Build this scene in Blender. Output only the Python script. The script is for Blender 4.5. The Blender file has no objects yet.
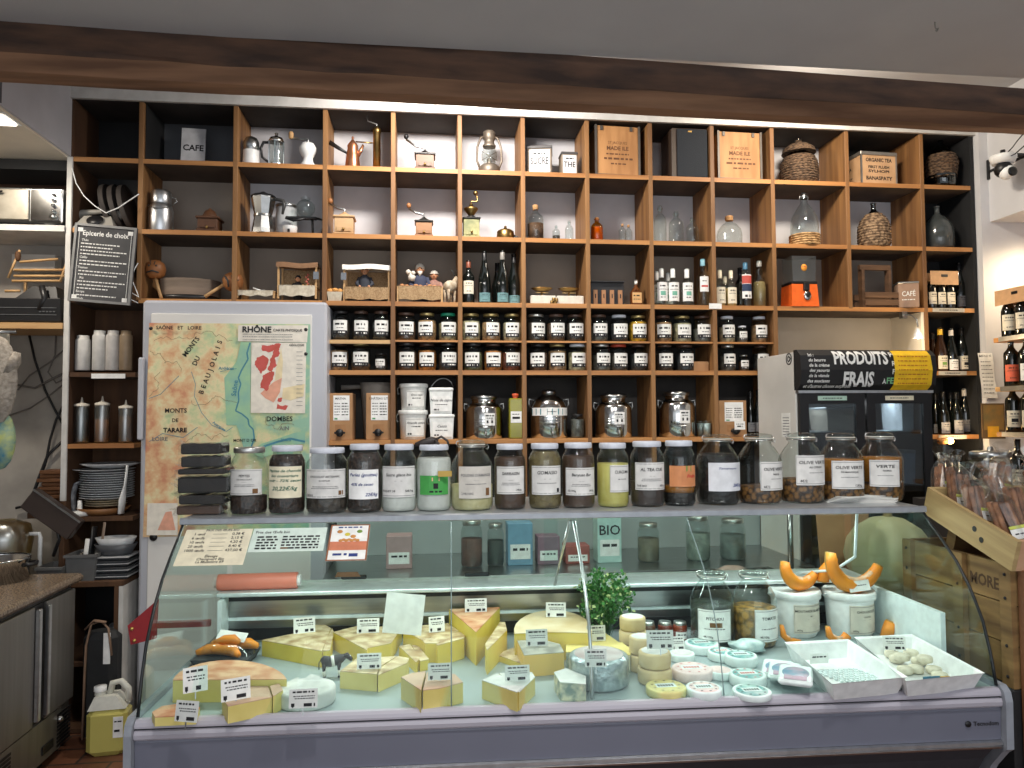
import bpy, math, random
from mathutils import Vector, Matrix
random.seed(7)
SC = bpy.context.scene
COL = SC.collection
PI = math.pi
# ------------------------------------------------ camera
F = 740.0; YAW, PITCH, ROLL = math.radians(6.63), math.radians(2.56), math.radians(-.33); CZ = 1.6
_cy,_sy,_cp,_sp = math.cos(YAW),math.sin(YAW),math.cos(PITCH),math.sin(PITCH)
CD = Vector((_sy*_cp,_cy*_cp,_sp)); _rt = Vector((_cy,-_sy,0)); _up = _rt.cross(CD)
CR = _rt*math.cos(ROLL)+_up*math.sin(ROLL); CU = -_rt*math.sin(ROLL)+_up*math.cos(ROLL)
cam = bpy.data.cameras.new('camera'); camo = bpy.data.objects.new('camera', cam); COL.objects.link(camo)
cam.sensor_fit='HORIZONTAL'; cam.sensor_width = 36; cam.lens = F/1024*36; cam.clip_start=.05
camo.matrix_world = Matrix(((CR.x,CU.x,-CD.x,0),(CR.y,CU.y,-CD.y,0),(CR.z,CU.z,-CD.z,CZ),(0,0,0,1)))
SC.camera = camo
# ------------------------------------------------ world, light, exposure
w = bpy.data.worlds.new('world'); SC.world = w; w.use_nodes = True
w.node_tree.nodes['Background'].inputs[0].default_value = (.88,.94,1,1)
w.node_tree.nodes['Background'].inputs[1].default_value = .62
SC.view_settings.view_transform='Standard'; SC.view_settings.look='None'
SC.view_settings.exposure=0.17; SC.view_settings.gamma=1; SC.view_settings.use_curve_mapping=False
SC.cycles.transparent_max_bounces = 24
def area(name, loc, size, power, col, target=None, sy=None):
    l = bpy.data.lights.new(name,'AREA'); l.energy=power; l.color=col
    l.shape='RECTANGLE'; l.size=size; l.size_y = sy or size
    o = bpy.data.objects.new(name,l); COL.objects.link(o); o.location=loc
    if target is not None: o.rotation_euler=(Vector(target)-Vector(loc)).to_track_quat('-Z','Y').to_euler()
    return o
def spot(name, loc, target, power, col, ang=100, rad=.04, blend=.6):
    l = bpy.data.lights.new(name,'SPOT'); l.energy=power; l.color=col; l.spot_size=math.radians(ang); l.spot_blend=blend; l.shadow_soft_size=rad
    o = bpy.data.objects.new(name,l); COL.objects.link(o); o.location=loc
    o.rotation_euler=(Vector(target)-Vector(loc)).to_track_quat('-Z','Y').to_euler(); return o
def point(name, loc, power, col, rad=.02):
    l = bpy.data.lights.new(name,'POINT'); l.energy=power; l.color=col; l.shadow_soft_size=rad
    o = bpy.data.objects.new(name,l); COL.objects.link(o); o.location=loc; return o
area('shelf_spot_light',(.12,3.2,3.28),.35,27,(1,.93,.85),(.3,3.95,2.7),.12)
area('shelf_spot_light_right',(1.9,3.2,3.28),.25,15,(1,.88,.72),(2.3,3.95,2.6),.12)
spot('shop_ceiling_spot',(-.1,1.1,2.98),(.0,2.5,1.1),62,(1,.97,.93),95,.05)
spot('shop_ceiling_spot',(1.1,1.1,2.98),(1.1,2.5,1.1),62,(1,.97,.93),95,.05)
area('shop_window_light',(.4,-2.6,1.9),3.6,40,(.94,.96,1),(.5,3,1.5),1.9)
area('kitchen_spot_light',(-2.05,3.35,2.9),.12,12,(1,.9,.76),(-2.05,3.5,1))
area('case_tube_light',(.42,2.47,1.268),2.2,7.0,(.95,1,.97),(.42,2.22,.83),.03)
spot('wine_corner_light',(3.42,3.6,2.52),(3.40,3.9,1.9),15,(1,.78,.5),165,.06,1)
# ------------------------------------------------ pixel frame helpers
def ray(x,y): return CD+CR*((x-512)/F)-CU*((y-384)/F)
def at(x,y,Y):
    r=ray(x,y); return Vector((0,0,CZ))+r*(Y/r.y)
def atz(x,y,Z):
    r=ray(x,y); return Vector((0,0,CZ))+r*((Z-CZ)/r.z)
def atx(x,y,X):
    r=ray(x,y); return Vector((0,0,CZ))+r*(X/r.x)
def mpp(P): return (Vector(P)-Vector((0,0,CZ))).dot(CD)/F      # metres per pixel at P
# ------------------------------------------------ materials
def lin(c): 
    c=c/255; return c/12.92 if c<=.04045 else ((c+.055)/1.055)**2.4
_mats={}
def M(name, rgb, rough=.55, metal=0, noise=None, rgb2=None, bump=0, emit=0, stretch=None, spec=.5, kind='noise', coord='Object', sss=0):
    if name in _mats: return _mats[name]
    m=bpy.data.materials.new(name); m.use_nodes=True; nt=m.node_tree; b=nt.nodes['Principled BSDF']
    c=(lin(rgb[0]),lin(rgb[1]),lin(rgb[2]),1)
    b.inputs['Base Color'].default_value=c; b.inputs['Roughness'].default_value=rough; b.inputs['Metallic'].default_value=metal
    b.inputs['Specular IOR Level'].default_value=spec
    if emit: b.inputs['Emission Color'].default_value=c; b.inputs['Emission Strength'].default_value=emit
    if noise is None: noise=30
    tc=nt.nodes.new('ShaderNodeTexCoord'); mp=nt.nodes.new('ShaderNodeMapping')
    nt.links.new(tc.outputs[coord],mp.inputs[0])
    if stretch: mp.inputs['Scale'].default_value=stretch
    if kind=='noise':
        n=nt.nodes.new('ShaderNodeTexNoise'); n.inputs['Scale'].default_value=noise; n.inputs['Detail'].default_value=5; out=n.outputs[0]
    elif kind=='voronoi':
        n=nt.nodes.new('ShaderNodeTexVoronoi'); n.inputs['Scale'].default_value=noise; out=n.outputs['Distance']
    elif kind=='wave':
        n=nt.nodes.new('ShaderNodeTexWave'); n.inputs['Scale'].default_value=noise; n.inputs['Distortion'].default_value=3; n.inputs['Detail'].default_value=3; out=n.outputs[0]
    nt.links.new(mp.outputs[0],n.inputs['Vector'])
    if rgb2 is None: rgb2=tuple(min(255,v*1.08) for v in rgb); 
    cr=nt.nodes.new('ShaderNodeValToRGB'); cr.color_ramp.elements[0].color=c; cr.color_ramp.elements[0].position=.35
    cr.color_ramp.elements[1].color=(lin(rgb2[0]),lin(rgb2[1]),lin(rgb2[2]),1); cr.color_ramp.elements[1].position=.65
    nt.links.new(out,cr.inputs[0]); nt.links.new(cr.outputs[0],b.inputs['Base Color'])
    if bump:
        bp=nt.nodes.new('ShaderNodeBump'); bp.inputs['Strength'].default_value=bump; bp.inputs['Distance'].default_value=.004
        nt.links.new(out,bp.inputs['Height']); nt.links.new(bp.outputs[0],b.inputs['Normal'])
    _mats[name]=m; return m
def GL(name, tint=(235,245,242), k=.55, base=.05, rough=.03):
    if name in _mats: return _mats[name]
    m=bpy.data.materials.new(name); m.use_nodes=True; nt=m.node_tree; nt.nodes.clear()
    o=nt.nodes.new('ShaderNodeOutputMaterial'); mx=nt.nodes.new('ShaderNodeMixShader'); t=nt.nodes.new('ShaderNodeBsdfTransparent'); g=nt.nodes.new('ShaderNodeBsdfGlossy')
    t.inputs[0].default_value=(lin(tint[0]),lin(tint[1]),lin(tint[2]),1); g.inputs['Roughness'].default_value=rough; g.inputs[0].default_value=(.95,1,1,1)
    lw=nt.nodes.new('ShaderNodeLayerWeight'); lw.inputs[0].default_value=.5
    p=nt.nodes.new('ShaderNodeMath'); p.operation='POWER'; p.inputs[1].default_value=3
    q=nt.nodes.new('ShaderNodeMath'); q.operation='MULTIPLY_ADD'; q.inputs[1].default_value=k; q.inputs[2].default_value=base
    nt.links.new(lw.outputs['Facing'],p.inputs[0]); nt.links.new(p.outputs[0],q.inputs[0]); nt.links.new(q.outputs[0],mx.inputs[0])
    nt.links.new(t.outputs[0],mx.inputs[1]); nt.links.new(g.outputs[0],mx.inputs[2]); nt.links.new(mx.outputs[0],o.inputs[0])
    _mats[name]=m; return m
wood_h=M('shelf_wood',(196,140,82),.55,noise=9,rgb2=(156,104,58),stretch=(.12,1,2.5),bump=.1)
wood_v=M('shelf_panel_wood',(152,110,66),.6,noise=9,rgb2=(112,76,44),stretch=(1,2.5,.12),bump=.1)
wood_dk=M('dark_back_board',(58,55,52),.8,noise=8,rgb2=(44,42,41))
wood_bk=M('black_board',(30,31,33),.75,noise=6,rgb2=(20,21,23))
wood_br=M('brown_back_board',(92,62,38),.8,noise=5,rgb2=(70,46,28),stretch=(3,1,.3))
wood_pale=M('pale_wood',(205,168,118),.6,noise=9,rgb2=(182,142,96),stretch=(.3,.3,3))
wood_tray=M('fresh_pine',(190,165,115),.6,noise=8,rgb2=(160,132,86),stretch=(1,.25,4),bump=.1)
wood_crate=M('weathered_crate_wood',(150,118,72),.7,noise=7,rgb2=(98,72,42),stretch=(1,.3,3),bump=.3)
beam_m=M('beam_wood',(96,68,50),.75,noise=7,rgb2=(58,41,32),stretch=(.5,2,2.4),bump=.5)
beam_lo=M('beam_lightened_underside',(150,112,84),.7,noise=6,rgb2=(104,74,54),stretch=(.25,3,2),bump=.4)  # lower band of the beam lightened in colour, standing in for light
white_w=M('white_painted_wood',(214,212,208),.5,noise=12,rgb2=(196,194,190))
plaster=M('white_plaster',(214,214,216),.9,noise=3,rgb2=(202,202,205),bump=.05)
plaster_g=M('rough_grey_plaster',(172,166,158),.95,noise=6,rgb2=(150,145,138),bump=.4)
ceil_m=M('ceiling_paint',(196,197,200),.9,noise=2,rgb2=(188,189,193))
cream=M('cream_paint',(224,216,200),.85,noise=3)
steel=M('brushed_steel',(178,180,180),.28,1,noise=60,rgb2=(160,162,162),stretch=(.05,1,1))
chrome=M('polished_steel',(205,205,203),.12,1)
dsteel=M('dark_brushed_steel',(150,147,142),.42,.85,noise=30,rgb2=(138,135,130),stretch=(1,1,.05))
alu=M('aluminium',(196,198,200),.35,1)
brass=M('aged_brass',(170,140,88),.35,1,noise=20,rgb2=(130,105,64))
copper=M('copper',(214,150,112),.3,.9,noise=20,rgb2=(190,128,96))
blackm=M('black_plastic',(24,24,26),.4)
blackg=M('black_gloss',(14,14,15),.15)
rubber=M('black_rubber',(16,17,18),.7)
white=M('white_plastic',(228,229,228),.4)
paper=M('paper_white',(226,226,222),.8)
cardcream=M('cream_paper',(222,214,188),.8)
ink=M('black_ink',(26,26,30),.8); gink=M('green_ink',(22,92,72),.8); bink=M('blue_ink',(40,58,120),.8); grink=M('grey_ink',(110,110,112),.8)
silverlid=M('silver_lid',(190,190,186),.3,.9); greylid=M('grey_white_lid',(196,200,210),.4); blklid=M('black_lid',(34,32,32),.35); goldlid=M('gold_lid',(178,160,110),.35,.8); greenlid=M('green_lid',(24,128,98),.4)
kraft=M('kraft_cardboard',(180,138,98),.85,noise=12,rgb2=(166,126,88))
burlap=M('burlap',(176,148,112),.95,noise=160,rgb2=(140,112,80),bump=.6)
linen=M('linen_cloth',(206,198,180),.95,noise=60,rgb2=(186,176,156),bump=.3)
wicker=M('wicker',(112,88,66),.85,noise=60,rgb2=(62,46,34),stretch=(1,1,3),bump=1.0,kind='voronoi')
wicker_l=M('pale_wicker',(196,160,112),.85,noise=50,rgb2=(146,112,72),stretch=(1,1,3),bump=1.0,kind='voronoi')
glass=GL('clear_jar_glass',(238,243,242)); gbrown=GL('amber_glass',(236,184,70),.4); ggrey=GL('smoky_glass',(96,104,108),.6,.08)
casegl=GL('case_glass',(246,252,250),.32,.012,.01); gpl=GL('cling_film',(226,230,230),.5,.13,.18)
sealm=M('black_seal',(18,24,26),.4); terra=None
# ------------------------------------------------ mesh builder
_txt={}
def textmesh(s, bold=0, shear=0):
    k=(s,bold,shear)
    if k in _txt: return _txt[k]
    c=bpy.data.curves.new('t','FONT'); c.body=s; c.size=1; c.align_x='CENTER'; c.align_y='CENTER'; c.resolution_u=2; c.offset=bold; c.shear=shear
    o=bpy.data.objects.new('t',c); me=bpy.data.meshes.new_from_object(o)
    _txt[k]=([v.co.copy() for v in me.vertices],[tuple(p.vertices) for p in me.polygons])
    bpy.data.objects.remove(o); bpy.data.curves.remove(c); bpy.data.meshes.remove(me)
    return _txt[k]
class MB:
    def __init__(s): s.V=[]; s.F=[]; s.I=[]; s.S=[]; s.T=Matrix.Identity(4)
    def add(s, vs, fs, m=0, smooth=False):
        n=len(s.V); s.V+= [s.T@Vector(v) for v in vs]
        for f in fs: s.F.append([n+i for i in f]); s.I.append(m); s.S.append(smooth)
    def box(s,x0,x1,y0,y1,z0,z1,m=0,b=0):
        if b<=0:
            s.add([(x0,y0,z0),(x1,y0,z0),(x1,y1,z0),(x0,y1,z0),(x0,y0,z1),(x1,y0,z1),(x1,y1,z1),(x0,y1,z1)],[(3,2,1,0),(4,5,6,7),(0,1,5,4),(1,2,6,5),(2,3,7,6),(3,0,4,7)],m)
        else:
            b=min(b,(x1-x0)/3.6,(y1-y0)/3.6,(z1-z0)/2.1)
            P=lambda i:[(x0+i+ (b),y0+i,0),(x1-i-b,y0+i,0),(x1-i,y0+i+b,0),(x1-i,y1-i-b,0),(x1-i-b,y1-i,0),(x0+i+b,y1-i,0),(x0+i,y1-i-b,0),(x0+i,y0+i+b,0)]
            vs=[]; 
            for z,i in ((z0,b),(z0+b,0),(z1-b,0),(z1,b)):
                bb=b
                vs+=[(x,y,z) for x,y,_ in P(i if i==0 else b*.7)]
            fs=[tuple(range(7,-1,-1)),tuple(range(24,32))]
            for k in range(3):
                for j in range(8): a=k*8+j; c=k*8+(j+1)%8; fs.append((a,c,c+8,a+8))
            s.add(vs,fs,m)
    def lathe(s,prof,n=20,m=0,smooth=True,cx=0,cy=0,cz=0,sx=1,sy=1,cap=True):
        vs=[];fs=[];k=len(prof)
        for r,z in prof:
            for j in range(n): a=2*PI*j/n; vs.append((cx+r*math.cos(a)*sx,cy+r*math.sin(a)*sy,cz+z))
        for i in range(k-1):
            for j in range(n): a=i*n+j;b=i*n+(j+1)%n; fs.append((a,b,b+n,a+n))
        s.add(vs,fs,m,smooth)
        if cap:
            if prof[0][0]>1e-5: s.add([vs[j] for j in range(n)],[tuple(range(n-1,-1,-1))],m)
            if prof[-1][0]>1e-5: s.add([vs[(k-1)*n+j] for j in range(n)],[tuple(range(n))],m)
    def tube(s,pts,r,n=8,m=0,closed=False,flat=1):
        pts=[Vector(p) for p in pts]; k=len(pts); R=r if isinstance(r,(list,tuple)) else [r]*k
        vs=[];fs=[]; prev=None
        for i,p in enumerate(pts):
            t=(pts[min(i+1,k-1)]-pts[max(i-1,0)]).normalized()
            if prev is None:
                u=t.cross(Vector((0,0,1))); 
                if u.length<.1: u=t.cross(Vector((1,0,0)))
            else: u=prev-t*prev.dot(t)
            u.normalize(); prev=u; v=t.cross(u)
            for j in range(n):
                a=2*PI*j/n; vs.append(tuple(p+u*math.cos(a)*R[i]+v*math.sin(a)*R[i]*flat))
        for i in range(k-1):
            for j in range(n): a=i*n+j;b=i*n+(j+1)%n; fs.append((a,b,b+n,a+n))
        fs.append(tuple(range(n-1,-1,-1))); fs.append(tuple(range((k-1)*n,k*n)))
        s.add(vs,fs,m,True)
    def prism(s,poly,z0,z1,m=0,mtop=None,mside=None,top=None):
        n=len(poly); vs=[(p[0],p[1],z0) for p in poly]+[(p[0],p[1],z1) for p in (top or poly)]
        s.add(vs,[tuple(range(n-1,-1,-1))],m); s.add(vs,[tuple(range(n,2*n))],m if mtop is None else mtop)
        for i in range(n):
            mm=m if mside is None else mside[i%len(mside)]
            s.add(vs,[(i,(i+1)%n,n+(i+1)%n,n+i)],mm)
    def ext(s,prof,x0,x1,m=0,closed=True,smooth=False):     # (y,z) profile extruded along x
        n=len(prof); vs=[(x0,p[0],p[1]) for p in prof]+[(x1,p[0],p[1]) for p in prof]
        fs=[(i,(i+1)%n,n+(i+1)%n,n+i) for i in range(n if closed else n-1)]
        if closed: s.add(vs,[tuple(range(n-1,-1,-1)),tuple(range(n,2*n))],m)
        s.add(vs,fs,m,smooth)
    def sph(s,c,r,m=0,n=12,sx=1,sy=1,sz=1):
        prof=[(r*math.sin(PI*i/8),-r*math.cos(PI*i/8)*sz) for i in range(9)]; prof[0]=(.0001,prof[0][1]); prof[-1]=(.0001,prof[-1][1])
        s.lathe(prof,n,m,True,c[0],c[1],c[2],sx,sy,False)
    def text(s,t,u,v,size,m=0,w=None,bold=0.01,shear=0,R=None,y0=0,sxx=1):   # text in the XZ plane facing -Y
        V,Fs=textmesh(t,bold,shear)
        if not V: return
        x0=min(p.x for p in V); x1=max(p.x for p in V); k=size*sxx
        if w: k=w/max(1e-6,(x1-x0))
        out=[]
        for p in V:
            x=u+p.x*k; z=v+p.y*size
            out.append((R*math.sin(x/R),-R*math.cos(x/R),z) if R else (x,y0,z))
        s.add(out,Fs,m)
    def bar(s,u0,u1,v0,v1,m=0,R=None,y0=0):
        n=max(1,int(abs(u1-u0)/(R*.25))) if R else 1
        vs=[]
        for i in range(n+1):
            x=u0+(u1-u0)*i/n
            for z in (v0,v1): vs.append((R*math.sin(x/R),-R*math.cos(x/R),z) if R else (x,y0,z))
        s.add(vs,[(2*i,2*i+2,2*i+3,2*i+1) for i in range(n)],m,bool(R))
    def scrib(s,u0,u1,v,h,m=0,R=None,y0=0,gap=.25):
        x=u0
        while x<u1:
            l=random.uniform(1,3.2)*h; e=min(u1,x+l)
            if e-x>h*.4: s.bar(x,e,v-h/2,v+h/2,m,R,y0)
            x=e+h*random.uniform(.5,.9)
    def subdiv(s,k=2):
        for _ in range(k):
            V=list(s.V);F=[];I=[];S=[];c={}
            def mid(a,b):
                q=(min(a,b),max(a,b))
                if q not in c: c[q]=len(V); V.append((s.V[a]+s.V[b])/2)
                return c[q]
            for f,i,m in zip(s.F,s.I,s.S):
                if len(f)==3: a,b,d=f; x,y,z=mid(a,b),mid(b,d),mid(d,a); n=[[a,x,z],[x,b,y],[z,y,d],[x,y,z]]
                else: n=[f]
                F+=n; I+=[i]*len(n); S+=[m]*len(n)
            s.V,s.F,s.I,s.S=V,F,I,S
    def mesh(s,name,mats):
        me=bpy.data.meshes.new(name); me.from_pydata([tuple(v) for v in s.V],[],s.F)
        for mt in mats: me.materials.append(mt)
        me.polygons.foreach_set('material_index',s.I); me.polygons.foreach_set('use_smooth',s.S); me.update(); return me
    def build(s,name,mats,parent=None,loc=None,rz=0,label=None):
        if not isinstance(mats,(list,tuple)): mats=[mats]
        return link(name,s.mesh(name,mats),parent,loc,rz,label)
def link(name,me,parent=None,loc=None,rz=0,label=None):
    o=bpy.data.objects.new(name,me); COL.objects.link(o)
    if parent: o.parent=parent
    if loc is not None: o.location=loc
    if rz: o.rotation_euler=(0,0,rz)
    if label: o['label']=label
    return o
_labels=set()
def tag(o,label,cat,group=None,kind=None):
    o['label']=label; o['category']=cat
    n=len(label.split())
    if n<4 or n>16: print('LABELLEN',n,label)
    if label in _labels and not group: print('DUPLABEL',label)
    _labels.add(label)
    if group: o['group']=group
    if kind: o['kind']=kind
    return o
def thing(name,label,cat,loc=(0,0,0),rz=0,group=None):
    o=bpy.data.objects.new(name,None); COL.objects.link(o); o.location=loc; o.rotation_euler=(0,0,rz); o.empty_display_size=.05
    return tag(o,label,cat,group)
def struct(name,mb,mats,parent=None,label=None):
    o=mb.build(name,mats,parent)
    if not parent: o['kind']='structure'; o['label']=label or name.replace('_',' ')
    return o
def copy_tree(o,parent=None):
    c=o.copy(); COL.objects.link(c)
    if parent: c.parent=parent
    for ch in list(o.children): copy_tree(ch,c)
    return c
# ------------------------------------------------ vessels
BORD=[(.0,0),(.92,0),(1,.02),(1,.6),(.93,.655),(.6,.71),(.4,.76),(.36,.8),(.36,.97),(.42,.972),(.42,1),(0,1)]
FLUTE=[(.0,0),(.92,0),(1,.02),(1,.4),(.93,.5),(.7,.62),(.47,.74),(.37,.86),(.36,.97),(.42,.972),(.42,1),(0,1)]
BURG=[(.0,0),(.92,0),(1,.02),(1,.46),(.9,.56),(.6,.68),(.4,.78),(.34,.84),(.34,.97),(.4,.972),(.4,1),(0,1)]
APOTH=[(.0,0),(.92,0),(1,.03),(1,.6),(.93,.7),(.6,.8),(.35,.85),(.33,.96),(.45,.97),(.45,1)]
SCREW=[(.0,0),(.84,0),(.96,.03),(1,.08),(1,.72),(.97,.78),(.84,.85),(.76,.88),(.76,.99)]
ROUND=[(.0,0),(.7,0),(.9,.04),(.97,.12),(1,.3),(1,.62),(.93,.74),(.78,.84),(.7,.87),(.7,.98)]
CLIP=[(.0,0),(.84,0),(.96,.04),(1,.1),(1,.6),(.92,.68),(.72,.78),(.56,.84),(.54,.87),(.6,.88),(.6,.92),(.57,.94)]
def sp(prof,r,h): return [(max(a*r,.0001),b*h) for a,b in prof]
def rad(prof,f):
    for (a,b),(c,d) in zip(prof,prof[1:]):
        if b<=f<=d and d>b: return a+(c-a)*(f-b)/(d-b)
    return prof[-1][0]
def fillp(prof,r,h,f,f0=.015,k=.955):
    pts=[(.0001,f0*h),(rad(prof,f0+.02)*r*k*.97,f0*h)]
    pts+=[(a*r*k,b*h) for a,b in prof if f0+.02<b<f]
    pts+=[(rad(prof,f)*r*k,f*h),(.0001,f*h)]
    return pts
_mc={}
def cached(key,fn):
    if key not in _mc: _mc[key]=fn()
    return _mc[key]
def vessel(name,label,cat,loc,r,h,prof,gm,fill=None,lid=None,lab=None,group=None,rz=0,pn='glass',n=20,k=.955):
    t=thing(name,label,cat,loc,rz,group)
    def g():
        b=MB(); b.lathe(sp(prof,r,h),n,cap=False); return b.mesh(pn,[gm])
    link(pn,cached(('g',round(r,4),round(h,4),id(prof),gm.name,n),g),t)
    if fill:
        b=MB(); b.lathe(fillp(prof,r,h,fill[0],k=k),n); b.build('contents',fill[1],t)
    if lid: lid(t,r,h,prof)
    if lab: lab(t,r,h,prof)
    return t
def screwlid(mat,rr=None,hh=.11,nm='lid',f=None):
    def go(t,r,h,prof):
        R=rr*r if rr else prof[-1][0]*r*1.1; z0=h*(1-hh); b=MB()
        b.lathe([(R*.97,z0),(R,z0+.002),(R,h-.004),(R*.96,h),(.0001,h)],24); b.build(nm,mat,t)
    return go
def cap(mat,z0,z1,rr,nm='cap'):
    def go(t,r,h,prof):
        b=MB(); b.lathe([(rr*r,z0*h),(rr*r,z1*h-.001),(rr*r*.9,z1*h),(.0001,z1*h)],16); b.build(nm,mat,t)
    return go
def cliplid(t,r,h,prof):
    b=MB(); R=r*.62
    b.lathe([(R*.9,h*.935),(R,h*.945),(R,h*.965),(R*.85,h*.985),(R*.4,h),(.0001,h)],24); b.build('glass_lid',glass,t)
    b=MB(); pts=[(R*1.02*math.cos(a),R*1.02*math.sin(a),h*.9) for a in [i*2*PI/24 for i in range(25)]]; b.tube(pts,.0018,6)
    b.tube([(R*1.0,0,h*.9),(R*1.18,0,h*.93),(R*1.25,-.004,h*.90),(R*1.2,-.004,h*.86),(R*1.05,0,h*.88)],.0018,6)
    b.tube([(-R*1.0,0,h*.9),(-R*1.18,0,h*.94),(-R*1.12,0,h*.975),(-R*.8,0,h*.99)],.0018,6); b.build('wire_clip',chrome,t)
    b=MB(); b.lathe([(R*1.0,h*.925),(R*1.02,h*.93),(R*1.0,h*.936)],24,cap=False); b.build('seal_ring',M('pale_rubber',(206,200,190),.6),t)
def lines(items,w,z0,z1,back=None,du=0,rr=1.012,mats=None,mm=0):
    """a label wrapped on the body; items: ('t',text,u,v,size[,mat,bold,shear,w]) / ('s',u0,u1,v,h[,mat]) / ('b',u0,u1,v0,v1[,mat]) with u in -1..1 of half width, v in 0..1 of label height"""
    def go(t,r,h,prof):
        R=r*rr; hw=w*r; b=MB(); zz0=z0*h; H=(z1-z0)*h; D=.0006
        b.bar(du*r-hw,du*r+hw,zz0,zz0+H,0,R)
        Z=lambda v:zz0+v*H; U=lambda u:du*r+u*hw
        for it in items:
            if it[0]=='t':
                a=list(it[5:])+[1,.012,0,None][len(it)-5:]
                b.text(it[1],U(it[2]),Z(it[3]),it[4]*H,a[0],bold=a[1],shear=a[2],w=(a[3]*hw*2 if a[3] else None),R=R+D)
            elif it[0]=='s': b.scrib(U(it[1]),U(it[2]),Z(it[3]),it[4]*H,it[5] if len(it)>5 else 1,R+D)
            else: b.bar(U(it[1]),U(it[2]),Z(it[3]),Z(it[4]),it[5] if len(it)>5 else 1,R+D*(.7 if len(it)<7 else it[6]))
        b.build('paper_label',mats or [back or paper,ink,gink,bink,grink,M('brown_sticker',(112,78,44),.7)],t)
    return go
def border(): return [('b',-.97,.97,.94,.955,4),('b',-.97,.97,.045,.06,4),('b',-.97,-.955,.05,.95,4),('b',.955,.97,.05,.95,4)]
# ================================================ SETTING
YF=3.9; YB=4.18
terra=M('terracotta_tiles',(128,86,62),.55,noise=3,rgb2=(96,60,44),bump=.1)
def floor_mat():
    m=terra; nt=m.node_tree; b=nt.nodes['Principled BSDF']; br=nt.nodes.new('ShaderNodeTexBrick'); tc=nt.nodes.new('ShaderNodeTexCoord')
    nt.links.new(tc.outputs['Object'],br.inputs[0]); br.inputs['Scale'].default_value=1; br.inputs['Brick Width'].default_value=.3; br.inputs['Row Height'].default_value=.15; br.inputs['Mortar Size'].default_value=.006
    br.inputs['Color1'].default_value=(lin(138),lin(88),lin(60),1); br.inputs['Color2'].default_value=(lin(96),lin(62),lin(46),1); br.inputs['Mortar'].default_value=(lin(60),lin(50),lin(44),1)
    nt.links.new(br.outputs[0],b.inputs['Base Color'])
floor_mat()
b=MB(); b.box(-3.2,3.9,-1,4.3,.05,.12); struct('floor',b,terra,label='terracotta tiled floor')
b=MB(); b.box(-3.2,3.9,4.22,4.3,0,3.5); struct('wall_back',b,plaster_g,label='off-white back wall behind the shelving')
b=MB(); b.box(3.75,3.9,-1,4.22,0,3.5); struct('wall_right',b,plaster,label='white right wall')
b=MB(); b.box(-3.2,-3.0,-1,4.22,0,3.5); struct('wall_left',b,plaster_g,label='grey plaster left wall')
b=MB(); b.box(3.165,3.75,3.86,4.22,0,3.5); struct('wall_corner',b,plaster,label='white wall beside the wine shelves')
b=MB(); b.box(-3.0,3.75,-1,2.80,3.02,3.08); struct('ceiling',b,ceil_m,label='light grey ceiling in front of the beam')
b=MB(); b.box(-3.0,3.75,2.82,4.22,3.42,3.5); struct('ceiling_back',b,ceil_m,label='raised ceiling behind the beam')
# beam, slightly yawed
P0=Vector((-3.0,2.70,0)); P1=Vector((3.75,3.0,0)); dv=(P1-P0).normalized(); nv=Vector((-dv.y,dv.x,0))
b=MB(); n=36; rnd=random.Random(3)
vs=[];fs=[]
for i in range(n+1):
    p=P0.lerp(P1,i/n); th=.14-.05*i/n; j=lambda s=.004: rnd.uniform(-s,s)
    for (o,z) in ((0,3.05),(j(),2.98),(j(),2.93),(j(.003),2.895+j(.003)+.05*i/n),(.045,2.845+j(.002)+.05*i/n),(th,2.84+j(.002)+.05*i/n),(th+.012,2.85+.05*i/n),(th+.01,3.05)):
        q=p+nv*o; vs.append((q.x,q.y,z))
for i in range(n):
    for k in range(8):
        a=i*8+k; c=i*8+(k+1)%8; fs.append((a,c,c+8,a+8))
for q,f in enumerate(fs): b.add([vs[t] for t in f],[(0,1,2,3)],1 if q%8 in (3,4,5) else 0)
struct('trim_beam',b,[beam_m,beam_lo],label='rough dark wooden ceiling beam')
q=atz(935,22,3.02); b=MB(); b.tube([(0,0,0),(0,0,-.02),(.008,0,-.028),(.012,0,-.02),(.006,0,-.035),(0,0,-.03)],.002,6); tag(b.build('ceiling_hook',steel,None,(q.x,q.y,3.0195)),'tiny metal hook screwed into the ceiling before the beam','hook')
# left soffit over the kitchen corner, with recessed lamp
XL=-1.775
b=MB(); b.box(-3.0,XL,2.85,YB,2.925,3.42,0); so=struct('trim_soffit_left',b,M('soffit_grey',(186,186,192),.8,noise=3),label='grey soffit over the kitchen corner')
b=MB(); b.box(-3.0,XL-.012,2.86,YB,2.915,2.925,0); b.build('soffit_underside',M('warm_white_paint',(226,218,202),.85,noise=3),so)
q1=atx(8,107,XL+.002); b=MB(); b.box(XL,XL+.004,3.27,3.28,2.93,3.42); b.build('panel_joint',M('joint_grey',(90,90,94),.8),so)
L=atz(-4,118,2.915)
t=thing('recessed_ceiling_lamp','square recessed lamp glowing in the soffit over the kitchen corner','ceiling lamp',(L.x,L.y,2.915))
b=MB(); b.box(-.07,.07,-.07,.07,-.006,0); b.build('lamp_frame',white,t)
b=MB(); b.box(-.055,.055,-.055,.055,-.012,-.0065); b.build('lamp_diffuser',M('lamp_glow',(255,244,224),.5,emit=7),t)
# right soffit
A=at(990,222,3.86); b=MB(); b.box(A.x,3.75,2.4,3.86,A.z,3.42); sr=struct('trim_soffit_right',b,plaster,label='white boxed soffit at the upper right')
b=MB(); b.box(A.x+.08,A.x+.2,3.35,3.47,A.z-.006,A.z); b.build('downlight',M('lamp_glow_warm',(255,226,180),.5,emit=5),sr)

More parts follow.
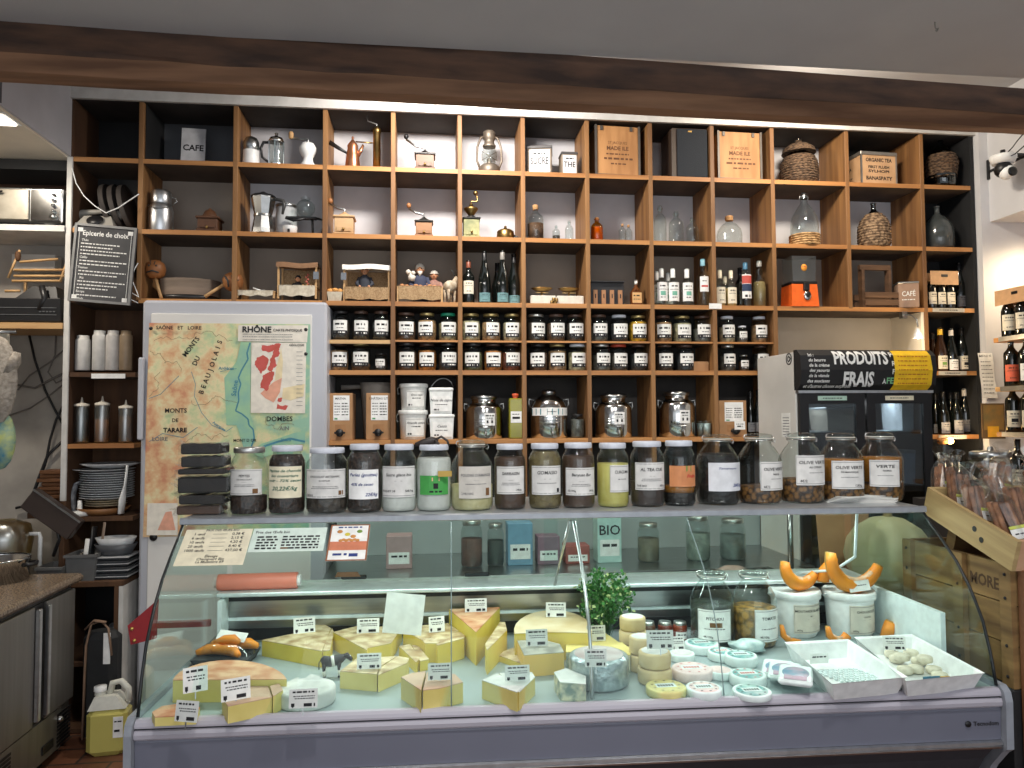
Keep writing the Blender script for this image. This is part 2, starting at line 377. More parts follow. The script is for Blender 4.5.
# ================================================ SHELVING
CX=[XL]+[at(x,240,YF).x for x in (139.5,234.5,324.5,393,460,523.5,588,651.5,713.6,774,849,924,974)]
ZT=3.217; ZR=[ZT,2.911,2.550,2.197,2.003,1.836,1.473,1.108]
R1,R2,R3,RM,R4,R5,R6=[z+.012 for z in ZR[1:]]
unit=thing('shelving_unit','tall honey-brown wooden cubby shelving covering the wall behind the counter','shelving',(0,0,0))
T=.012
def board(x0,x1,z,mat=wood_h,t=T,y0=YF,y1=YB,nm='shelf_board',lb=None):
    b=MB(); b.box(x0,x1,y0,y1,z-t,z+t); b.I=[1 if i==0 else 0 for i in range(len(b.F))]; return b.build(nm,[mat,M('shade_toned_underside',(88,74,62),.8,noise=6,rgb2=(66,56,48))],unit,label=lb)  # bottom face painted darker: the shade under the board is in its colour
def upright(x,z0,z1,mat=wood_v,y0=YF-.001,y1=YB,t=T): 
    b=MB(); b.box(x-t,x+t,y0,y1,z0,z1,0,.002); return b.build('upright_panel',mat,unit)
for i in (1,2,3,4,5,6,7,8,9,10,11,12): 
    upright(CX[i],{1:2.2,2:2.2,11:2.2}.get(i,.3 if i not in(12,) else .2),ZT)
b=MB(); b.box(CX[13]-T,CX[13]+T,YF,YB,.1205,ZT); b.build('upright_panel',[wood_bk],unit,label='black painted end panel')
# left post and brown side panel
b=MB(); b.box(XL-.014,XL+.012,YF-.01,YB,1.2,2.92,0,.002); b.build('upright_panel',white_w,unit,label='white painted post')
b=MB(); b.box(XL-.014,XL+.012,YF-.01,YB,.85,1.2,0,.002); b.box(XL-.004,XL+.013,YF+.002,YB,1.2,3.217); b.build('upright_panel',wood_br,unit,label='brown lower post')
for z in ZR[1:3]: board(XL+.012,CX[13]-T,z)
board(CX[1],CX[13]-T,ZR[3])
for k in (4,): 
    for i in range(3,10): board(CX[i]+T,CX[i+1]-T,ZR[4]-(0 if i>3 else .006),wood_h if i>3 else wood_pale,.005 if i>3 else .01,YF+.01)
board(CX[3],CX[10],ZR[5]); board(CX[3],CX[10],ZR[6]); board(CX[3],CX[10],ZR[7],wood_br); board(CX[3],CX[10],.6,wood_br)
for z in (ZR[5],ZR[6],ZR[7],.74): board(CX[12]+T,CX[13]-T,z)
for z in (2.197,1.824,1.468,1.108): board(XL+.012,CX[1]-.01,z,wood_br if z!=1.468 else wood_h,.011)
# board in the recess, joining over the fridge
b=MB(); b.box(XL+.012,CX[13],YF,YB,ZT,ZT+.02); b.build('top_board',wood_dk,unit)
b=MB(); b.box(XL,CX[13]+.02,YF-.02,YF-.002,ZT,ZT+.09); b.build('fascia',white_w,unit,label='white painted fascia strip')
def back(x0,x1,z0,z1,mat,lb=None): 
    b=MB(); b.box(x0,x1,YB,YB+.012,z0,z1); b.build('back_panel',mat,unit,label=lb)
wh=M('white_back_wall',(206,206,210),.9,noise=4,rgb2=(188,188,193))
back(CX[2],CX[11],R1,ZT,wh,'whitewashed back'); back(CX[2],CX[12],ZR[2],ZR[1],wh); back(CX[1],CX[12],ZR[3],ZR[2],M('shaded_back_wall',(140,130,120),.9,noise=4))  # third-row back is the white wall with its shade put into the colour
back(CX[1],CX[2],R1,ZT,M('dark_grey_board',(84,86,90),.8,noise=5)); back(CX[1],CX[2],ZR[2],ZR[1],M('shaded_back_wall',(164,160,156)))  # top cubby back in plain dark grey
back(XL,CX[1],R2,ZT,wood_bk); back(CX[11],CX[13],R1,ZT,wood_bk); back(CX[12],CX[13],.13,R1-.02,wood_bk)
back(CX[3],CX[10],.3,ZR[3],wood_dk); back(XL,CX[1],.85,2.55,wood_br)  # jar-row backs painted near black, deep shade put into the colour
for x in (CX[1]+T+.001,): 
    b=MB(); b.box(x,x+.004,YF+.02,YB,R1,ZT-.001); b.build('lining_board',wood_bk,unit)
b=MB(); b.box(CX[12]+T+.001,CX[12]+T+.004,YF+.04,YB,.75,ZT-.001); b.build('lining_board',wood_bk,unit)
# recess wall over the fridge
rw=M('beige_recess_wall',(192,182,168),.9,noise=4,rgb2=(180,170,156))
back(CX[10]+T,CX[12],.2,ZR[3]-.012,rw)
b=MB(); b.box(CX[12]-.03,CX[12]-T-.001,YF+.004,YB,.6,ZR[3]-.012); b.build('lining_board',cream,unit)

# low cabinet at the bottom left
t=thing('low_cabinet','low open wooden cabinet with white side under the dish shelves','cabinet',(0,0,0))
zc=.83; yl=3.76; x1=at(134.5,600,YF).x
b=MB(); b.box(XL,x1,yl,YB,zc-.025,zc,0,.002); b.build('cabinet_top',wood_br,t)
b=MB(); b.box(x1-.02,x1,yl,YB,0.1205,zc-.025); b.build('side_panel',white_w,t,label='white painted side')
b=MB(); b.box(x1-.04,x1-.0205,yl-.002,YB-.02,0.1205,zc-.026); b.build('side_panel',wood_br,t)
b=MB(); b.box(XL-.02,XL,yl,YB,0.1205,zc); b.build('side_panel',wood_br,t)
b=MB(); b.box(XL,x1-.04,YB-.02,YB,.125,zc-.026); b.build('back_panel',wood_bk,t)
b=MB(); b.box(XL,x1-.04,yl+.05,YB-.02,.42,.44); b.build('shelf_board',wood_br,t)
b=MB(); b.box(XL,x1-.04,yl+.01,YB-.02,.125,.143); b.build('shelf_board',wood_br,t)
# kitchen wall shelves left of the post
t=thing('kitchen_wall_shelf','white-edged upper wall shelf carrying the steel mini oven','shelf',(0,0,0))
b=MB(); zz=at(30,228,YF).z; b.box(-3.0,XL-.015,YF-.02,4.2,zz-.018,zz+.012); b.build('shelf_board',white_w,t); ZK1=zz+.012
b=MB(); b.box(-3.0,XL-.015,4.2,4.215,zz+.013,2.915); b.build('back_panel',M('dark_wood_back',(70,46,32),.7,noise=4),t)
b=MB(); b.box(-3.0,XL-.015,YF+.03,4.19,2.86,2.91); b.build('top_panel',wood_bk,t)
t=thing('kitchen_wall_shelf','pale-edged lower wall shelf carrying the black stereo','shelf',(0,0,0))
b=MB(); zz=at(30,325,YF).z; b.box(-3.0,XL-.015,YF-.02,4.2,zz-.02,zz+.01); b.build('shelf_board',wood_pale,t); ZK2=zz+.01
# ================================================ white fridge with the map
yf=3.80; xa=at(141,400,yf).x; xb=at(326.5,400,yf).x; za=at(230,301,yf).z
t=thing('tall_white_fridge','tall white refrigerator carrying the map, standing within the shelving','refrigerator',(0,0,0))
wf=M('fridge_enamel',(190,192,200),.35,noise=2,rgb2=(184,186,194)); wf2=M('fridge_door_enamel',(216,214,210),.4,noise=2)
b=MB(); b.box(xa,xb,yf,YB-.01,.121,za,0,.012); b.build('body',wf,t)
b=MB(); x0=at(150,400,yf-.01).x; x2=at(311.5,400,yf-.01).x; z2=at(230,314,yf-.01).z; b.box(x0,x2,yf-.014,yf-.0005,.26,z2,0,.006); b.build('door',wf2,t)
b=MB(); b.box(x0-.05,x0-.025,yf-.035,yf-.001,1.5,1.9,0,.006); b.build('handle',wf,t)
YM=yf-.02
ml=[at(149,325,YM),at(309,322,YM)]; mx0=ml[0].x; mx1=at(309.5,430,YM).x; mz1=at(230,323.5,YM).z; mz0=at(150,537,YM).z
MW=mx1-mx0; MH=mz1-mz0
mapm=bpy.data.materials.new('relief_map_print'); mapm.use_nodes=True; nt=mapm.node_tree; bs=nt.nodes['Principled BSDF']; bs.inputs['Roughness'].default_value=.7
tc=nt.nodes.new('ShaderNodeTexCoord'); mp=nt.nodes.new('ShaderNodeMapping'); nz=nt.nodes.new('ShaderNodeTexNoise'); nz.inputs['Scale'].default_value=8; nz.inputs['Detail'].default_value=7; nz.inputs['Roughness'].default_value=.62
nt.links.new(tc.outputs['Object'],mp.inputs[0]); nt.links.new(mp.outputs[0],nz.inputs['Vector'])
sx=nt.nodes.new('ShaderNodeSeparateXYZ'); nt.links.new(tc.outputs['Object'],sx.inputs[0])
ad=nt.nodes.new('ShaderNodeMath'); ad.operation='MULTIPLY_ADD'; ad.inputs[1].default_value=-.40/MW; ad.inputs[2].default_value=.085   # mountains to the west
nt.links.new(sx.outputs[0],ad.inputs[0]); a2=nt.nodes.new('ShaderNodeMath'); a2.operation='MULTIPLY_ADD'; a2.inputs[1].default_value=1.25
nt.links.new(nz.outputs[0],a2.inputs[0]); nt.links.new(ad.outputs[0],a2.inputs[2])
cr=nt.nodes.new('ShaderNodeValToRGB'); nt.links.new(a2.outputs[0],cr.inputs[0]); nt.links.new(cr.outputs[0],bs.inputs['Base Color'])
el=cr.color_ramp.elements
def rc(p,c,new=True):
    e=el.new(p) if new else None; e.color=(lin(c[0]),lin(c[1]),lin(c[2]),1)
el[0].position=.30; el[0].color=(lin(150),lin(192),lin(168),1); el[1].position=.95; el[1].color=(lin(196),lin(112),lin(104),1)
rc(.45,(196,208,160)); rc(.56,(228,216,172)); rc(.68,(222,184,140)); rc(.80,(208,146,110))
mt=thing('wall_map','vintage Rhône relief map with geology inset pinned to the white fridge','map',(mx0,YM,mz0))
b=MB(); n=8
for i in range(n):
    for j in range(n):
        f=lambda i,j:(MW*i/n-(.012 if i==0 else 0)*(1-j/n), .002*math.sin(i*1.3)+.003*math.sin(j),MH*j/n)
        b.add([f(i,j),f(i+1,j),f(i+1,j+1),f(i,j+1)],[(0,1,2,3)],0,True)
b.build('map_sheet',mapm,mt)
mi=M('map_white',(222,216,204),.8); riv=M('map_river_blue',(70,130,150),.7); ri2=M('map_lowland_green',(140,186,168),.7,noise=14,rgb2=(160,200,160)); redm=M('map_red',(206,92,88),.7,noise=20,rgb2=(190,84,70)); pkm=M('map_pink',(218,160,136),.7,noise=30); ylm=M('map_buff',(222,206,168),.7)
mU=lambda px,py:((at(px,py,YM).x-mx0),(at(px,py,YM).z-mz0))
_rj=random.Random(9)
def jag(pts,k=3,a=.18):
    for _ in range(k):
        out=[]
        for (x0_,y0_),(x1_,y1_) in zip(pts,pts[1:]+pts[:1]):
            d=_rj.uniform(-a,a); out+=[(x0_,y0_),((x0_+x1_)/2-(y1_-y0_)*d,(y0_+y1_)/2+(x1_-x0_)*d)]
        pts=out
    return pts
def mpoly(b,pts,m,y): 
    b.add([(mU(*p)[0],y,mU(*p)[1]) for p in pts],[tuple(range(len(pts)))],m)
def mline(b,pts,w,m,y):
    P=[mU(*p) for p in pts]
    for (a,c),(d,e) in zip(P,P[1:]):
        l=math.hypot(d-a,e-c) or 1; nx,nz_=-(e-c)/l*w,(d-a)/l*w
        b.add([(a-nx,y,c-nz_),(d-nx,y,e-nz_),(d+nx,y,e+nz_),(a+nx,y,c+nz_)],[(0,1,2,3)],m)
# map crop pixels -> image pixels
mc=lambda u,v:(130+u*.2057,310+v*.2057)
b=MB(); Y0=-.0052
mpoly(b,[mc(540,155),mc(590,155),mc(588,280),mc(585,500),mc(600,560),mc(612,640),mc(560,690),mc(520,560),mc(470,560),mc(465,440),mc(460,330),mc(520,250)],1,Y0)
mpoly(b,[mc(590,690),mc(640,650),mc(720,625),mc(790,600),mc(852,585),mc(852,650),mc(760,660),mc(700,700),mc(640,720)],1,Y0)
mline(b,[mc(*p) for p in ((585,160),(570,210),(575,240),(545,290),(528,330),(540,360),(528,400),(530,440),(515,490),(545,505),(575,530),(580,560),(600,580),(605,620),(590,670))],.0035,0,Y0-.0006)
mline(b,[mc(*p) for p in ((852,640),(780,625),(720,640),(660,660),(600,690))],.005,0,Y0-.0006)
for L_ in (((300,300),(320,360),(315,420),(350,500),(400,560),(470,590),(500,570)),((95,430),(150,410),(200,360),(240,320)),((440,300),(480,290),(520,285)),((95,640),(160,600),(260,620),(330,570))): mline(b,[mc(*p) for p in L_],.0012,0,Y0-.0004)
b.build('map_river',[riv,ri2],mt)
b=MB(); mpoly(b,[mc(528,75),mc(868,75),mc(862,158),mc(526,152)],0,Y0-.001); mpoly(b,[mc(592,158),mc(858,160),mc(852,502),mc(588,500)],0,Y0-.001)
for pts in (((640,170),(670,175),(700,170),(735,165),(730,210),(705,235),(715,270),(690,300),(670,290),(690,230),(700,195),(645,200)),((620,230),(650,220),(676,240),(660,290),(640,310),(615,280)),((660,310),(700,300),(695,340),(665,395),(635,380),(640,345)),((720,455),(770,465),(760,485),(712,482)),((722,428),(740,425),(738,445),(720,445))): mpoly(b,jag([mc(*p) for p in pts]),1,Y0-.0016)
mpoly(b,[mc(*p) for p in ((635,405),(700,350),(740,330),(730,400),(700,450),(660,430))],2,Y0-.0015); mpoly(b,[mc(*p) for p in ((745,380),(850,360),(845,420),(780,440),(740,430))],3,Y0-.0015)
mpoly(b,[mc(*p) for p in ((735,180),(745,250),(740,330),(705,345),(712,280),(730,215))],3,Y0-.0014)
mpoly(b,[(148,503),(178,503),(178,535),(147,535)],0,Y0-.001); mpoly(b,[(158,530),(166,512),(172,511),(176,530)],2,Y0-.0015)
b.build('geology_inset',[mi,redm,pkm,ylm],mt)
b=MB()
def mtext(s,u,v,size,rot=0,m=0,bold=.02):
    x,z=mU(*mc(u,v)); b.T=Matrix.Translation((x,Y0-.003,z))@Matrix.Rotation(-rot,4,'Y'); b.text(s,0,0,size*.2057*mpp(at(230,420,YM))*1.35,m,bold=bold); b.T=Matrix.Identity(4); b.build('map_word',[ink,grink,riv],mt); b.__init__()
mtext('RHÔNE',618,97,30,bold=.03); mtext('CARTE PHYSIQUE',768,100,13); mtext('SAÔNE   ET   LOIRE',240,88,18); mtext('MONTS',300,180,24,.95); mtext('DU',325,248,24,1.15)
for i,(ch) in enumerate('BEAUJOLAIS'): mtext(ch,350+ (i*11 if i<5 else 44+(i-4)*9),400-i*27,24,1.25)
mtext('MONTS',225,490,22); mtext('DE',222,537,18); mtext('TARARE',222,585,22,bold=.04); mtext('LOIRE',148,628,20,m=1); mtext('DOMBES',728,530,24); mtext('AIN',752,576,20,m=1)
mtext('Saône',512,380,24,1.45,2); mtext('Ardières',470,284,15,0,2); mtext('Rhône',760,632,14,0,2); mtext('MONT D OR',560,634,14); mtext('GÉOLOGIE',812,172,11); mtext('Azergues',435,565,14,-.6,2)
rs=random.Random(5)
for i in range(14):
    x,z=mU(*mc(810,205+i*20)); b.bar(x,x+.03,z,z+.002,1,None,Y0-.003)
for v in (118,130,144):
    x,z=mU(*mc(550,v)); b.scrib(x,x+.24,z,.003,1,None,Y0-.003)
b.build('map_small_print',[ink,grink,riv],mt)
b=MB()
for L_ in (((100,200),(150,210),(170,260),(230,250),(250,300)),((120,150),(180,130),(260,140),(330,110),(420,130),(500,150)),((300,440),(400,430),(470,440),(520,450)),((660,520),(670,560),(720,580),(800,560)),((95,420),(140,380),(120,330),(150,300)),((260,640),(330,600),(400,630),(480,610))):
    P=[mc(*p) for p in L_]; Q=P
    for _ in range(3): Q=[q for a_,c_ in zip(Q,Q[1:]) for q in (a_,((a_[0]+c_[0])/2-(c_[1]-a_[1])*_rj.uniform(-.3,.3),(a_[1]+c_[1])/2+(c_[0]-a_[0])*_rj.uniform(-.3,.3)))]+[Q[-1]]
    mline(b,Q,.0008,0,Y0-.001)
b.build('map_borders',M('map_line_brown',(120,96,80),.8),mt)
for p in ((104,90),(856,96),(856,214)):
    c=mU(*mc(*p)); b=MB(); b.lathe([(.0001,0),(.008,0),(.009,.003),(.005,.006),(.0001,.006)],12)
    o=b.build('map_pin',blackm,mt,loc=(c[0],-.004,c[1])); o.rotation_euler=(PI/2,0,0)
# magnet below the map
# ================================================ REFRIGERATED COUNTER
CO=Vector((-.738,2.04,0)); CRZ=-.035; CL=2.34
case=thing('cheese_display_counter','long curved-glass refrigerated cheese counter with lilac-grey bumper in the foreground','display counter',CO,CRZ)
CM=Matrix.Translation(CO)@Matrix.Rotation(CRZ,4,'Z')
DZ=.825
lil=M('lilac_grey_bumper',(176,172,182),.35,noise=2,rgb2=(170,166,176)); lil2=M('slate_front_panel',(112,114,128),.4,noise=2,rgb2=(106,108,122)); lil3=M('grey_end_cap',(136,140,148),.4)
deckm=M('deck_steel',(160,176,178),.45,.3,noise=30,rgb2=(156,170,170),stretch=(.1,1,1)); inner=M('case_inner_white',(214,226,226),.35)
b=MB(); b.ext([(.02,.79),(.0,.832),(-.010,.831),(-.018,.825),(-.021,.817),(-.021,.812),(-.015,.810),(-.015,.807),(-.022,.805),(-.025,.797),(-.024,.787),(-.02,.782),(.0,.782)],0,CL,smooth=False); b.build('bumper',lil,case)
b=MB(); b.box(.0,CL,-.0165,-.01,.8072,.8098); b.build('bumper_groove',blackm,case)
b=MB(); b.ext([(-.014,.7815),(-.017,.775),(-.013,.690),(.0,.690),(.0,.7815)],0,CL); b.build('front_panel',lil2,case)
b=MB(); b.ext([(-.013,.689),(-.022,.686),(-.022,.678),(-.017,.676),(-.022,.673),(-.018,.667),(0,.667),(0,.689)],0,CL); b.build('trim_strip',alu,case)
b=MB(); b.ext([(-.01,.666),(.03,.62),(.1,.5),(.12,.201),(.72,.201),(.72,.666)],.02,CL-.02); b.build('underbody',M('dark_grey_underbody',(52,54,60),.5),case)
b=MB(); b.box(.05,CL-.05,.16,.66,.1205,.2); b.build('plinth',rubber,case)
for x0,x1 in ((-.02,-.001),(CL+.001,CL+.022)):
    b=MB(); pr=[(-.015,.655),(-.034,.67),(-.036,.80),(-.03,.825),(-.012,.84),(.1,.84),(.775,.84),(.775,.22),(.14,.22),(.1,.48),(.03,.6)]
    b.ext(pr,x0,x1); b.build('end_cap',lil3,case)
# deck, wells, riser, ledge
b=MB(); b.box(.0,CL,.004,.66,.79,DZ); b.build('deck',deckm,case)
b=MB(); b.box(.005,CL-.005,.661,.72,.79,.99); b.build('back_riser',steel,case)
b=MB()
for z in (.90,): b.box(.01,CL-.01,.653,.6605,z,z+.01)
b.build('riser_rail',inner,case,label='white horizontal rail')
b=MB(); b.box(.01,CL-.01,.655,.6605,.832,.872); b.build('air_duct_slot',blackm,case)
b=MB(); b.box(.01,CL-.01,.656,.6605,.966,.986); b.build('air_duct_slot',blackm,case)
b=MB(); b.box(.005,CL-.005,.61,.80,.9905,1.004,0,.003); b.build('ledge',M('ledge_white_steel',(206,216,216),.35,.3),case)
b=MB(); b.box(.0,CL,.721,.775,.3,.99); b.build('rear_body',inner,case)
# end walls of the tub
b=MB(); b.box(CL-.022,CL-.006,.20,.66,DZ+.001,.985); b.build('tub_end_wall',inner,case)
b=MB(); b.box(.02,.034,.58,.66,DZ+.001,.985); b.build('tub_end_wall',inner,case)
# top shelf
b=MB(); b.box(-.005,CL+.005,.303,.78,1.288,1.300,0,.003); b.build('top_shelf',M('top_shelf_grey',(180,184,186),.3,.5,noise=3),case)
b=MB(); b.ext([(.299,1.281),(.293,1.284),(.293,1.299),(.299,1.303),(.3025,1.303),(.3025,1.281)],-.006,CL+.006); b.build('top_shelf_lip',M('lip_grey',(150,154,160),.4,.6),case)
# curved glass in three panes
prof=[(.0,.833),(.010,.88),(.02,.923),(.045,1.0),(.072,1.048),(.098,1.09),(.15,1.152),(.215,1.208),(.26,1.242),(.303,1.2805)]
def pane(x0,x1,nm='curved_glass_pane',g=casegl,th=.006):
    b=MB(); n=len(prof); o=[]
    for i,(y,z) in enumerate(prof):
        a=prof[max(i-1,0)]; c=prof[min(i+1,n-1)]; l=math.hypot(c[0]-a[0],c[1]-a[1]); o.append((y+(c[1]-a[1])/l*th,z-(c[0]-a[0])/l*th))
    b.ext(prof+o[::-1],x0,x1); b.build(nm,g,case)
sx1=(CM.inverted()@atz(446,640,1.0)).x; sx1=.805; sx2=1.55
pane(.004,sx1-.0015); pane(sx1+.0015,sx2-.0015); pane(sx2+.0015,CL-.004)
for x in (sx1,sx2):
    b=MB(); b.tube([(x,y-.001,z) for y,z in prof],.0016,6); b.build('glass_seam',M('seam_silicone',(120,140,140),.4),case)
# end glasses with black edge seal
for x in (.0,CL-.004):
    b=MB(); b.prism([(0,0)]*0+[(p[0]+.001,p[1]) for p in prof]+[(.74,1.285),(.74,.845),(0,.845)][:3],0,.004)
    # rotate: prism built in XY -> map to YZ
    b.V=[Vector((x+v.z,v.x,v.y)) for v in b.V]; b.build('end_glass',casegl,case)
    b=MB(); b.tube([(x+.002,y-.004,z+.002) for y,z in prof],.0045,8); b.build('edge_seal',sealm,case)
# rear sliding doors and handles
b=MB(); b.box(.02,1.2,.748,.753,1.006,1.286); b.build('sliding_door',casegl,case)
b=MB(); b.box(1.15,CL-.02,.758,.763,1.006,1.286); b.build('sliding_door',casegl,case)
for px in (353,477): 
    q=CM.inverted()@at(px,574,2.74); b=MB(); b.box(q.x-.045,q.x+.045,.736,.7475,1.015,1.03,0,.003); b.build('door_handle',blackm,case)
b=MB(); b.box(.01,CL-.01,.72,.726,1.255,1.287); b.build('rear_rail',alu,case)
b=MB(); b.lathe([(.008,0),(.008,CL-.1)],12); b.T=Matrix.Identity(4); b.V=[Vector((.05+v.z,.46+v.x,1.279+v.y)) for v in b.V]; b.build('fluorescent_tube',M('tube_glow',(226,255,246),.5,emit=3.2),case)
# glass support rods
for a,c,e in (((557,520),(556,560),(553,587)),((562,520),(577,560),(590,600))):
    pass
q=lambda px,py,y: (CM.inverted()@at(px,py,2.04+y)).x
xs=1.19
b=MB(); b.tube([(xs,.31,1.27),(xs,.27,1.238),(xs,.19,1.17),(xs,.12,1.095),(xs,.07,1.02),(xs,.045,.95),(xs,.035,.87),(xs,.034,DZ)],.005,8); b.build('glass_support_rod',alu,case)
b=MB(); b.tube([(xs-.01,.33,1.27),(xs-.02,.5,1.1),(xs-.02,.62,1.005)],.005,8); b.build('glass_support_rod',alu,case)
b=MB(); b.tube([(2.17,.4,1.27),(2.17,.42,1.12),(2.14,.5,1.06),(2.05,.6,1.03)],.005,8); b.build('curved_rod',inner,case)
# maker badge
b=MB(); b.lathe([(.0001,0),(.009,0),(.0085,.001),(.0001,.001)],16); b.V=[Vector((v.x,-.0175-v.z,v.y)) for v in b.V]
b.text('Tecnodom',.052,0,.017,0,y0=-.0190,bold=.02)
x=(CM.inverted()@atz(953,728,.70)).x; o=b.build('maker_badge',blackm,case,loc=(x,0,.737))
# paper notices on the glass top
pg=lambda x,y: None
def onglass(x0,x1,s0,s1,fn,nm,label,cat,mats):
    """flat sheet taped to the sloping glass between profile points s0 (top) and s1 (bottom)"""
    (ya,za),(yb,zb)=s0,s1; A=CM@Vector((x0,ya,za)); B=CM@Vector((x1,ya,za)); C=CM@Vector((x0,yb,zb))
    ux=(B-A).normalized(); dn=(C-A); H=dn.length; uz=-dn.normalized(); uy=uz.cross(ux)
    b=MB(); Wd=(B-A).length
    b.box(0,Wd,0,.0006,0,H,0); fn(b,Wd,H)
    me=b.mesh(nm,mats); o=bpy.data.objects.new(nm,me); COL.objects.link(o)
    o.matrix_world=Matrix(((ux.x,uy.x,uz.x,C.x),(ux.y,uy.y,uz.y,C.y),(ux.z,uy.z,uz.z,C.z),(0,0,0,1)))
    tag(o,label,cat,None); return o
def price(b,W,H):
    for i,(a,p) in enumerate((('1 œuf','0,38 €'),('6 œufs','2,15 €'),('10 œufs','4,20 €'),('20 œufs','8,40 €'),('1000 œufs','437,00 €'))):
        z=H*(.86-i*.115); b.text(a,W*.22,z,.0135,1,y0=-.0008); b.text(p,W*.80,z,.0135,1,y0=-.0008); b.bar(W*.42,W*.64,z-.001,z,1,None,-.0008)
    b.text('PRIX DES ŒUFS BIO',W*.55,H*.965,.011,1,y0=-.0008)
    for i,s in enumerate(('Élevage','Champvert Bio','La Mulatière 69')): b.text(s,W*.5,H*(.24-i*.075),.0125,1,y0=-.0008,shear=.2)
def price2(b,W,H):
    b.text('Prix des Œufs bio',W*.27,H*.82,.014,1,y0=-.0008)
    for i in range(5): z=H*(.62-i*.12); b.scrib(W*.08,W*.36,z,.006,1,None,-.0008); b.scrib(W*.42,W*.92,z,.006,1,None,-.0008)
    b.bar(W*.42,W*.52,H*.11,H*.17,2,None,-.0009)
def poster(b,W,H):
    b.bar(0,W,0,H,5,None,-.0007); b.bar(W*.04,W*.96,H*.03,H*.97,0,None,-.0008); b.bar(W*.04,W*.96,H*.28,H*.52,2,None,-.0009)
    for i in range(7): b.sph((W*(.3+.07*i),-.001,H*(.55+.02*(i%2))),W*.055,3,8,1,.1,.8)
    b.prism([(0,0)]*0+[(W*.25,H*.36),(W*.75,H*.36),(W*.82,H*.52),(W*.18,H*.52)],0,.0002,4); 
    for k in range(-8,0): v=b.V[k]; b.V[k]=Vector((v.x,-.0012-v.z,v.y))
    for x,z,m in ((.25,.8,3),(.45,.72,6),(.75,.8,7),(.6,.66,3)): b.sph((W*x,-.001,H*z),W*.07,m,8,1,.1,.8)
    b.scrib(W*.2,W*.85,H*.92,.005,1,None,-.001); b.scrib(W*.15,W*.5,H*.17,.008,1,None,-.001); b.scrib(W*.55,W*.8,H*.15,.012,1,None,-.001)
pt=[(.292,1.262),(.165,1.164),(.19,1.187),(.17,1.17)]
off=lambda p:(p[0]-.008,p[1]+.008)
sx=M('brown_sticker',(112,78,44),.7)
onglass(.02,.213,off((.288,1.262)),off((.180,1.176)),price,'price_sheet','cream handwritten egg price sheet taped at the left end of the counter glass','price list',[cardcream,ink])
onglass(.216,.432,off((.288,1.262)),off((.215,1.205)),price2,'price_sheet','pale green printed price sheet taped between cream sheet and food poster','price list',[M('pale_green_paper',(206,222,212),.8),ink,sx])
onglass(.443,.56,off((.292,1.268)),off((.185,1.18)),poster,'food_poster','small illustrated poster of a dish of food taped to the glass','poster',[paper,bink,M('poster_red',(196,120,90),.8),M('poster_brown',(190,130,70),.8),M('poster_pan',(150,110,84),.8),M('poster_border',(140,90,60),.8),M('poster_yellow',(206,190,70),.8),M('poster_green',(110,140,60),.8)])

# ---------------------------------------- things in the counter
def D(px,py,z=DZ): return atz(px,py,z)
def poly(px,z): return [D(u,v,z) for u,v in px]
paste=M('cheese_paste',(228,206,92),.5,noise=12,rgb2=(218,192,78)); paste2=M('pale_cheese_paste',(222,206,128),.5,noise=12,rgb2=(208,190,108)); paste3=M('golden_cheese_paste',(220,180,92),.5,noise=12,rgb2=(214,180,92))
rind=M('tan_cheese_rind',(214,198,158),.7,noise=26,rgb2=(158,130,88),bump=.3); rindo=M('orange_cheese_rind',(214,176,138),.7,noise=18,rgb2=(182,118,78),bump=.3); rindw=M('bloomy_white_rind',(222,222,216),.8,noise=20,rgb2=(190,192,188),bump=.5)
ring_=M('grey_rind',(170,168,154),.8,noise=24,rgb2=(128,128,116),bump=.5); marb=M('blue_veined_paste',(224,218,186),.55,noise=45,rgb2=(120,140,130)); pinkr=M('pinkish_rind',(206,178,150),.7,noise=12,rgb2=(186,152,126),bump=.3)
foil=M('silver_foil_rind',(190,204,206),.3,.6,noise=50,rgb2=(140,156,160),bump=1.0)
def cut(b,px,h,mp=0,mt=1,side=None,z0=DZ,shr=1.0):
    top=poly(px,z0+h); c=sum(top,Vector())/len(top); P=[(p.x,p.y) for p in top]
    A=sum(P[i][0]*P[(i+1)%len(P)][1]-P[(i+1)%len(P)][0]*P[i][1] for i in range(len(P)))
    if A<0: P=P[::-1]; side=(side[::-1] if side else None)
    b.prism(P,z0+.0005,z0+h-.002,mp,mp,side); n=len(P); cx=sum(p[0] for p in P)/n; cy=sum(p[1] for p in P)/n
    b.prism(P,z0+h-.002,z0+h,mt,mt,[mt])
def cheese(nm,label,pieces,mats,wrap=False):
    """one cheese, its pieces as parts when several"""
    b0=poly(pieces[0][0],DZ); c=sum(b0,Vector())/len(b0)
    t=thing(nm,label,'cheese',(c.x,c.y,DZ),0,None)
    for k,(px,h,*r) in enumerate(pieces):
        b=MB(); b.T=Matrix.Translation(-Vector((c.x,c.y,DZ))); cut(b,px,h,0,1,r[0] if r else None,z0=r[1] if len(r)>1 else DZ)
        b.build('cheese_piece' if len(pieces)>1 else 'cut_cheese',mats,t)
    return t
W=cheese
W('cheese_wedge','large yellow wedge with tan rind at the back beside the pumpkin tray',[([(262,640),(300,632),(303,622),(322,623),(331,628),(326,640),(322,651),(290,645)],.052),([(326,640),(332,628),(334,632),(330,650),(323,651)],.050)],[paste,rind])
W('cheese_wedge','yellow cut cheese with brown rind behind the toy cow',[([(333,632),(360,625),(372,627),(367,650),(352,642)],.058),([(372,627),(402,625),(396,636),(391,643),(366,648)],.056)],[paste,rind])
W('cheese_wedge','low pale yellow double wedge in front of the toy cow',[([(340,671),(357,658),(397,656),(379,667),(377,674)],.050),([(398,656),(409,658),(407,663),(378,675),(380,668)],.049)],[paste2,rind])
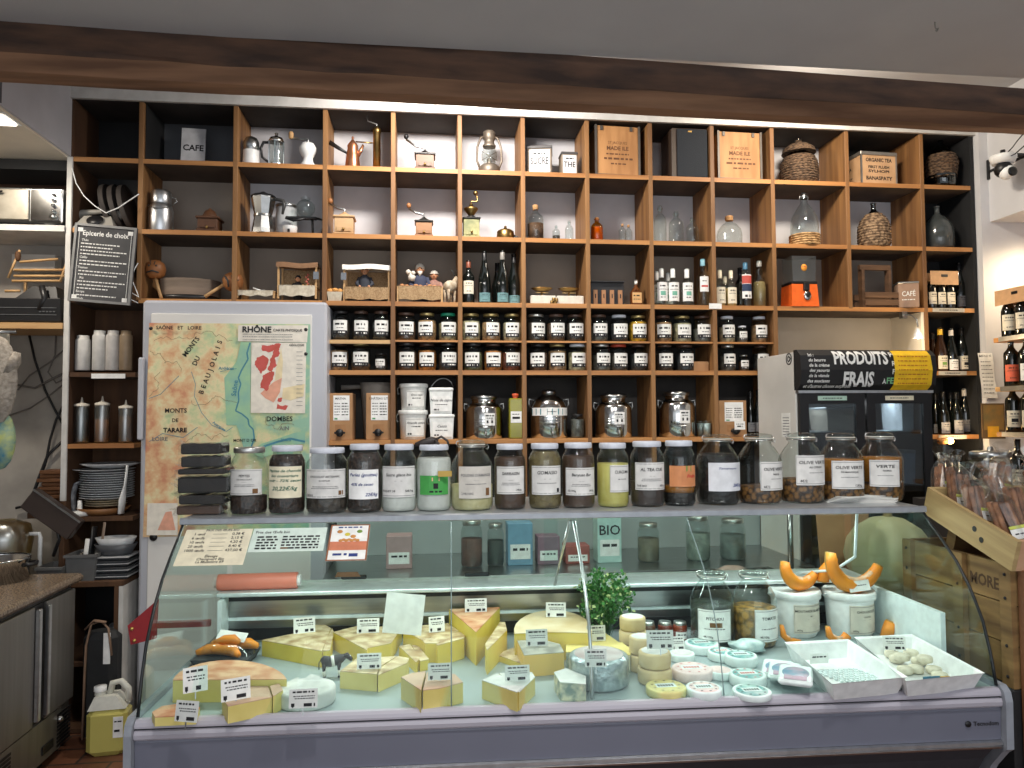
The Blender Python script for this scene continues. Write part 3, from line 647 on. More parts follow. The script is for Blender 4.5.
W('cheese_wedge','pair of thin yellow cheese slices lying left of the stacked yellow blocks',[([(399,646),(410,644),(420,658),(416,662)],.035),([(412,645),(418,645),(429,659),(420,661)],.033)],[paste,rind])
W('cheese_block','yellow cheese block at the back left of the tall triangular wedge',[([(403,630),(424,625),(448,623),(459,631),(430,637),(424,641)],.06),],[paste,rind])
W('cheese_block','yellow cheese block with split front standing before the back block',[([(423,641),(440,633),(462,632),(465,636),(437,643),(425,643)],.062),([(436,644),(465,635),(464,638),(438,645)],.066)],[paste,rind])
W('cheese_wedge','tall triangular yellow wedge with orange top, the highest cheese in the case',[([(449,609),(500,607),(476,632)],.105)],[paste,rindo])
W('cheese_wedge','upright narrow yellow slice leaning on the right of the tall triangular wedge',[([(500,622),(505,622),(507,630),(487,650),(485,644)],.075)],[paste,rind])
W('cheese_wedge','front centre wedge with white and rosy rind, cut in two',[([(401,677),(411,673),(426,671),(423,681),(421,690)],.06),([(423,690),(427,672),(455,674),(463,682),(440,688)],.056)],[paste2,pinkr])
W('cheese_wedge','front pale wedge with white rind right of the seam in the glass',[([(482,680),(497,673),(521,688),(517,692)],.052),([(499,673),(532,672),(535,677),(519,692)],.05)],[paste2,rindw])
W('cheese_wedge','pair of bright yellow slices in front of the big half wheel',[([(495,654),(518,646),(523,649),(523,663),(521,663)],.02)],[paste,rind])
W('cheese_block','golden block with grey crust in front of the big half wheel',[([(517,640),(530,636),(560,644),(564,652),(524,655)],.066)],[paste3,ring_])
W('blue_cheese','blue-veined half wheel with grey rind behind the silver wheel',[([(566,645),(573,634),(585,631),(604,632),(620,643),(596,650),(566,652)],.05)],[marb,paste2])
W('blue_cheese','blue-veined triangular slab right of the blue half wheel',[([(597,648),(622,642),(632,650),(630,655),(600,652)],.055)],[marb,paste2])
W('cheese_wedge','small crumbly marbled wedge left of the silver wheel',[([(554,672),(566,668),(586,676),(586,684),(560,682)],.05)],[marb,rindw])
def arcpx(cx,cy,rx,ry,a0,a1,n=14): return [(cx+rx*math.cos(math.radians(a0+(a1-a0)*i/n)),cy-ry*math.sin(math.radians(a0+(a1-a0)*i/n))) for i in range(n+1)]
W('half_cheese_wheel','large half wheel of pale yellow cheese with white top in front of parsley',[(arcpx(553,630,39,20,-8,190)+[(548,632)],.088)],[paste,M('mottled_pale_rind',(214,200,166),.7,noise=9,rgb2=(196,172,128),bump=.3)])
W('half_cheese_wheel','big half wheel with orange-brown rind at the left end of the case',[(arcpx(230,684,58,24,12,170,16),.062)],[paste2,rindo])
W('cheese_wedge','cut wedge with red-brown rind before the big orange half wheel',[([(222,698),(237,686),(268,686),(272,697),(228,706)],.045),([(273,696),(270,686),(279,683),(283,690)],.05)],[paste2,pinkr])
W('cheese_wedge','orange-rind cheese end under the leftmost price card',[([(152,712),(162,706),(182,703),(200,707),(196,715),(155,717)],.024)],[paste2,rindo])
W('cheese_wedge','small white-rind wedges resting behind the flat white wheel',[([(278,686),(298,677),(303,686),(300,690)],.03),([(304,679),(311,674),(320,676),(317,685),(306,686)],.04)],[paste2,rindw])
def wheel(nm,label,px,py,wpx,h,mats,cat='cheese',z0=DZ,rnd_=.15,print_=None,group=None):
    P=D(px,py,z0); r=wpx*mpp(P)/2; 
    t=thing(nm,label,cat,(P.x,P.y+r*.0,z0),0,group)
    b=MB(); e=min(h,r)*rnd_; b.lathe([(r-e,.0005),(r-.3*e,.3*e),(r,e),(r,h-e),(r-.3*e,h-.3*e),(r-e,h)],32,0)
    b.build('body',mats[0],t)
    if len(mats)>1:
        b=MB(); b.lathe([(r*.82,h+.0003),(r*.8,h+.0012),(.0001,h+.0012)],28); b.build('top_label',mats[1],t)
        if len(mats)>2:
            b=MB(); b.box(-r*.5,r*.5,-r*.22,r*.3,h+.0013,h+.0018)
            b.build('name_strip',mats[2],t)
            b=MB(); 
            for i in range(6): b.box(-r*.42+i*r*.14,-r*.33+i*r*.14,-r*.12,r*.14,h+.0019,h+.0022)
            for a in range(9): 
                A_=a*.7; b.box(r*.68*math.cos(A_)-.003,r*.68*math.cos(A_)+.003,r*.68*math.sin(A_)-.002,r*.68*math.sin(A_)+.002,h+.0013,h+.0017)
            b.build('printed_marks',mats[3],t)
    return t
wheel('round_cheese','flat bloomy white wheel at front left with a dark price card',307,702,56,.042,[rindw])
wheel('round_cheese','thick silver-grey rinded wheel in the middle front of the case',599,683,60,.085,[foil,M('speckled_top',(196,190,186),.7,noise=16,rgb2=(170,150,146))])
pinkb=M('pale_pink_box',(222,200,196),.6); tealp=M('teal_print',(92,160,160),.6,noise=22,rgb2=(196,220,214)); yelb=M('yellow_box',(206,196,130),.6); wbox=M('white_box_card',(218,228,226),.6); tanw=M('tan_wood_box',(216,196,150),.7,noise=20,rgb2=(196,172,126)); darkp=M('dark_print',(50,54,54),.7); redp=M('red_print',(184,70,60),.7)
wh_stack=[(634,632,27,'back')]
def stack(px,py,wd,n,hh,lab,mats,top=None):
    for i in range(n):
        pos=['bottom','second','third','fourth'][i] if n>2 else ['bottom','top'][i]
        wheel('small_round_cheese',f'{pos} small round cheese in the {lab}',px,py-0,wd,hh*.97,mats if i==n-1 else mats[:1],z0=DZ+i*hh)
        # stacked exactly above each other
    objs=[o for o in COL.objects if o.name.startswith('small_round_cheese') and o.parent is None][-n:]
    for o in objs: o.location.x=objs[0].location.x; o.location.y=objs[0].location.y
stack(633,656,29,3,.043,'tall tan stack right behind the price card',[tanw,rindw])
stack(642,670,27,2,.052,'middle tan stack beside the blue cheese',[tanw,rindw])
stack(655,682,34,2,.046,'front tan stack nearest the silver wheel',[tanw,rindw])
P=D(653,668); 
wheel('boxed_cheese','yellow round cheese box with dark name strip at the front',666,694,40,.022,[yelb,yelb,wbox,darkp],'cheese box')
wheel('boxed_cheese','white and pink round cheese box beside the yellow box at front',704,695,36,.022,[wbox,pinkb,wbox,darkp],'cheese box')
wheel('boxed_cheese','pale pink round cheese box behind the white and pink box',692,678,40,.03,[pinkb,pinkb,wbox,redp],'cheese box')
wheel('boxed_cheese','small plain white round cheese behind the pink box',682,660,25,.024,[wbox,rindw],'cheese box')
wheel('boxed_cheese','teal-topped round cheese box in front of the small preserve jars',702,651,34,.028,[wbox,tealp,wbox,darkp],'cheese box')
wheel('boxed_cheese','teal-topped round cheese box, left of the overlapping pair',722,659,28,.026,[wbox,tealp,wbox,redp],'cheese box')
wheel('boxed_cheese','teal-topped round cheese box, right of the overlapping pair',741,664,32,.03,[wbox,tealp,wbox,darkp],'cheese box')
wheel('boxed_cheese','white round box with teal print by the plastic packs',748,684,36,.03,[wbox,tealp,wbox,redp],'cheese box')
wheel('boxed_cheese','white and teal round box at the front edge by the packs',752,696,38,.016,[wbox,tealp,wbox,darkp],'cheese box')
wheel('boxed_cheese','flat white cheese box between pink boxes and teal boxes',720,677,26,.022,[wbox,pinkb],'cheese box')
# crumpled white wrapped packet
def blob(nm,label,cat,loc,sx,sy,sz,mats,seed=1,amp=.12,n=16,fr=3,rz=0,kind=None):
    r_=random.Random(seed); b=MB(); b.sph((0,0,sz),1,0,n,sx,sy,1); 
    ph=[r_.uniform(0,6) for _ in range(6)]
    for i,v in enumerate(b.V):
        d=Vector((v.x/sx,v.y/sy,(v.z-sz)))if 1 else v
        k=1+amp*(math.sin(fr*d.x+ph[0])*math.cos(fr*d.y+ph[1])+.6*math.sin(2*fr*d.z+ph[2]+d.x*fr))
        b.V[i]=Vector((v.x*k,v.y*k,sz+d.z*sz*k)) 
        if b.V[i].z<.0005: b.V[i].z=.0005
    o=b.build(nm,mats,None,loc,rz); 
    return tag(o,label,cat,kind=kind)
P=D(748,652); blob('wrapped_cheese','crumpled white paper wrapped cheese behind the teal boxes','cheese',(P.x,P.y,DZ),.065,.045,.02,[M('crumpled_wrap',(212,226,222),.4,noise=40,rgb2=(170,196,196),bump=.8)],4,.2)
# flat cheese packs
def pack(px,py,k,lab):
    P=D(px,py); t=thing('cheese_pack',lab,'cheese pack',(P.x,P.y,DZ+k*.016),-.5)
    b=MB(); b.box(-.045,.045,-.07,.07,.0005,.016,0,.006); b.build('tray',wbox,t)
    b=MB(); b.lathe([(.036,.0163),(.035,.017),(.0001,.017)],24,sy=1.45); b.build('film_window',M('pack_picture',(96,150,176),.3,noise=30,rgb2=(190,170,190)),t)
    b=MB(); b.box(-.03,.03,-.062,-.03,.0172,.0176); b.build('label',M('pack_lilac',(176,150,166),.5),t)
pack(778,672,0,'plastic cheese pack with oval picture, back one of the three by tray'); pack(785,680,1,'plastic cheese pack with oval picture, middle one of the three by tray'); pack(796,690,2,'plastic cheese pack with oval picture, front one of the three by tray')
# price cards
nC=[0]
def card(px0,px1,py0,py1,label,zc,dark=0,rot=.0,tx='',Y=None,lean=.35):
    """py0..py1 top/bottom in the photo; stands on a cheese whose top is at zc"""
    P=D((px0+px1)/2,py1,zc) if Y is None else at((px0+px1)/2,py1,Y); s=mpp(P); w_=(px1-px0)*s; h=(py1-py0)*s
    t=thing('price_card',label,'price card',(P.x,P.y,P.z),rot)
    b=MB(); b.T=Matrix.Rotation(-lean*.5,4,'X'); b.box(-w_/2,w_/2,0,.001,0.0,h,0,0)
    b.scrib(-w_*.38,w_*.38,h*.84,h*.09,1,None,-.0006); b.scrib(-w_*.35,w_*.4,h*.62,h*.05,1,None,-.0006); b.scrib(-w_*.3,w_*.4,h*.5,h*.05,1,None,-.0006); b.scrib(w_*.02,w_*.42,h*.16,h*.17,1,None,-.0006)
    b.bar(-w_*.42,-w_*.3,h*.08,h*.26,1,None,-.0006); b.bar(-w_*.38,-w_*.34,h*.03,h*.1,1,None,-.0006)
    b.build('card',[paper if not dark else M('card_grey',(206,208,204),.7),ink],t)
    b=MB(); b.T=Matrix.Rotation(-lean*.5,4,'X'); b.box(-.0015,.0015,.001,.0025,-.018,h*.5); b.build('spike',steel,t)
for c in ((184,207,668,692,'tilted price card on the left of the orange half wheel',.062+DZ,0,.4),(222,250,679,700,'tilted price card at the front of the orange half wheel',.048+DZ,0,.4),(173,198,702,722,'price card on the orange-rind cheese end',.024+DZ,1,-.3),(289,317,690,708,'dark-printed price card on the flat white wheel',.045+DZ,1),
 (294,315,618,633,'price card on the large yellow wedge behind the cow',.052+DZ,0,.25),(357,379,619,633,'price card on the yellow cut cheese at back',.058+DZ),(357,381,654,669,'price card on the low pale double wedge',.05+DZ),(429,445,617,632,'price card on the yellow blocks left of the tall wedge',.062+DZ,0,.2),
 (465,487,599,612,'price card on top of the tall triangular wedge',.105+DZ),(428,452,664,680,'price card on the rosy-rind front wedge',.058+DZ,1),(505,530,666,681,'price card on the white-rind front wedge',.05+DZ,1),(546,566,603,617,'price card on the big half wheel before the parsley',.09+DZ,0,-.15),
 (526,548,630,646,'price card on the golden block',.068+DZ,1),(587,606,626,641,'price card on the blue-veined half wheel',.052+DZ,1),(585,607,650,667,'price card on the silver-grey wheel',.088+DZ,1,-.1),(647,674,631,649,'price card on the tan stacks of small cheeses',.107+DZ,1,-.1),
 (672,685,637,650,'small blank card between tan stacks and teal boxes',DZ+.02,0)): card(*c)
# large blank sheet leaning at the back
P=at(405,628,2.45); s=mpp(P)
b=MB(); b.T=Matrix.Rotation(.12,4,'Y')@Matrix.Rotation(-.2,4,'X'); b.box(-.062,.062,0,.001,0,.125); o=b.build('blank_card',[paper],None,(P.x-.01,2.42,DZ+.085)); tag(o,'large blank white card leaning at the back of the cheese case','card')
# toy cow
P=D(332,677); t=thing('toy_cow','small black and white toy cow standing among the cheeses','toy cow',(P.x,P.y,DZ),.15)
cw=M('cow_white',(226,226,220),.5); cb=M('cow_black',(22,22,24),.5)
b=MB(); b.tube([(-.032,0,.048),(-.026,0,.05),(-.005,0,.046),(.018,0,.05),(.03,0,.054),(.038,0,.058)],[.008,.015,.0155,.015,.012,.008],12)
for x,y in ((-.024,-.008),(-.022,.008),(.02,-.008),(.022,.008)): b.tube([(x,y,.045),(x,y,.02),(x+.002,y,.006),(x,y,.0)],[.0065,.004,.0035,.0045],8)
b.tube([(.03,0,.056),(.044,0,.06),(.052,0,.052),(.058,0,.046)],[.008,.009,.007,.005],10); b.tube([(-.032,0,.052),(-.038,0,.045),(-.038,0,.025)],[.002,.0015,.002],6)
for y in(-1,1): b.tube([(.044,y*.006,.064),(.043,y*.013,.064)],[.003,.001],6)
b.build('body',cb,t)
b=MB(); b.tube([(-.002,0,.0462),(.007,0,.0475)],[.0162,.0165],14); b.sph((.050,0,.056),.0062,0,8); b.sph((-.012,0,.034),.006,0,8)
for x,y in ((-.024,-.008),(-.022,.008),(.02,-.008),(.022,.008)): b.tube([(x,y,.022),(x+.002,y,.006)],[.0046,.0042],8)
b.build('white_patches',cw,t)
# pumpkin tray at left
P=D(224,666); t=thing('foam_tray','black foam tray of wrapped orange squash chunks, far left','food tray',(P.x,P.y+.03,DZ),-.1)
b=MB(); b.prism([(-.075,-.055),(.075,-.055),(.075,.055),(-.075,.055)],0.0005,.03,0,top=[(-.088,-.068),(.088,-.068),(.088,.068),(-.088,.068)]); b.build('tray',M('foam_black',(48,52,54),.7),t)
orange=M('squash_flesh',(238,150,40),.5,noise=14,rgb2=(226,130,28)); 
for x,y,z,rz,l in ((-.04,-.02,.031,.3,.045),(.01,-.035,.031,-.3,.05),(-.03,.03,.031,.9,.05),(.04,.02,.034,.2,.05),(.0,.0,.052,.1,.04)):
    b=MB(); b.T=Matrix.Translation((x,y,z))@Matrix.Rotation(rz,4,'Z'); b.tube([(-l,0,.012),(-l*.3,.012,.016),(l*.4,.012,.016),(l,-.004,.01)],[.008,.016,.018,.009],6); b.build('squash_chunk',orange,t)
b=MB(); b.lathe([(.0001,.075),(.045,.073),(.075,.055),(.09,.03)],16,0,sy=.8); b.build('cling_film',GL('clear_wrap',(244,246,246),.4,.04,.12),t)
b=MB(); b.T=Matrix.Translation((.01,.02,.078))@Matrix.Rotation(.15,4,'Y')@Matrix.Rotation(.5,4,'X'); b.box(-.045,.045,-.02,.02,0,.001); b.scrib(-.035,.035,.0,.003,1,None,-.021); b.build('label',[paper,ink],t)
# parsley
P=D(607,648); t=thing('parsley_bunch','green bunch of parsley standing in a glass of water','herbs',(P.x,P.y+.03,DZ))
b=MB(); b.lathe([(.0001,.001),(.026,.001),(.03,.075)],16,cap=False); b.build('drinking_glass',glass,t)
pg1=M('parsley_green',(58,122,48),.6,noise=60,rgb2=(38,90,32)); pg2=M('parsley_pale',(176,190,130),.6); r_=random.Random(2)
b=MB(); lf=MB()
for i in range(46):
    a=r_.uniform(0,6.28); d=r_.uniform(.01,.08); hh=r_.uniform(.12,.24)-d*.4; p0=(math.cos(a)*.012,math.sin(a)*.012,.01); p1=(math.cos(a)*d,math.sin(a)*d,hh)
    b.tube([p0,(p1[0]*.4,p1[1]*.4,hh*.6),p1],.0012,5)
    for k in range(34):
        o_=Vector(p1)+Vector((r_.gauss(0,.014),r_.gauss(0,.014),r_.gauss(0,.012))); R_=Matrix.Rotation(r_.uniform(0,6),4,(r_.random(),r_.random(),r_.random()+.1)); lf.T=Matrix.Translation(o_)@R_; s_=r_.uniform(.006,.011)
        lf.add([(0,0,0),(s_,s_*.7,.001),(s_*1.6,0,.002),(s_,-s_*.7,.001)],[(0,1,2,3)],1 if r_.random()<.16 else 0)
b.build('stems',pg1,t); lf.build('leaves',[pg1,pg2],t)
# two small preserve jars
for px,l,c in ((667,'small red preserve jar with silver lid behind the tan stacks',(128,48,32)),(682,'small red preserve jar with cream label beside the first preserve jar',(150,60,34)),(650,'small silver-lidded preserve jar half hidden by the tallest tan stack',(110,70,50))):
    P=D(px,641); vessel('preserve_jar',l,'jar',(P.x,P.y+.02,DZ),.026,.062,SCREW,glass,(.84,M('preserve_%d'%px,c,.4,noise=30)),screwlid(silverlid,hh=.2),lines([('s',-.7,.7,.6,.2,1)],.9,.12,.5,mats=[paper if px==682 else M('red_lbl',(176,60,40),.6),darkp]))
# storage jars inside the case
for px,lab,txt,cc in ((716,'swing-top glass jar labelled PITCHOU standing inside the case','PITCHOU',(60,66,56)),(759,'swing-top glass jar labelled TOMATES inside the case beside bucket','TOMATES',(176,130,60))):
    P=D(px,646); t=vessel('swing_top_jar',lab,'jar',(P.x,P.y+.03,DZ),.074,.25,CLIP,glass,(.5 if px>730 else .55,M('jarfill_%d'%px,cc,.5,noise=40,rgb2=tuple(int(v*.6) for v in cc),kind='voronoi')),cliplid,
      lines(border()+[('t',txt,0,.72,.13),('s',-.6,.6,.4,.03,4),('t','4€/100g',-.4,.15,.09)]+([('b',-.3,.4,.45,.6,5)] if px<730 else []),.72 if px>730 else .8,.1,.52,du=.3 if px>730 else -.25))
# white buckets with squash slices
def bucket(px,py,label,t1,t2):
    P=D(px,py); t=thing('white_bucket',label,'bucket',(P.x,P.y+.075,DZ)); r=.085; h=.158
    b=MB(); b.lathe([(.0001,.0005),(r*.82,.0005),(r*.86,.006),(r*.97,h*.86)],32); b.build('body',white,t)
    b=MB(); b.lathe([(r*.99,h*.82),(r*1.04,h*.83),(r*1.05,h*.96),(r*1.0,h),(r*.92,h*.98),(.0001,h*.98)],32); b.build('lid',white,t)
    b=MB(); b.tube([(r*1.05*math.cos(a),r*1.05*math.sin(a)+.0,h*.9+.012*math.sin(2*a)) for a in [PI*.55+i*PI*.5/10 for i in range(11)]],.003,6); b.build('handle',white,t)
    b=MB(); R=r*.955; 
    lines([('t',t1,0,.78,.12,1),('t',t2,0,.6,.07,1),('b',-.25,.25,.5,.505),('t','6€/kg',-.7,.12,.08,1)]+border(),.75,.12,.74,du=.25,rr=.96,mats=[M('beige_label',(206,198,184),.8),ink,gink,bink,grink])(t,r,h,None)
    return (P.x,P.y+.075)
B1=bucket(806,639,'white lidded bucket labelled MOUTARDE BLANCHE under a squash slice','MOUTARDE BLANCHE','BIO'); B2=bucket(862,640,'white lidded bucket labelled CHOUCROUTE under the largest squash slice','CHOUCROUTE','CRUE BIO')
skin=M('squash_skin',(206,140,60),.6,noise=9,rgb2=(110,110,60)); film=M('wrapped_seeds',(236,206,176),.3,noise=60,rgb2=(226,170,120),bump=.6)
def slice_(nm,label,pts,rr,loc,flat=1):
    t=thing(nm,label,'squash slice',loc); b=MB(); b.tube(pts,rr,10); b.build('flesh',orange,t)
    P=[Vector(p) for p in pts]; c=sum(P,Vector())/len(P); b=MB(); b.tube([p+(c-p).normalized()*rr[i]*.55+Vector((0,-.003,0)) for i,p in enumerate(P[1:-1],1)],[x*.62 for x in rr[1:-1]],8); b.build('seed_cavity',film,t)
    b=MB(); b.tube([p-(c-p).normalized()*rr[i]*.25+Vector((0,.004,0)) for i,p in enumerate(P)],[x*.82 for x in rr],10); b.build('rind',skin,t)
zt=DZ+.158
def arc3(R,a0,a1,n,cz): return [(R*math.cos(math.radians(a0+(a1-a0)*i/n)),-.01*math.sin(i*.6),cz+R*math.sin(math.radians(a0+(a1-a0)*i/n))) for i in range(n+1)]
def rr(n,m): return [m*(.55+.45*math.sin(PI*(i+.6)/(n+1.2))) for i in range(n+1)]
slice_('squash_slice','curved orange squash slice lying on the left bucket',arc3(.062,165,335,9,.082),rr(9,.024),(B1[0]+.012,B1[1]-.03,zt))
slice_('squash_slice','largest curved orange squash slice across the right bucket',arc3(.092,165,345,10,.112),rr(10,.027),(B2[0]+.0,B2[1]-.045,zt+.0))
slice_('squash_slice','wrapped squash end standing behind the largest squash slice',[(-.02,0,.02),(-.012,0,.055),(.012,0,.08),(.03,0,.1)],[.02,.022,.02,.01],(B2[0]-.075,B2[1]+.0,zt+.01))
b=MB(); b.T=Matrix.Rotation(-.1,4,'Y')@Matrix.Rotation(-.25,4,'X'); b.box(-.038,.038,0,.001,0,.036); b.scrib(-.025,.025,.02,.003,1,None,-.0006); tag(b.build('price_card',[paper,ink],None,(B2[0]+.0,B2[1]-.075,zt+.008)),'white card on the largest squash slice','price card')
P=D(792,646); slice_('squash_slice','thin upright squash slice between tomato jar and left bucket',[(-.035,0,.07),(-.028,0,.035),(-.005,0,.015),(.03,0,.012)],[.006,.010,.013,.008],(P.x,P.y,DZ))
P=D(838,646); slice_('squash_slice','small curved squash slice between the two white buckets',[(-.035,0,.065),(-.028,0,.035),(-.005,0,.018),(.02,0,.02),(.034,0,.035)],[.007,.012,.013,.015,.016],(P.x,P.y,DZ))
P=D(888,640); slice_('squash_slice','stubby squash chunk at the right of the right bucket',[(-.02,0,.012),(.0,0,.03),(.012,0,.06)],[.01,.022,.02],(P.x,P.y,DZ))
# white trays
def tray(c4,label,tint):
    P=poly(c4,DZ+.055); c=sum(P,Vector())/4; ce=Vector((c.x,c.y,DZ)); t=thing('white_food_tray',label,'tray',ce)
    def q(k,z,o=0): return [((p.x-c.x)*k,(p.y-c.y)*k,z) for p in P]
    b=MB(); R0=q(1.0,.055); R1_=q(.95,.05); R2_=q(.82,.006); R3_=q(.84,.0005); R4_=q(.97,.05)
    allv=R0+R1_+R2_+R3_+R4_; fs=[]
    for i in range(4):
        j=(i+1)%4; fs+= [(i,j,4+j,4+i),(4+i,4+j,8+j,8+i),(i,16+i,16+j,j),(16+i,12+i,12+j,16+j)]
    fs+=[(8,9,10,11),(15,14,13,12)]; b.add(allv,fs); b.build('tray_body',white,t); return t,c
t,c=tray([(784,642),(848,639),(908,677),(832,684)],'nearly empty white plastic tray with a drain grid, right of the packs',0)
b=MB(); 
for i in range(9):
    for j in range(6): b.box(-.065+i*.016+(j*.006),-.055+i*.016+(j*.006),.035-j*.018,.045-j*.018,.0075,.011)
b.build('drain_grid',inner,t)
b=MB(); b.T=Matrix.Translation((-.03,.07,.02)); b.box(-.03,.03,0,.001,0,.03); b.scrib(-.022,.022,.02,.004,1,None,-.0006); b.build('tray_label',[paper,ink],t)
t,c=tray([(854,637),(912,634),(985,673),(906,681)],'white plastic tray holding small goat cheeses at the right end',0)
goat=M('goat_cheese',(236,228,206),.8,noise=60,rgb2=(214,204,180),bump=.5)
for i,(u,v) in enumerate(((892,652),(911,651),(897,657),(902,661),(919,659),(916,667),(934,668),(925,663),(940,674),(905,668))):
    P=D(u,v+4,DZ+.012); b=MB(); r=.022; b.lathe([(r*.86,.0005),(r,.003),(r,.014),(r*.9,.0175),(.0001,.018)],20); o=b.build('goat_cheese',goat,None,(P.x,P.y,DZ+.009+(.018 if i in(3,7) else 0)))
    tag(o,'small round white goat cheese lying in the right-hand tray','cheese','goat cheeses in the right tray')
card(884,906,637,650,'printed price card standing in the goat cheese tray',DZ+.03,0,-.2)
b=MB(); P=D(940,676,DZ+.05); b.box(-.05,.0,0,.002,0,.02,0); b.box(.001,.03,0,.002,0,.018,1); o=b.build('colour_card',[M('blue_card',(70,120,140),.6),M('gold_card',(196,160,60),.6)],None,(P.x,P.y-.0,DZ+.03)); tag(o,'blue and gold label strip clipped to the goat cheese tray front','label strip')
# film rolls on the ledge
def roll(px0,px1,py,label,col,Y=2.70):
    A=at(px0,py,Y); B=at(px1,py,Y); c=(A+B)/2; L_=(B-A).length; t=thing('film_roll',label,'roll',(c.x,Y,1.004)); r=.028
    def rot(b): b.V=[Vector((v.z,v.x,v.y+r)) for v in b.V]
    b=MB(); b.lathe([(r,-L_*.46),(r,L_*.46)],24); rot(b); b.build('wound_film',M(label[:12],col,.35,noise=8),t)
    b=MB(); b.lathe([(r*.7,-L_*.5),(r*.7,-L_*.461)],20); b.lathe([(r*.7,L_*.461),(r*.7,L_*.5)],20); rot(b); b.build('core',white,t)
roll(215,301,577,'salmon pink roll of film lying on the counter ledge',(224,130,110))
# ================================================ THINGS ON THE SHELVES
def S(px,py,z,Y=4.0): 
    p=at(px,py,Y); return Vector((p.x,Y,z))
def PX(px0,px1,py,Y=4.0): return at(px1,py,Y).x-at(px0,py,Y).x
def HPX(n,px,py,Y=4.0): return n*mpp(at(px,py,Y))
dark_c=[(46,38,32),(58,46,34),(40,40,38),(70,52,36)]
FILL={'dark':(66,56,48),'brown':(98,66,42),'tan':(178,136,92),'orange':(196,120,44),'yellow':(232,176,30),'pale':(190,178,140),'black':(44,44,46),'red':(128,60,34),'green':(98,100,64),'cream':(206,192,160),'grey':(110,108,100)}
def fm(n,v=45): return M('spice_'+n,FILL[n],.7,noise=v,rgb2=tuple(int(x*.6) for x in FILL[n]),bump=.3)
LM={'s':silverlid,'k':blklid,'g':goldlid,'G':greenlid,'w':greylid,'b':M('brown_lid',(72,52,42),.4)}
bays=[(4,'the white-roofed market stall'),(5,'the burlap-counter figures'),(6,'the dark wine bottles'),(7,'the brass scales'),(8,'the amber square bottle'),(9,'the green-white labelled bottles'),(10,'the pale liqueur bottles')]
A=[ [(341,'dark','k',.8),(361,'dark','b',.75),(381,'black','b',.7)], [(406,'brown','b',.8),(427,'tan','g',.86),(448,'pale','G',.75)], [(471,'pale','g',.85),(491,'tan','g',.8),(512,'cream','g',.8)],
    [(536,'dark','s',.8),(556,'brown','b',.78),(575,'dark','b',.8)],[(599,'grey','b',.7),(619,'black','w',.8),(638,'yellow','g',.9)],[(663,'tan','b',.88),(682,'pale','g',.85),(702,'grey','b',.6)],[(727,'cream','w',.7),(742,'grey','w',.45),(759,'tan','w',.8)]]
B=[ [(339,'tan','b',.86),(361,'brown','g',.3),(381,'dark','k',.7)], [(407,'brown','k',.8),(427,'orange','b',.88),(448,'black','k',.75)], [(473,'green','k',.8),(493,'orange','b',.86),(511,'red','b',.8)],
    [(538,'brown','k',.8),(557,'tan','g',.88),(577,'pale','w',.82)],[(601,'grey','s',.7),(618,'dark','r',.8),(638,'black','b',.75)],[(664,'dark','b',.78),(684,'black','b',.8)],[(727,'grey','s',.7),(743,'brown','s',.7),(760,'black','b',.8)]]
LM['r']=M('red_lid',(170,62,40),.4)
lidn={'k':'black','b':'brown','g':'gold','G':'green','w':'white','s':'silver','r':'red'}
side3=['left','middle','right']
r_=random.Random(11)
blackband=M('label_black_band',(34,34,36),.7)
for shelf,rowz,rown,data in ((0,RM-.006,'upper',A),(1,R4,'lower',B)):
    for bi,bay in enumerate(data):
        n,below=bays[bi]
        for k,(px,c,l,f) in enumerate(bay):
            small=(shelf==1 and bi==0 and k==2) or (bi==6 and k==1); r=.052 if not small else .034; h=.148 if not small else .095
            if bi==0 and shelf==0: r=.048; h=.15
            if bi==6: r*=.87
            if shelf==0 and bi==0: z=RM-.001
            else: z=rowz if shelf else RM-.006
            p=S(px,330,z,3.975+r_.uniform(-.008,.008)); prof=ROUND if r_.random()<.6 else SCREW
            lb=f'{lidn[l]}-lidded {c} spice jar, {side3[k]} on the {rown} jar shelf under {below}'
            lab=lines([('b',-1,1,0,.27,1),('s',-.7,.7,.72,.13,1),('s',-.45,.5,.45,.06,4),('s',-.7,.2,.13,.1,0),('s',.3,.8,.13,.1,0)],.82 if not(shelf==0 and bi==2) else .74,.14+r_.uniform(-.02,.03),.66,du=r_.uniform(-.15,.15))
            t=vessel('spice_jar',lb,'jar',p,r,h,prof,glass,(f*.84,fm(c)),screwlid(LM[l],rr=prof[-1][0]*1.08,hh=.1),lab,'spice jars on the two jar shelves',rz=r_.uniform(-.12,.12),n=18)
# odd items on the jar shelves
p=S(697,365,R4,4.02); b=MB(); b.box(-.045,.045,-.06,.06,.0005,.055,0,.002); tag(b.build('small_box',kraft,None,p),'small brown cardboard box right of the jars on the lower jar shelf','box')

def bottle(name,label,px,z,r,h,prof,gm,capm,caps=(.86,1),labspec=None,Y=3.99,fill=None,group=None,cat='bottle',py=290,rr=.4):
    p=S(px,py,z,Y); return vessel(name,label,cat,p,r,h,prof,gm,fill,cap(capm,caps[0],caps[1]+.003,rr,'capsule'),labspec,group,n=18)
wineg=M('dark_wine_glass',(14,18,16),.08,spec=.8); wineb=M('brown_wine_glass',(44,26,14),.1,spec=.8); 
lcream=M('wine_label_cream',(222,214,194),.7); lteal=M('teal_label',(104,142,146),.7); lgrey=M('grey_label',(150,150,152),.7); lwhite=M('white_label',(230,230,228),.7)
fwine=None
def L1(m,z0=.18,z1=.5,w=.9,mark=None):
    it=[('s',-.5,.5,.8,.07,1),('s',-.7,.7,.62,.03,1),('s',-.4,.4,.2,.05,1)]
    if mark: it.append(('b',-.4,.4,.3,.52,2))
    return lines(it,w,z0,z1,mats=[m,ink,mark or gink,bink,grink])
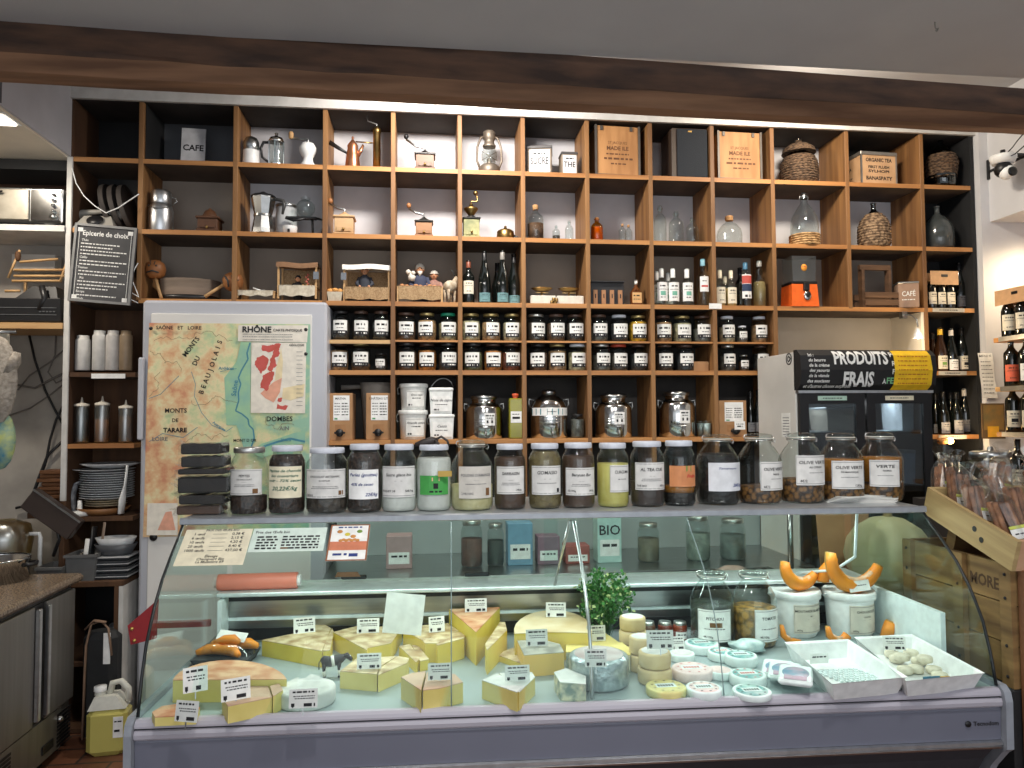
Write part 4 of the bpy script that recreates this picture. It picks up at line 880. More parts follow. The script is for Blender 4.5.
bottle('wine_bottle','red-topped dark wine bottle with tall cream label in the wine cubby',468.5,R3,.032,.235,BORD,wineg,M('red_capsule',(130,70,50),.4),(.83,1),L1(lcream,.22,.52,1.0),3.96)
bottle('wine_bottle','slim dark bottle with teal label, left of the tall pair',484.5,R3,.034,.285,FLUTE,wineg,blackm,(.8,1),L1(lteal,.03,.2,1.0),3.95)
bottle('wine_bottle','tallest slim dark bottle with teal label, centre of the wine cubby',502.5,R3,.034,.29,FLUTE,wineg,M('grey_capsule',(130,126,120),.4),(.83,1),L1(lteal,.03,.2,1.0),3.95)
bottle('wine_bottle','slim dark bottle with teal label at right of the wine cubby',514,R3,.034,.28,FLUTE,wineg,blackm,(.8,1),L1(lteal,.03,.18,1.0),3.985)
bottle('wine_bottle','unlabelled dark bottle hidden behind the tallest slim bottle',497.5,R3,.034,.25,FLUTE,wineg,blackm,(.8,1),None,4.08)
# gin bottles etc, bay 9
gw=L1(lwhite,.12,.62,1.1,M('green_mark',(110,170,150),.7)); liq=M('clear_liquid',(214,222,220),.1)
for k,(px,Y,l) in enumerate(((657,4.02,'white-capped clear bottle half hidden at the left of its cubby'),(661.5,3.95,'white-capped clear bottle with green and white label, leftmost in front'),(673,3.95,'white-capped clear bottle with green and white label, middle one'),(668,4.05,'white-capped clear bottle behind the leftmost front pair'),(687,3.95,'white-capped clear bottle with green and white label, right one'))):
    bottle('spirit_bottle',l,px,R3,.033 if Y<4 else .028,.208 if Y<4 else .205,BORD,glass,white,(.76,1),gw,Y,group='white-capped clear bottles')
bottle('spirit_bottle','tall clear bottle with oval white and red label beside the tag',703,R3,.033,.265,BORD,glass,M('blue_cap',(130,180,196),.4),(.86,1),lines([('b',-.7,.7,.3,.42,2),('s',-.5,.5,.7,.06,1)],.85,.3,.62,mats=[lwhite,ink,redp,bink,grink]),3.95)
for k,(px,Y,h,l) in enumerate(((720,3.95,.205,'small pale liqueur bottle with cream label at far left of its cubby'),(725,4.05,.19,'small cream-capped bottle behind the pale liqueur pair'),(731,3.95,.205,'small pale liqueur bottle with cream label beside the blue bottle'))):
    bottle('liqueur_bottle',l,px,R3,.03,h,BORD,glass,M('cream_cap',(214,206,184),.5),(.78,1),L1(lcream,.08,.52,1.0),Y,(.5,M('pale_gold',(206,180,120),.3)))
bottle('liqueur_bottle','blue-capped clear bottle with navy, red and white label',745.5,R3,.032,.25,BORD,glass,M('cap_blue2',(70,120,150),.4),(.85,1),lines([('b',-1,1,.62,.95,3),('b',-1,1,.3,.6,2),('s',-.5,.5,.1,.1,1)],1.0,.18,.72,mats=[lwhite,ink,M('navy_label',(36,54,84),.6),M('red_lbl2',(186,80,70),.6),grink]),3.95)
bottle('liqueur_bottle','dark wine-shaped bottle behind the blue-capped bottle',740,R3,.03,.25,BORD,wineg,blackm,(.85,1),None,4.09)
bottle('liqueur_bottle','tall plain pale bottle with narrow shoulders at right of its cubby',759.5,R3,.036,.265,FLUTE,glass,M('grey_cap2',(150,150,146),.3),(.88,1),None,3.97,(.55,M('pale_amber_liquid',(150,130,90),.15)))
# bay 8: square amber bottle and black gift box
p=S(636,304,R3,3.96); t=thing('whisky_bottle','small square amber whisky bottle with gold label','bottle',p)
b=MB(); b.box(-.03,.03,-.022,.022,.0005,.085,0,.008); b.lathe([(.024,.085),(.02,.096),(.010,.104),(.009,.12)],12); b.build('glass',M('amber_spirit_glass',(96,52,18),.12,spec=.8),t)
b=MB(); b.lathe([(.0105,.12),(.0105,.145),(.0001,.146)],12); b.build('cap',silverlid,t); b=MB(); b.box(-.026,.026,-.0232,-.0222,.015,.072); b.scrib(-.02,.02,.055,.007,1,None,-.0238); b.scrib(-.02,.02,.035,.004,1,None,-.0238); b.build('label',[M('gold_lbl',(206,164,110),.6),ink],t)
p=S(607.5,304,R3,3.96); w_=PX(591,624,290,3.96)/2; t=thing('gift_box','open black gift box showing four little copper packets','gift box',p)
b=MB(); h=.134; b.box(-w_,w_,.0,.05,.0005,h,0,.001); b.box(-w_,w_,-.02,.0,.0005,.006); b.box(-w_,w_,-.02,.0,h-.006,h); b.build('box_body',M('black_card',(30,30,33),.5),t)
for i in range(4):
    x=-w_+w_*2*(i+.5)/4; b=MB(); b.box(x-.011,x+.011,-.014,-.0005,.008,.085); b.text('I',x,.05,.03,1,y0=-.0148,bold=.04); b.build('packet',[M('copper_packet',(160,116,80),.5),ink],t)
# bay 7: brass scales
def scale(px,l,w_=.07):
    p=S(px,304,R3,3.99); t=thing('kitchen_scale',l,'scale',p)
    b=MB(); b.box(-w_,w_,-.045,.045,.0005,.05,0,.004); b.build('base',M('scale_white',(206,202,190),.5),t)
    b=MB(); b.tube([(0,0,.05),(0,0,.075)],.006,8); b.box(-w_*.5,w_*.5,-.004,.004,.07,.074); b.build('beam',brass,t)
    b=MB(); b.lathe([(.0001,.078),(.035,.08),(.058,.095),(.06,.097),(.056,.095),(.034,.084),(.0001,.082)],24,cy=-.0,sy=.7); b.build('weighing_pan',brass,t); return t
scale(542,'left old brass-pan scale on a white base in the scales cubby'); scale(569,'right old brass-pan scale on a white base in the scales cubby',.075)
p=S(554,302,R3,3.93); b=MB()
for x,y,z in ((-.012,0,.01),(.006,.004,.01),(-.002,0,.026),(.014,0,.022)): b.lathe([(.009,-.009),(.01,0),(.009,.009),(.0001,.01)],12,cx=x,cy=y,cz=z+.0005)
tag(b.build('brass_weights',brass,None,p),'little heap of brass weights between the two scales','scale weights')
# ---- santon market figures
skinm=M('clay_skin',(196,140,104),.7); hairw=M('white_hair',(214,208,196),.9,noise=50,bump=.5)
def fig(name,label,px,z,h,Y,robe,hat=None,beard=False,lean=0,arm=1,hatm=None):
    p=S(px,295,z,Y); t=thing(name,label,'figurine',p,0); s=h
    b=MB(); b.lathe([(.16*s,.0005),(.19*s,.1*s),(.15*s,.38*s),(.18*s,.6*s),(.17*s,.7*s),(.07*s,.76*s),(.05*s,.8*s)],16,sy=.75)
    for sx_ in (-1,1): b.tube([(sx_*.16*s,0,.68*s),(sx_*.24*s,-.05*s,.52*s),(sx_*.14*s,-.16*s,.44*s)],[.06*s,.055*s,.045*s],8)
    b.sph((lean*s,-.01*s,.88*s),.105*s,1,14,.9,1,1.15); b.sph((lean*s,-.12*s,.87*s),.022*s,1); 
    for sx_ in (-1,1): b.sph((sx_*.14*s,-.17*s,.43*s),.04*s,1,8); b.sph((lean*s+sx_*.1*s,-.01*s,.88*s),.025*s,1,8)
    b.build('figure_body',[robe,skinm],t)
    b=MB(); 
    for sx_ in (-1,1): b.sph((lean*s+sx_*.038*s,-.108*s,.9*s),.012*s,0,6)
    b.box(lean*s-.025*s,lean*s+.025*s,-.118*s,-.1*s,.825*s,.832*s); b.build('face_marks',darkp,t)
    b=MB()
    if hat=='cap': b.sph((lean*s,0,.97*s),.115*s,0,14,1,1,.6); b.lathe([(.13*s,.93*s),(.125*s,.95*s)],14,cx=lean*s)
    elif hat=='hair': b.sph((lean*s,.02*s,.93*s),.12*s,0,14,1,1,1)
    else: b.sph((lean*s,.02*s,.94*s),.107*s,0,14,.95,1,.9)
    if beard: b.tube([(lean*s,-.09*s,.83*s),(lean*s,-.1*s,.72*s)],[.07*s,.02*s],8)
    b.build('hat' if hat=='cap' else 'hair',hatm or hairw,t); return t
def stall(name,label,px0,px1,z,Y,htab,hroof,cloth,roofm,deep=.13,tag_side=None):
    x0=at(px0,290,Y).x; x1=at(px1,290,Y).x; w_=(x1-x0)/2; t=thing(name,label,'model stall',((x0+x1)/2,Y,z))
    b=MB(); b.box(-w_,w_,0,deep,htab-.006,htab)
    for x in (-w_+.006,w_-.006):
        for y in (.006,deep-.006): b.box(x-.005,x+.005,y-.005,y+.005,.0005,hroof if hroof else htab-.007)
    b.build('wooden_frame',wood_pale,t)
    b=MB(); n=14
    for i in range(n):
        xa_,xb_=-w_+.01+(2*w_-.02)*i/n,-w_+.01+(2*w_-.02)*(i+1)/n; f=lambda q:-.004-.004*math.sin(q*90)
        b.add([(xa_,f(xa_)-.002,.012+.003*math.sin(i)),(xb_,f(xb_)-.002,.012+.003*math.sin(i+1)),(xb_,-.003,htab+.002),(xa_,-.003,htab+.002)],[(0,1,2,3)],0,True)
    b.box(-w_+.008,w_-.008,-.004,deep-.01,htab+.0005,htab+.0025); b.build('table_cloth',cloth,t)
    if hroof:
        b=MB(); n=10
        for i in range(n):
            xa_,xb_=-w_-.004+(2*w_+.008)*i/n,-w_-.004+(2*w_+.008)*(i+1)/n; g=lambda q:.003*math.sin(q*7+px0)
            b.add([(xa_,-.008,hroof-.022+g(i)),(xb_,-.008,hroof-.022+g(i+1)),(xb_,-.006,hroof+.002+g(i+1)),(xa_,-.006,hroof+.002+g(i)),(xa_,deep,hroof-.01+g(i)),(xb_,deep,hroof-.01+g(i+1))],[(0,1,2,3),(3,2,5,4)],0,True)
        b.build('awning',roofm,t)
        b=MB(); b.box(-w_+.004,w_-.004,deep,deep+.002,htab,hroof-.012); b.build('back_cloth',burlap,t)
    if tag_side:
        b=MB(); x=tag_side*(w_-.004); b.box(x-.014,x+.014,-.012,-.0105,hroof-.075,hroof-.04); b.build('slate_tag',M('slate_tag',(106,112,120),.6),t)
    return t
stall('market_stall','model market stall with white awning and burlap counter',343,390,R3,3.93,.07,.178,burlap,linen.copy() if 0 else M('white_awning',(220,216,208),.9,noise=30),.13,-1)
fig('seller_figurine','bald figurine in dark coat standing in the white-roofed stall',365,R3+.0,.172,4.0,M('dark_coat',(52,56,66),.8),None,hatm=skinm)
stall('market_stall','model stall with brown canvas roof and cream cloth on the fridge',277,317,R3+.012,3.92,.06,.165,linen,M('brown_canvas',(128,96,70),.9,noise=30),.12,1)
fig('seller_figurine','dark hooded figurine inside the brown-roofed stall',298,R3+.012,.13,3.99,M('black_coat',(26,25,28),.8),'hair',hatm=M('black_hood',(26,24,26),.8))
t=stall('market_stall','long burlap-covered stall table with small loaves on top',397,443,R3,3.93,.083,0,burlap,None,.11)
for i in range(9):
    p=S(402+i*4.6,290,R3+.0865,3.955+(i%3)*.02); b=MB(); b.sph((0,0,.009),.011,0,10,1.2,.9,.75); tag(b.build('model_loaf',M('loaf_brown',(176,124,84),.8,noise=30),None,p),'tiny brown loaf lying on the long burlap stall table','model food','tiny loaves on the burlap table')
fig('seller_figurine','white-bearded figurine holding a goose behind the burlap table',420,R3,.2,4.07,M('navy_coat',(56,62,84),.8),'hair',True)
p=S(411,262,R3+.135,4.03); b=MB(); b.tube([(0,0,0),(.005,0,.02),(-.005,0,.045)],[.018,.022,.01],10); b.sph((-.014,-.01,.045),.014); b.sph((.012,-.01,.04),.012); tag(b.build('goose_figurine',hairw,None,p),'small white goose held by the white-bearded figurine','figurine')
fig('seller_figurine','figurine in pinkish dress and white bonnet behind the burlap table',434,R3,.172,4.07,M('pink_dress',(176,136,120),.8,noise=40,rgb2=(140,100,90)),'cap',hatm=hairw)
p=S(449.5,303,R3,3.95); t=thing('goat_figurine','shaggy brown and white goat figurine at the right of the burlap table','figurine',p,.9)
b=MB(); b.tube([(-.03,0,.06),(0,0,.065),(.03,0,.068),(.045,0,.09),(.055,0,.105)],[.018,.026,.024,.014,.011],10)
for x,y in ((-.024,-.012),(-.022,.012),(.024,-.012),(.026,.012)): b.tube([(x,y,.05),(x,y,.0005)],[.008,.005],6)
b.tube([(.055,0,.106),(.075,0,.1)],[.012,.006],8); b.build('body',M('goat_coat',(148,124,96),.9,noise=40,rgb2=(206,196,176),bump=.6),t)
b=MB(); 
for y in (-1,1): b.tube([(.052,y*.006,.113),(.045,y*.012,.13),(.035,y*.016,.138)],[.003,.0025,.001],6)
b.build('horns',darkp,t)
p=S(335,303,R3,3.94); t=thing('model_crate_of_bread','small cream crate heaped with golden loaves left of the stall','model crate',p)
w_=PX(328,343,300)/2
b=MB(); b.prism([(-w_*.8,-.02),(w_*.8,-.02),(w_*.8,.03),(-w_*.8,.03)],.0005,.05,0,top=[(-w_,-.025),(w_,-.025),(w_,.035),(-w_,.035)]); b.build('crate',linen,t)
for i in range(6):
    b=MB(); b.sph((-w_*.65+i%3*w_*.65,-.008+.02*(i//3),.057+.006*(i%2)),.013,0,10,1.2,.8,.8); b.build('loaf',M('golden_loaf',(206,150,84),.8,noise=30),t)
stall('market_stall','low little table with cream cloth and a white knife on the fridge',236,275,R3+.012,3.92,.038,0,linen,None,.09)
p=S(257,296,R3+.052,3.94); b=MB(); b.tube([(-.02,0,.016),(.02,0,.002)],.004,6); b.box(-.0,.04,-.01,.01,.0005,.004); tag(b.build('model_knife',white,None,p),'tiny white cleaver resting on the low cream-clothed table','model tool')
p=S(310,292,R3+.078,3.93)
for i in range(4):
    q=S(303+i*4,292,R3+.075,3.935); b=MB(); b.sph((0,0,.006),.008,0,8); tag(b.build('model_bun',M('golden_loaf',(206,150,84)),None,q),'tiny golden bun in front of the hooded figurine','model food','tiny buns in the brown-roofed stall')
p=S(307.5,270,R3+.085,3.96); t=thing('hanging_sausages','string of tiny reddish sausages hanging in the brown-roofed stall','model food',p)
b=MB()
for i in range(5): b.sph((.004*(-1)**i,-.004,.058-i*.012),.007,0,8,1,1,.8)
b.tube([(0,0,.07),(0,0,0)],.0015,5); b.build('sausages',M('sausage_red',(190,106,92),.6),t)
# col 2 row 3 : bongo mallets, drum pan
def maraca(px,Y,l,rz,face,z=R3+.01):
    p=S(px,280,z,Y); t=thing('wooden_puppet_head',l,'carved wooden figure',p,rz)
    b=MB(); b.lathe([(.0001,.105),(.03,.108),(.045,.125),(.05,.155),(.042,.185),(.02,.2),(.0001,.203)],20); b.build('head',M('carved_wood',(160,104,58),.5,noise=12,rgb2=(130,80,42)),t)
    b=MB(); b.tube([(.0,-.0,.11),(.022,-.02,.05),(.04,-.03,.0005)],[.009,.008,.009],8); b.build('handle',wood_pale,t)
    b=MB(); b.tube([(-.03,-.042,.13),(0,-.052,.138),(.03,-.042,.13)],.004,6); 
    for s in (-1,1): b.sph((s*.018,-.045,.165),.005,0,8); b.tube([(s*.008,-.047,.17),(s*.012,-.042,.19)],.002,5)
    b.build('painted_face',darkp,t); return t
maraca(155.5,3.98,'round carved wooden head on a handle at left of the sieve',0,1)
t=maraca(223,3.96,'carved wooden head lying tipped at right of the sieve',0,1); t.rotation_euler=(0,1.25,0); t.location=S(204,290,R3+.055,3.96)
p=S(190,297,R3,4.04); t=thing('old_sieve','wide old grey wooden sieve lying on its side behind the fridge top','sieve',p,.1)
b=MB(); b.lathe([(.15,.03),(.152,.115),(.144,.115),(.142,.03)],40,cap=False,sy=.72); b.build('rim',M('weathered_grey_wood',(128,112,98),.8,noise=12,rgb2=(96,84,74),stretch=(.3,.3,2)),t)
b=MB(); b.lathe([(.13,.0005),(.15,.01),(.15,.03),(.13,.0305),(.0001,.03)],36,sy=.72); b.build('base',blackm,t)
# col 2 row 2: milk can, small mill ; row 1: CAFE sign
p=S(162,231,R2,4.0); t=thing('milk_can','aluminium milk can with lid and wire handle','milk can',p)
b=MB(); b.lathe([(.0001,.0005),(.055,.0005),(.058,.006),(.058,.1),(.05,.125),(.045,.13)],28); b.build('body',alu,t); b=MB(); b.lathe([(.046,.131),(.048,.135),(.048,.185),(.04,.192),(.0001,.194)],28); b.build('lid',alu,t)
b=MB(); b.tube([(.058*math.cos(a),-.058*abs(math.sin(a))-.004,.13-.03*abs(math.sin(a))) for a in [i*PI/12 for i in range(13)]],.002,6); b.tube([(.058,0,.13),(.075,0,.145),(.07,0,.16),(.05,0,.165)],.003,6); b.build('wire_handle',steel,t)
def mill(px,z,label,bw,bh,bodym,topm,crank=True,Y=3.98,dome=.0,knob=wood_pale,cd=-1,drawer=True,py=230,ch=.05,cl=.06,toph=.0):
    p=S(px,py,z,Y); t=thing('coffee_grinder',label,'coffee grinder',p,0)
    b=MB(); b.box(-bw*.56,bw*.56,-bw*.56,bw*.56,.0005,.008,0,.002); b.box(-bw*.5,bw*.5,-bw*.5,bw*.5,.008,bh,0,.002); b.build('box_body',bodym,t)
    b=MB(); b.box(-bw*.58,bw*.58,-bw*.58,bw*.58,bh,bh+.007,0,.002); b.lathe([(bw*.42,bh+.007),(bw*.4,bh+.012),(bw*.25,bh+.02+dome),(.008,bh+.026+dome),(.006,bh+.03+dome+toph)],20); b.build('top_plate',topm,t)
    if drawer:
        d=MB(); d.box(-bw*.38,bw*.38,-bw*.5-.004,-bw*.5-.0005,.012,bh*.45,0,.001); dr=d.build('drawer',bodym,t); k=MB(); k.sph((0,-bw*.5-.009,bh*.28),.006); k.build('knob',brass,dr)
    if crank:
        z0=bh+.03+dome+toph; b=MB(); b.tube([(0,0,z0-.01),(0,0,z0+.01),(cd*cl*.5,0,z0+.016),(cd*cl,0,z0+ch*.55)],.0045,8); c=b.build('crank',steel,t)
        b=MB(); b.sph((cd*cl,0,z0+ch*.55+.012),.011,0,10,1,1,1.1); b.build('knob',knob,c)
    return t
mill(211,R2,'tiny dark wooden coffee grinder without crank beside the milk can',.09,.045,M('dark_walnut',(84,54,34),.5),M('dark_walnut',(84,54,34)),False,dome=.012)
p=S(192.5,158,R1,4.02); t=thing('enamel_sign','worn white sign reading CAFE leaning in the dark cubby','sign',p,.08); w_=PX(181,205,150,4.02)/2; h=.225
b=MB(); b.T=Matrix.Rotation(-.12,4,'X'); b.box(-w_,w_,0,.006,.0005,h,0,.001); b.build('plate',M('worn_white',(196,196,198),.7,noise=14,rgb2=(170,170,172)),t)
b=MB(); b.T=Matrix.Rotation(-.12,4,'X'); b.text('CAFE',0,h*.5,.046,0,y0=-.0008,w=w_*1.7,bold=.03); b.build('lettering',ink,t)
# col 3 row 1
p=S(252,162,R1,3.98); t=thing('burr_grinder','small white hand grinder with steel domed top at left','coffee grinder',p)
b=MB(); b.lathe([(.0001,.0005),(.04,.0005),(.043,.006),(.04,.05),(.041,.062)],24); b.build('base',white,t); b=MB(); b.lathe([(.036,.062),(.042,.072),(.041,.095),(.03,.113),(.012,.12),(.0001,.121)],24); b.build('steel_top',steel,t)
p=S(277,162,R1,3.98); t=thing('french_press','glass French press with black handle in the upper cubby','coffee press',p)
b=MB(); b.lathe([(.032,.004),(.033,.012),(.033,.105)],20,cap=False); b.build('glass_beaker',glass,t)
b=MB(); b.lathe([(.034,.0005),(.035,.004),(.035,.01)],20); b.lathe([(.035,.1),(.037,.104),(.03,.118),(.01,.124),(.006,.13),(.009,.138),(.0001,.142)],20)
for a in range(4): q=a*PI/2+.4; b.box(.034*math.cos(q)-.003,.034*math.cos(q)+.003,.034*math.sin(q)-.002,.034*math.sin(q)+.002,.004,.102)
b.build('metal_frame',chrome,t); b=MB(); b.tube([(-.034,0,.1),(-.06,0,.1),(-.072,0,.075),(-.066,0,.04),(-.038,0,.02)],[.006,.007,.007,.006,.005],8); b.build('handle',blackm,t)
def wmill():
    p=S(308.5,162,R1,3.98); t=thing('ceramic_coffee_mill','white ceramic hand mill with wood-knobbed crank pointing left','coffee grinder',p)
    b=MB(); b.lathe([(.0001,.0005),(.036,.0005),(.036,.012),(.026,.022),(.022,.04),(.03,.05),(.04,.068),(.04,.082),(.028,.1),(.0001,.104)],24); b.build('body',white,t)
    b=MB(); b.tube([(0,0,.1),(0,0,.12),(-.03,0,.118),(-.075,0,.122)],.0045,8); c=b.build('crank',steel,t); b=MB(); b.lathe([(.0001,.118),(.011,.12),(.012,.14),(.008,.147),(.0001,.148)],12,cx=-.078); b.build('knob',wood_pale,c)
wmill()
# col 4 row 1: cezve and Turkish mill
p=S(353,166,R1,3.98); t=thing('copper_coffee_pot','small copper Turkish coffee pot with long dark handle','coffee pot',p)
b=MB(); b.lathe([(.0001,.0005),(.032,.0005),(.034,.006),(.028,.05),(.022,.075),(.024,.085),(.012,.1),(.004,.108),(.006,.115),(.0001,.122)],24); b.tube([(.02,0,.05),(.036,0,.07),(.046,0,.09)],[.01,.008,.005],8); b.build('body',copper,t)
b=MB(); b.tube([(-.024,0,.058),(-.06,0,.075),(-.1,0,.095)],[.004,.007,.009],8); b.build('handle',blackm,t)
p=S(377,166,R1,3.98); t=thing('brass_spice_mill','tall cylindrical brass Turkish mill with bent crank','coffee grinder',p)
b=MB(); b.lathe([(.0001,.0005),(.019,.0005),(.019,.17),(.021,.172),(.021,.19),(.008,.2),(.0001,.205)],20); b.build('body',brass,t); b=MB(); b.tube([(0,0,.2),(0,0,.212),(-.045,0,.225),(-.052,0,.25)],.003,8); b.build('crank',steel,t)
b=MB(); b.tube([(-.02,0,.125),(-.105,0,.128)],.0035,8); b.build('side_rod',brass,t)
# col 5 row 1
walnut=M('walnut_box',(112,76,52),.5,noise=12,rgb2=(86,56,38),stretch=(.3,1,2))
mill(425,R1,'dark walnut coffee grinder with crank raised to the left, top row',.082,.062,walnut,M('black_iron',(46,44,44),.4,.6),knob=blackm,py=165,cl=.085,ch=.08)
# col 6 row 1 lantern
p=S(489,168,R1,4.0); t=thing('storm_lantern','weathered grey hurricane lantern in the top row','lantern',p); rust=M('weathered_iron',(128,118,106),.5,.6,noise=14,rgb2=(96,86,76))
b=MB(); b.lathe([(.0001,.0005),(.052,.0005),(.056,.008),(.056,.03),(.04,.042),(.028,.045)],24); b.build('fuel_tank',rust,t); b=MB(); b.lathe([(.03,.048),(.04,.07),(.042,.09),(.03,.12)],20,cap=False); b.build('glass_globe',glass,t); b=MB(); b.lathe([(.012,.046),(.012,.07),(.004,.075)],10); b.build('burner',rust,t)
b=MB(); b.lathe([(.034,.12),(.036,.126),(.026,.135),(.026,.15),(.032,.155),(.032,.185),(.02,.192),(.0001,.193)],20); b.build('chimney_top',rust,t)
for s in (-1,1):
    b=MB(); b.tube([(s*.05,0,.03),(s*.064,0,.06),(s*.062,0,.12),(s*.045,0,.16),(s*.03,0,.165)],.006,8); b.build('side_tube',rust,t)
b=MB(); b.tube([(-.042,-.01,.06),(.042,-.01,.1)],.0015,5); b.tube([(.042,-.01,.06),(-.042,-.01,.1)],.0015,5); b.build('wire_guard',rust,t)
# col 7 row 1: SUCRE, THE
def tin(px0,px1,z,label,word,h,Y=3.97,rz=.0,side=None,py=170):
    x0=at(px0,py,Y).x; x1=at(px1,py,Y).x; w_=(x1-x0)/2; t=thing('storage_tin',label,'storage tin',((x0+x1)/2,Y+w_,z),rz)
    b=MB(); b.box(-w_,w_,-w_,w_,.0005,h*.9,0,.003); b.build('tin_body',side or M('tin_grey_brown',(136,122,106),.6,noise=10,rgb2=(112,98,84)),t)
    b=MB(); b.box(-w_*1.04,w_*1.04,-w_*1.04,w_*1.04,h*.9,h,0,.002); b.build('lid',M('tin_lid',(70,68,68),.5),t)
    b=MB(); b.box(-w_*.84,w_*.84,-w_-.0012,-w_-.0002,h*.08,h*.86); b.text(word,0,h*.46,h*.33,1,w=w_*1.45,y0=-w_-.0016,bold=.015); b.scrib(-w_*.5,w_*.5,h*.72,.006,1,None,-w_-.0016); b.build('front_label',[M('tin_white',(206,206,208),.6),ink],t)
tin(530,552,R1,'larger white and black tin lettered SUCRE','SUCRE',.135,rz=-.18); tin(561,577,R1,'smaller white and black tin lettered THE','THE',.108)
# crates MADE ILE
def crate(px0,px1,label,y0=.26,Y=3.93,rz=.0):
    x0=at(px0,155,Y).x; x1=at(px1,155,Y).x; w_=(x1-x0)/2; t=thing('wooden_tea_chest',label,'tea chest',((x0+x1)/2,Y+.1,R1),rz); h=y0
    wc=M('plywood_chest',(190,140,90),.6,noise=8,rgb2=(160,112,66),stretch=(2,1,.4))
    b=MB(); b.box(-w_+.006,w_-.006,-.094,.094,.006,h-.004); b.build('panel',wc,t)
    b=MB(); 
    for x in (-w_,w_-.012):
        b.box(x,x+.012,-.1,-.088,.0005,h); b.box(x,x+.012,.088,.1,.0005,h); b.box(x,x+.012,-.088,.088,.0005,.012); b.box(x,x+.012,-.088,.088,h-.012,h)
    b.box(-w_+.012,w_-.012,-.1,-.088,.0005,.012); b.box(-w_+.03,-w_+.045,-.101,-.0945,h-.03,h-.006); b.box(w_-.06,w_-.045,-.101,-.0945,h-.03,h-.006); b.build('metal_edging',M('chest_edging',(92,86,80),.5,.5),t)
    b=MB(); 
    b.text('ST JACQUES',0,h*.66,.02,0,y0=-.0946); b.text('MADE ILE',0,h*.55,.03,0,y0=-.0946,bold=.03); b.scrib(-w_*.5,w_*.5,h*.44,.008,0,None,-.0946); b.scrib(-w_*.6,w_*.7,h*.35,.011,0,None,-.0946); b.scrib(-w_*.3,w_*.4,h*.25,.008,0,None,-.0946); b.build('stencil_print',M('stencil_brown',(96,62,40),.8),t)
crate(594,640,'plywood tea chest with metal edges in the left chest cubby',.286,rz=.05); crate(717,762,'plywood tea chest with metal edges right of the black speaker',.28,rz=.03)
p=S(684,177,R1,4.02); t=thing('loudspeaker','black loudspeaker with fabric front in the top row','loudspeaker',p,-.0); w_=PX(663,700,150,4.04)/2
b=MB(); b.box(-w_,w_,-.08,.12,.0005,.262,0,.003); b.build('cabinet',M('speaker_brown',(60,46,36),.5),t); b=MB(); b.box(-w_*.72,w_-.002,-.09,-.0805,.006,.256,0,.003); b.build('front_grille',M('speaker_cloth',(34,38,44),.9,noise=200,bump=.4),t); b=MB(); b.box(-.012,.012,-.092,-.0905,.238,.246); b.build('badge',brass,t)
# wicker demijohns
def demi(px,z,label,r,h,Y=4.02,wm=wicker,wick=.75,neck=True,gm=ggrey,taper=1.0,wr=1.03):
    p=S(px,200,z,Y); t=thing('wicker_demijohn',label,'demijohn',p)
    pr=[(.0001,.0005),(r*.8,.0005),(r*.98,h*.06),(r,h*.3),(r*.97,h*.48),(r*.8,h*.62),(r*.5,h*.74),(r*.22,h*.82),(r*.17,h*.85),(r*.16,h*.97),(r*.2,h*.98),(r*.2,h)]
    b=MB(); b.lathe([(a*.97,c) for a,c in pr],28,cap=False); b.build('glass',gm,t)
    b=MB(); ww=[(a*wr,c) for a,c in pr if c<=h*wick+.001]; 
    if taper!=1: ww=[(a*(taper+(1-taper)*min(1,c/(h*.5))),c) for a,c in ww]
    b.lathe(ww,28,cap=False); 
    for k in range(int(h*wick/.014)):
        zz=.007+k*.014; a=None
        for (r0,c0),(r1,c1) in zip(ww,ww[1:]):
            if c0<=zz<=c1 and c1>c0: a=r0+(r1-r0)*(zz-c0)/(c1-c0)
        if a: b.tube([(a*math.cos(q*PI/12)*(1+.012*(-1)**(q+k)),a*math.sin(q*PI/12)*(1+.012*(-1)**(q+k)),zz) for q in range(25)],.0042,5)
    b.build('wicker_cover',wm,t); return t
p=demi(798,R1,'dark wicker-wrapped demijohn with domed lid in the top row',.105,.27,4.03,wick=.72)
b=MB(); b.lathe([(.098,.19),(.09,.215),(.055,.24),(.02,.25),(.018,.27),(.0001,.275)],28); b.build('wicker_lid',wicker,p)
demi(940,R1,'small grey wicker-wrapped bottle in the far right top cubby',.082,.25,4.0,wick=.62,taper=.72,wr=1.12)
demi(871,R2,'round wicker-covered bottle with glass neck in the second row',.088,.24,3.99,wm=M('grey_tan_wicker',(150,124,96),.85,noise=50,rgb2=(92,72,54),kind='voronoi',bump=1),wick=.76)
p=S(803,244,R2,3.99); t=thing('swing_top_demijohn','clear glass demijohn with pale wicker base and swing stopper','demijohn',p); r=.075
b=MB(); b.lathe([(.0001,.0005),(r*.95,.0005),(r,.01),(r,.1),(r*.9,.14),(r*.55,.18),(.02,.205),(.018,.235)],28,cap=False); b.build('glass',glass,t); b=MB(); b.lathe([(r*1.03,.0005),(r*1.05,.01),(r*1.05,.055)],28,cap=False)
for k in range(5): b.tube([(r*1.05*math.cos(q*PI/12),r*1.05*math.sin(q*PI/12),.006+k*.011) for q in range(25)],.005,5)
b.build('wicker_base',wicker_l,t); b=MB(); b.lathe([(.021,.235),(.022,.248),(.0001,.25)],14); b.tube([(.02,0,.215),(.026,0,.235),(.01,0,.255),(-.01,0,.255),(-.026,0,.235),(-.02,0,.215)],.002,6); b.build('stopper',steel,t)
demi(934,R2,'dark smoky glass carboy in the far right second-row cubby',.092,.23,4.02,wick=.0,gm=M('smoked_glass_solid',(62,66,66),.12,spec=.7)).children[1]['label']='dark base ring'
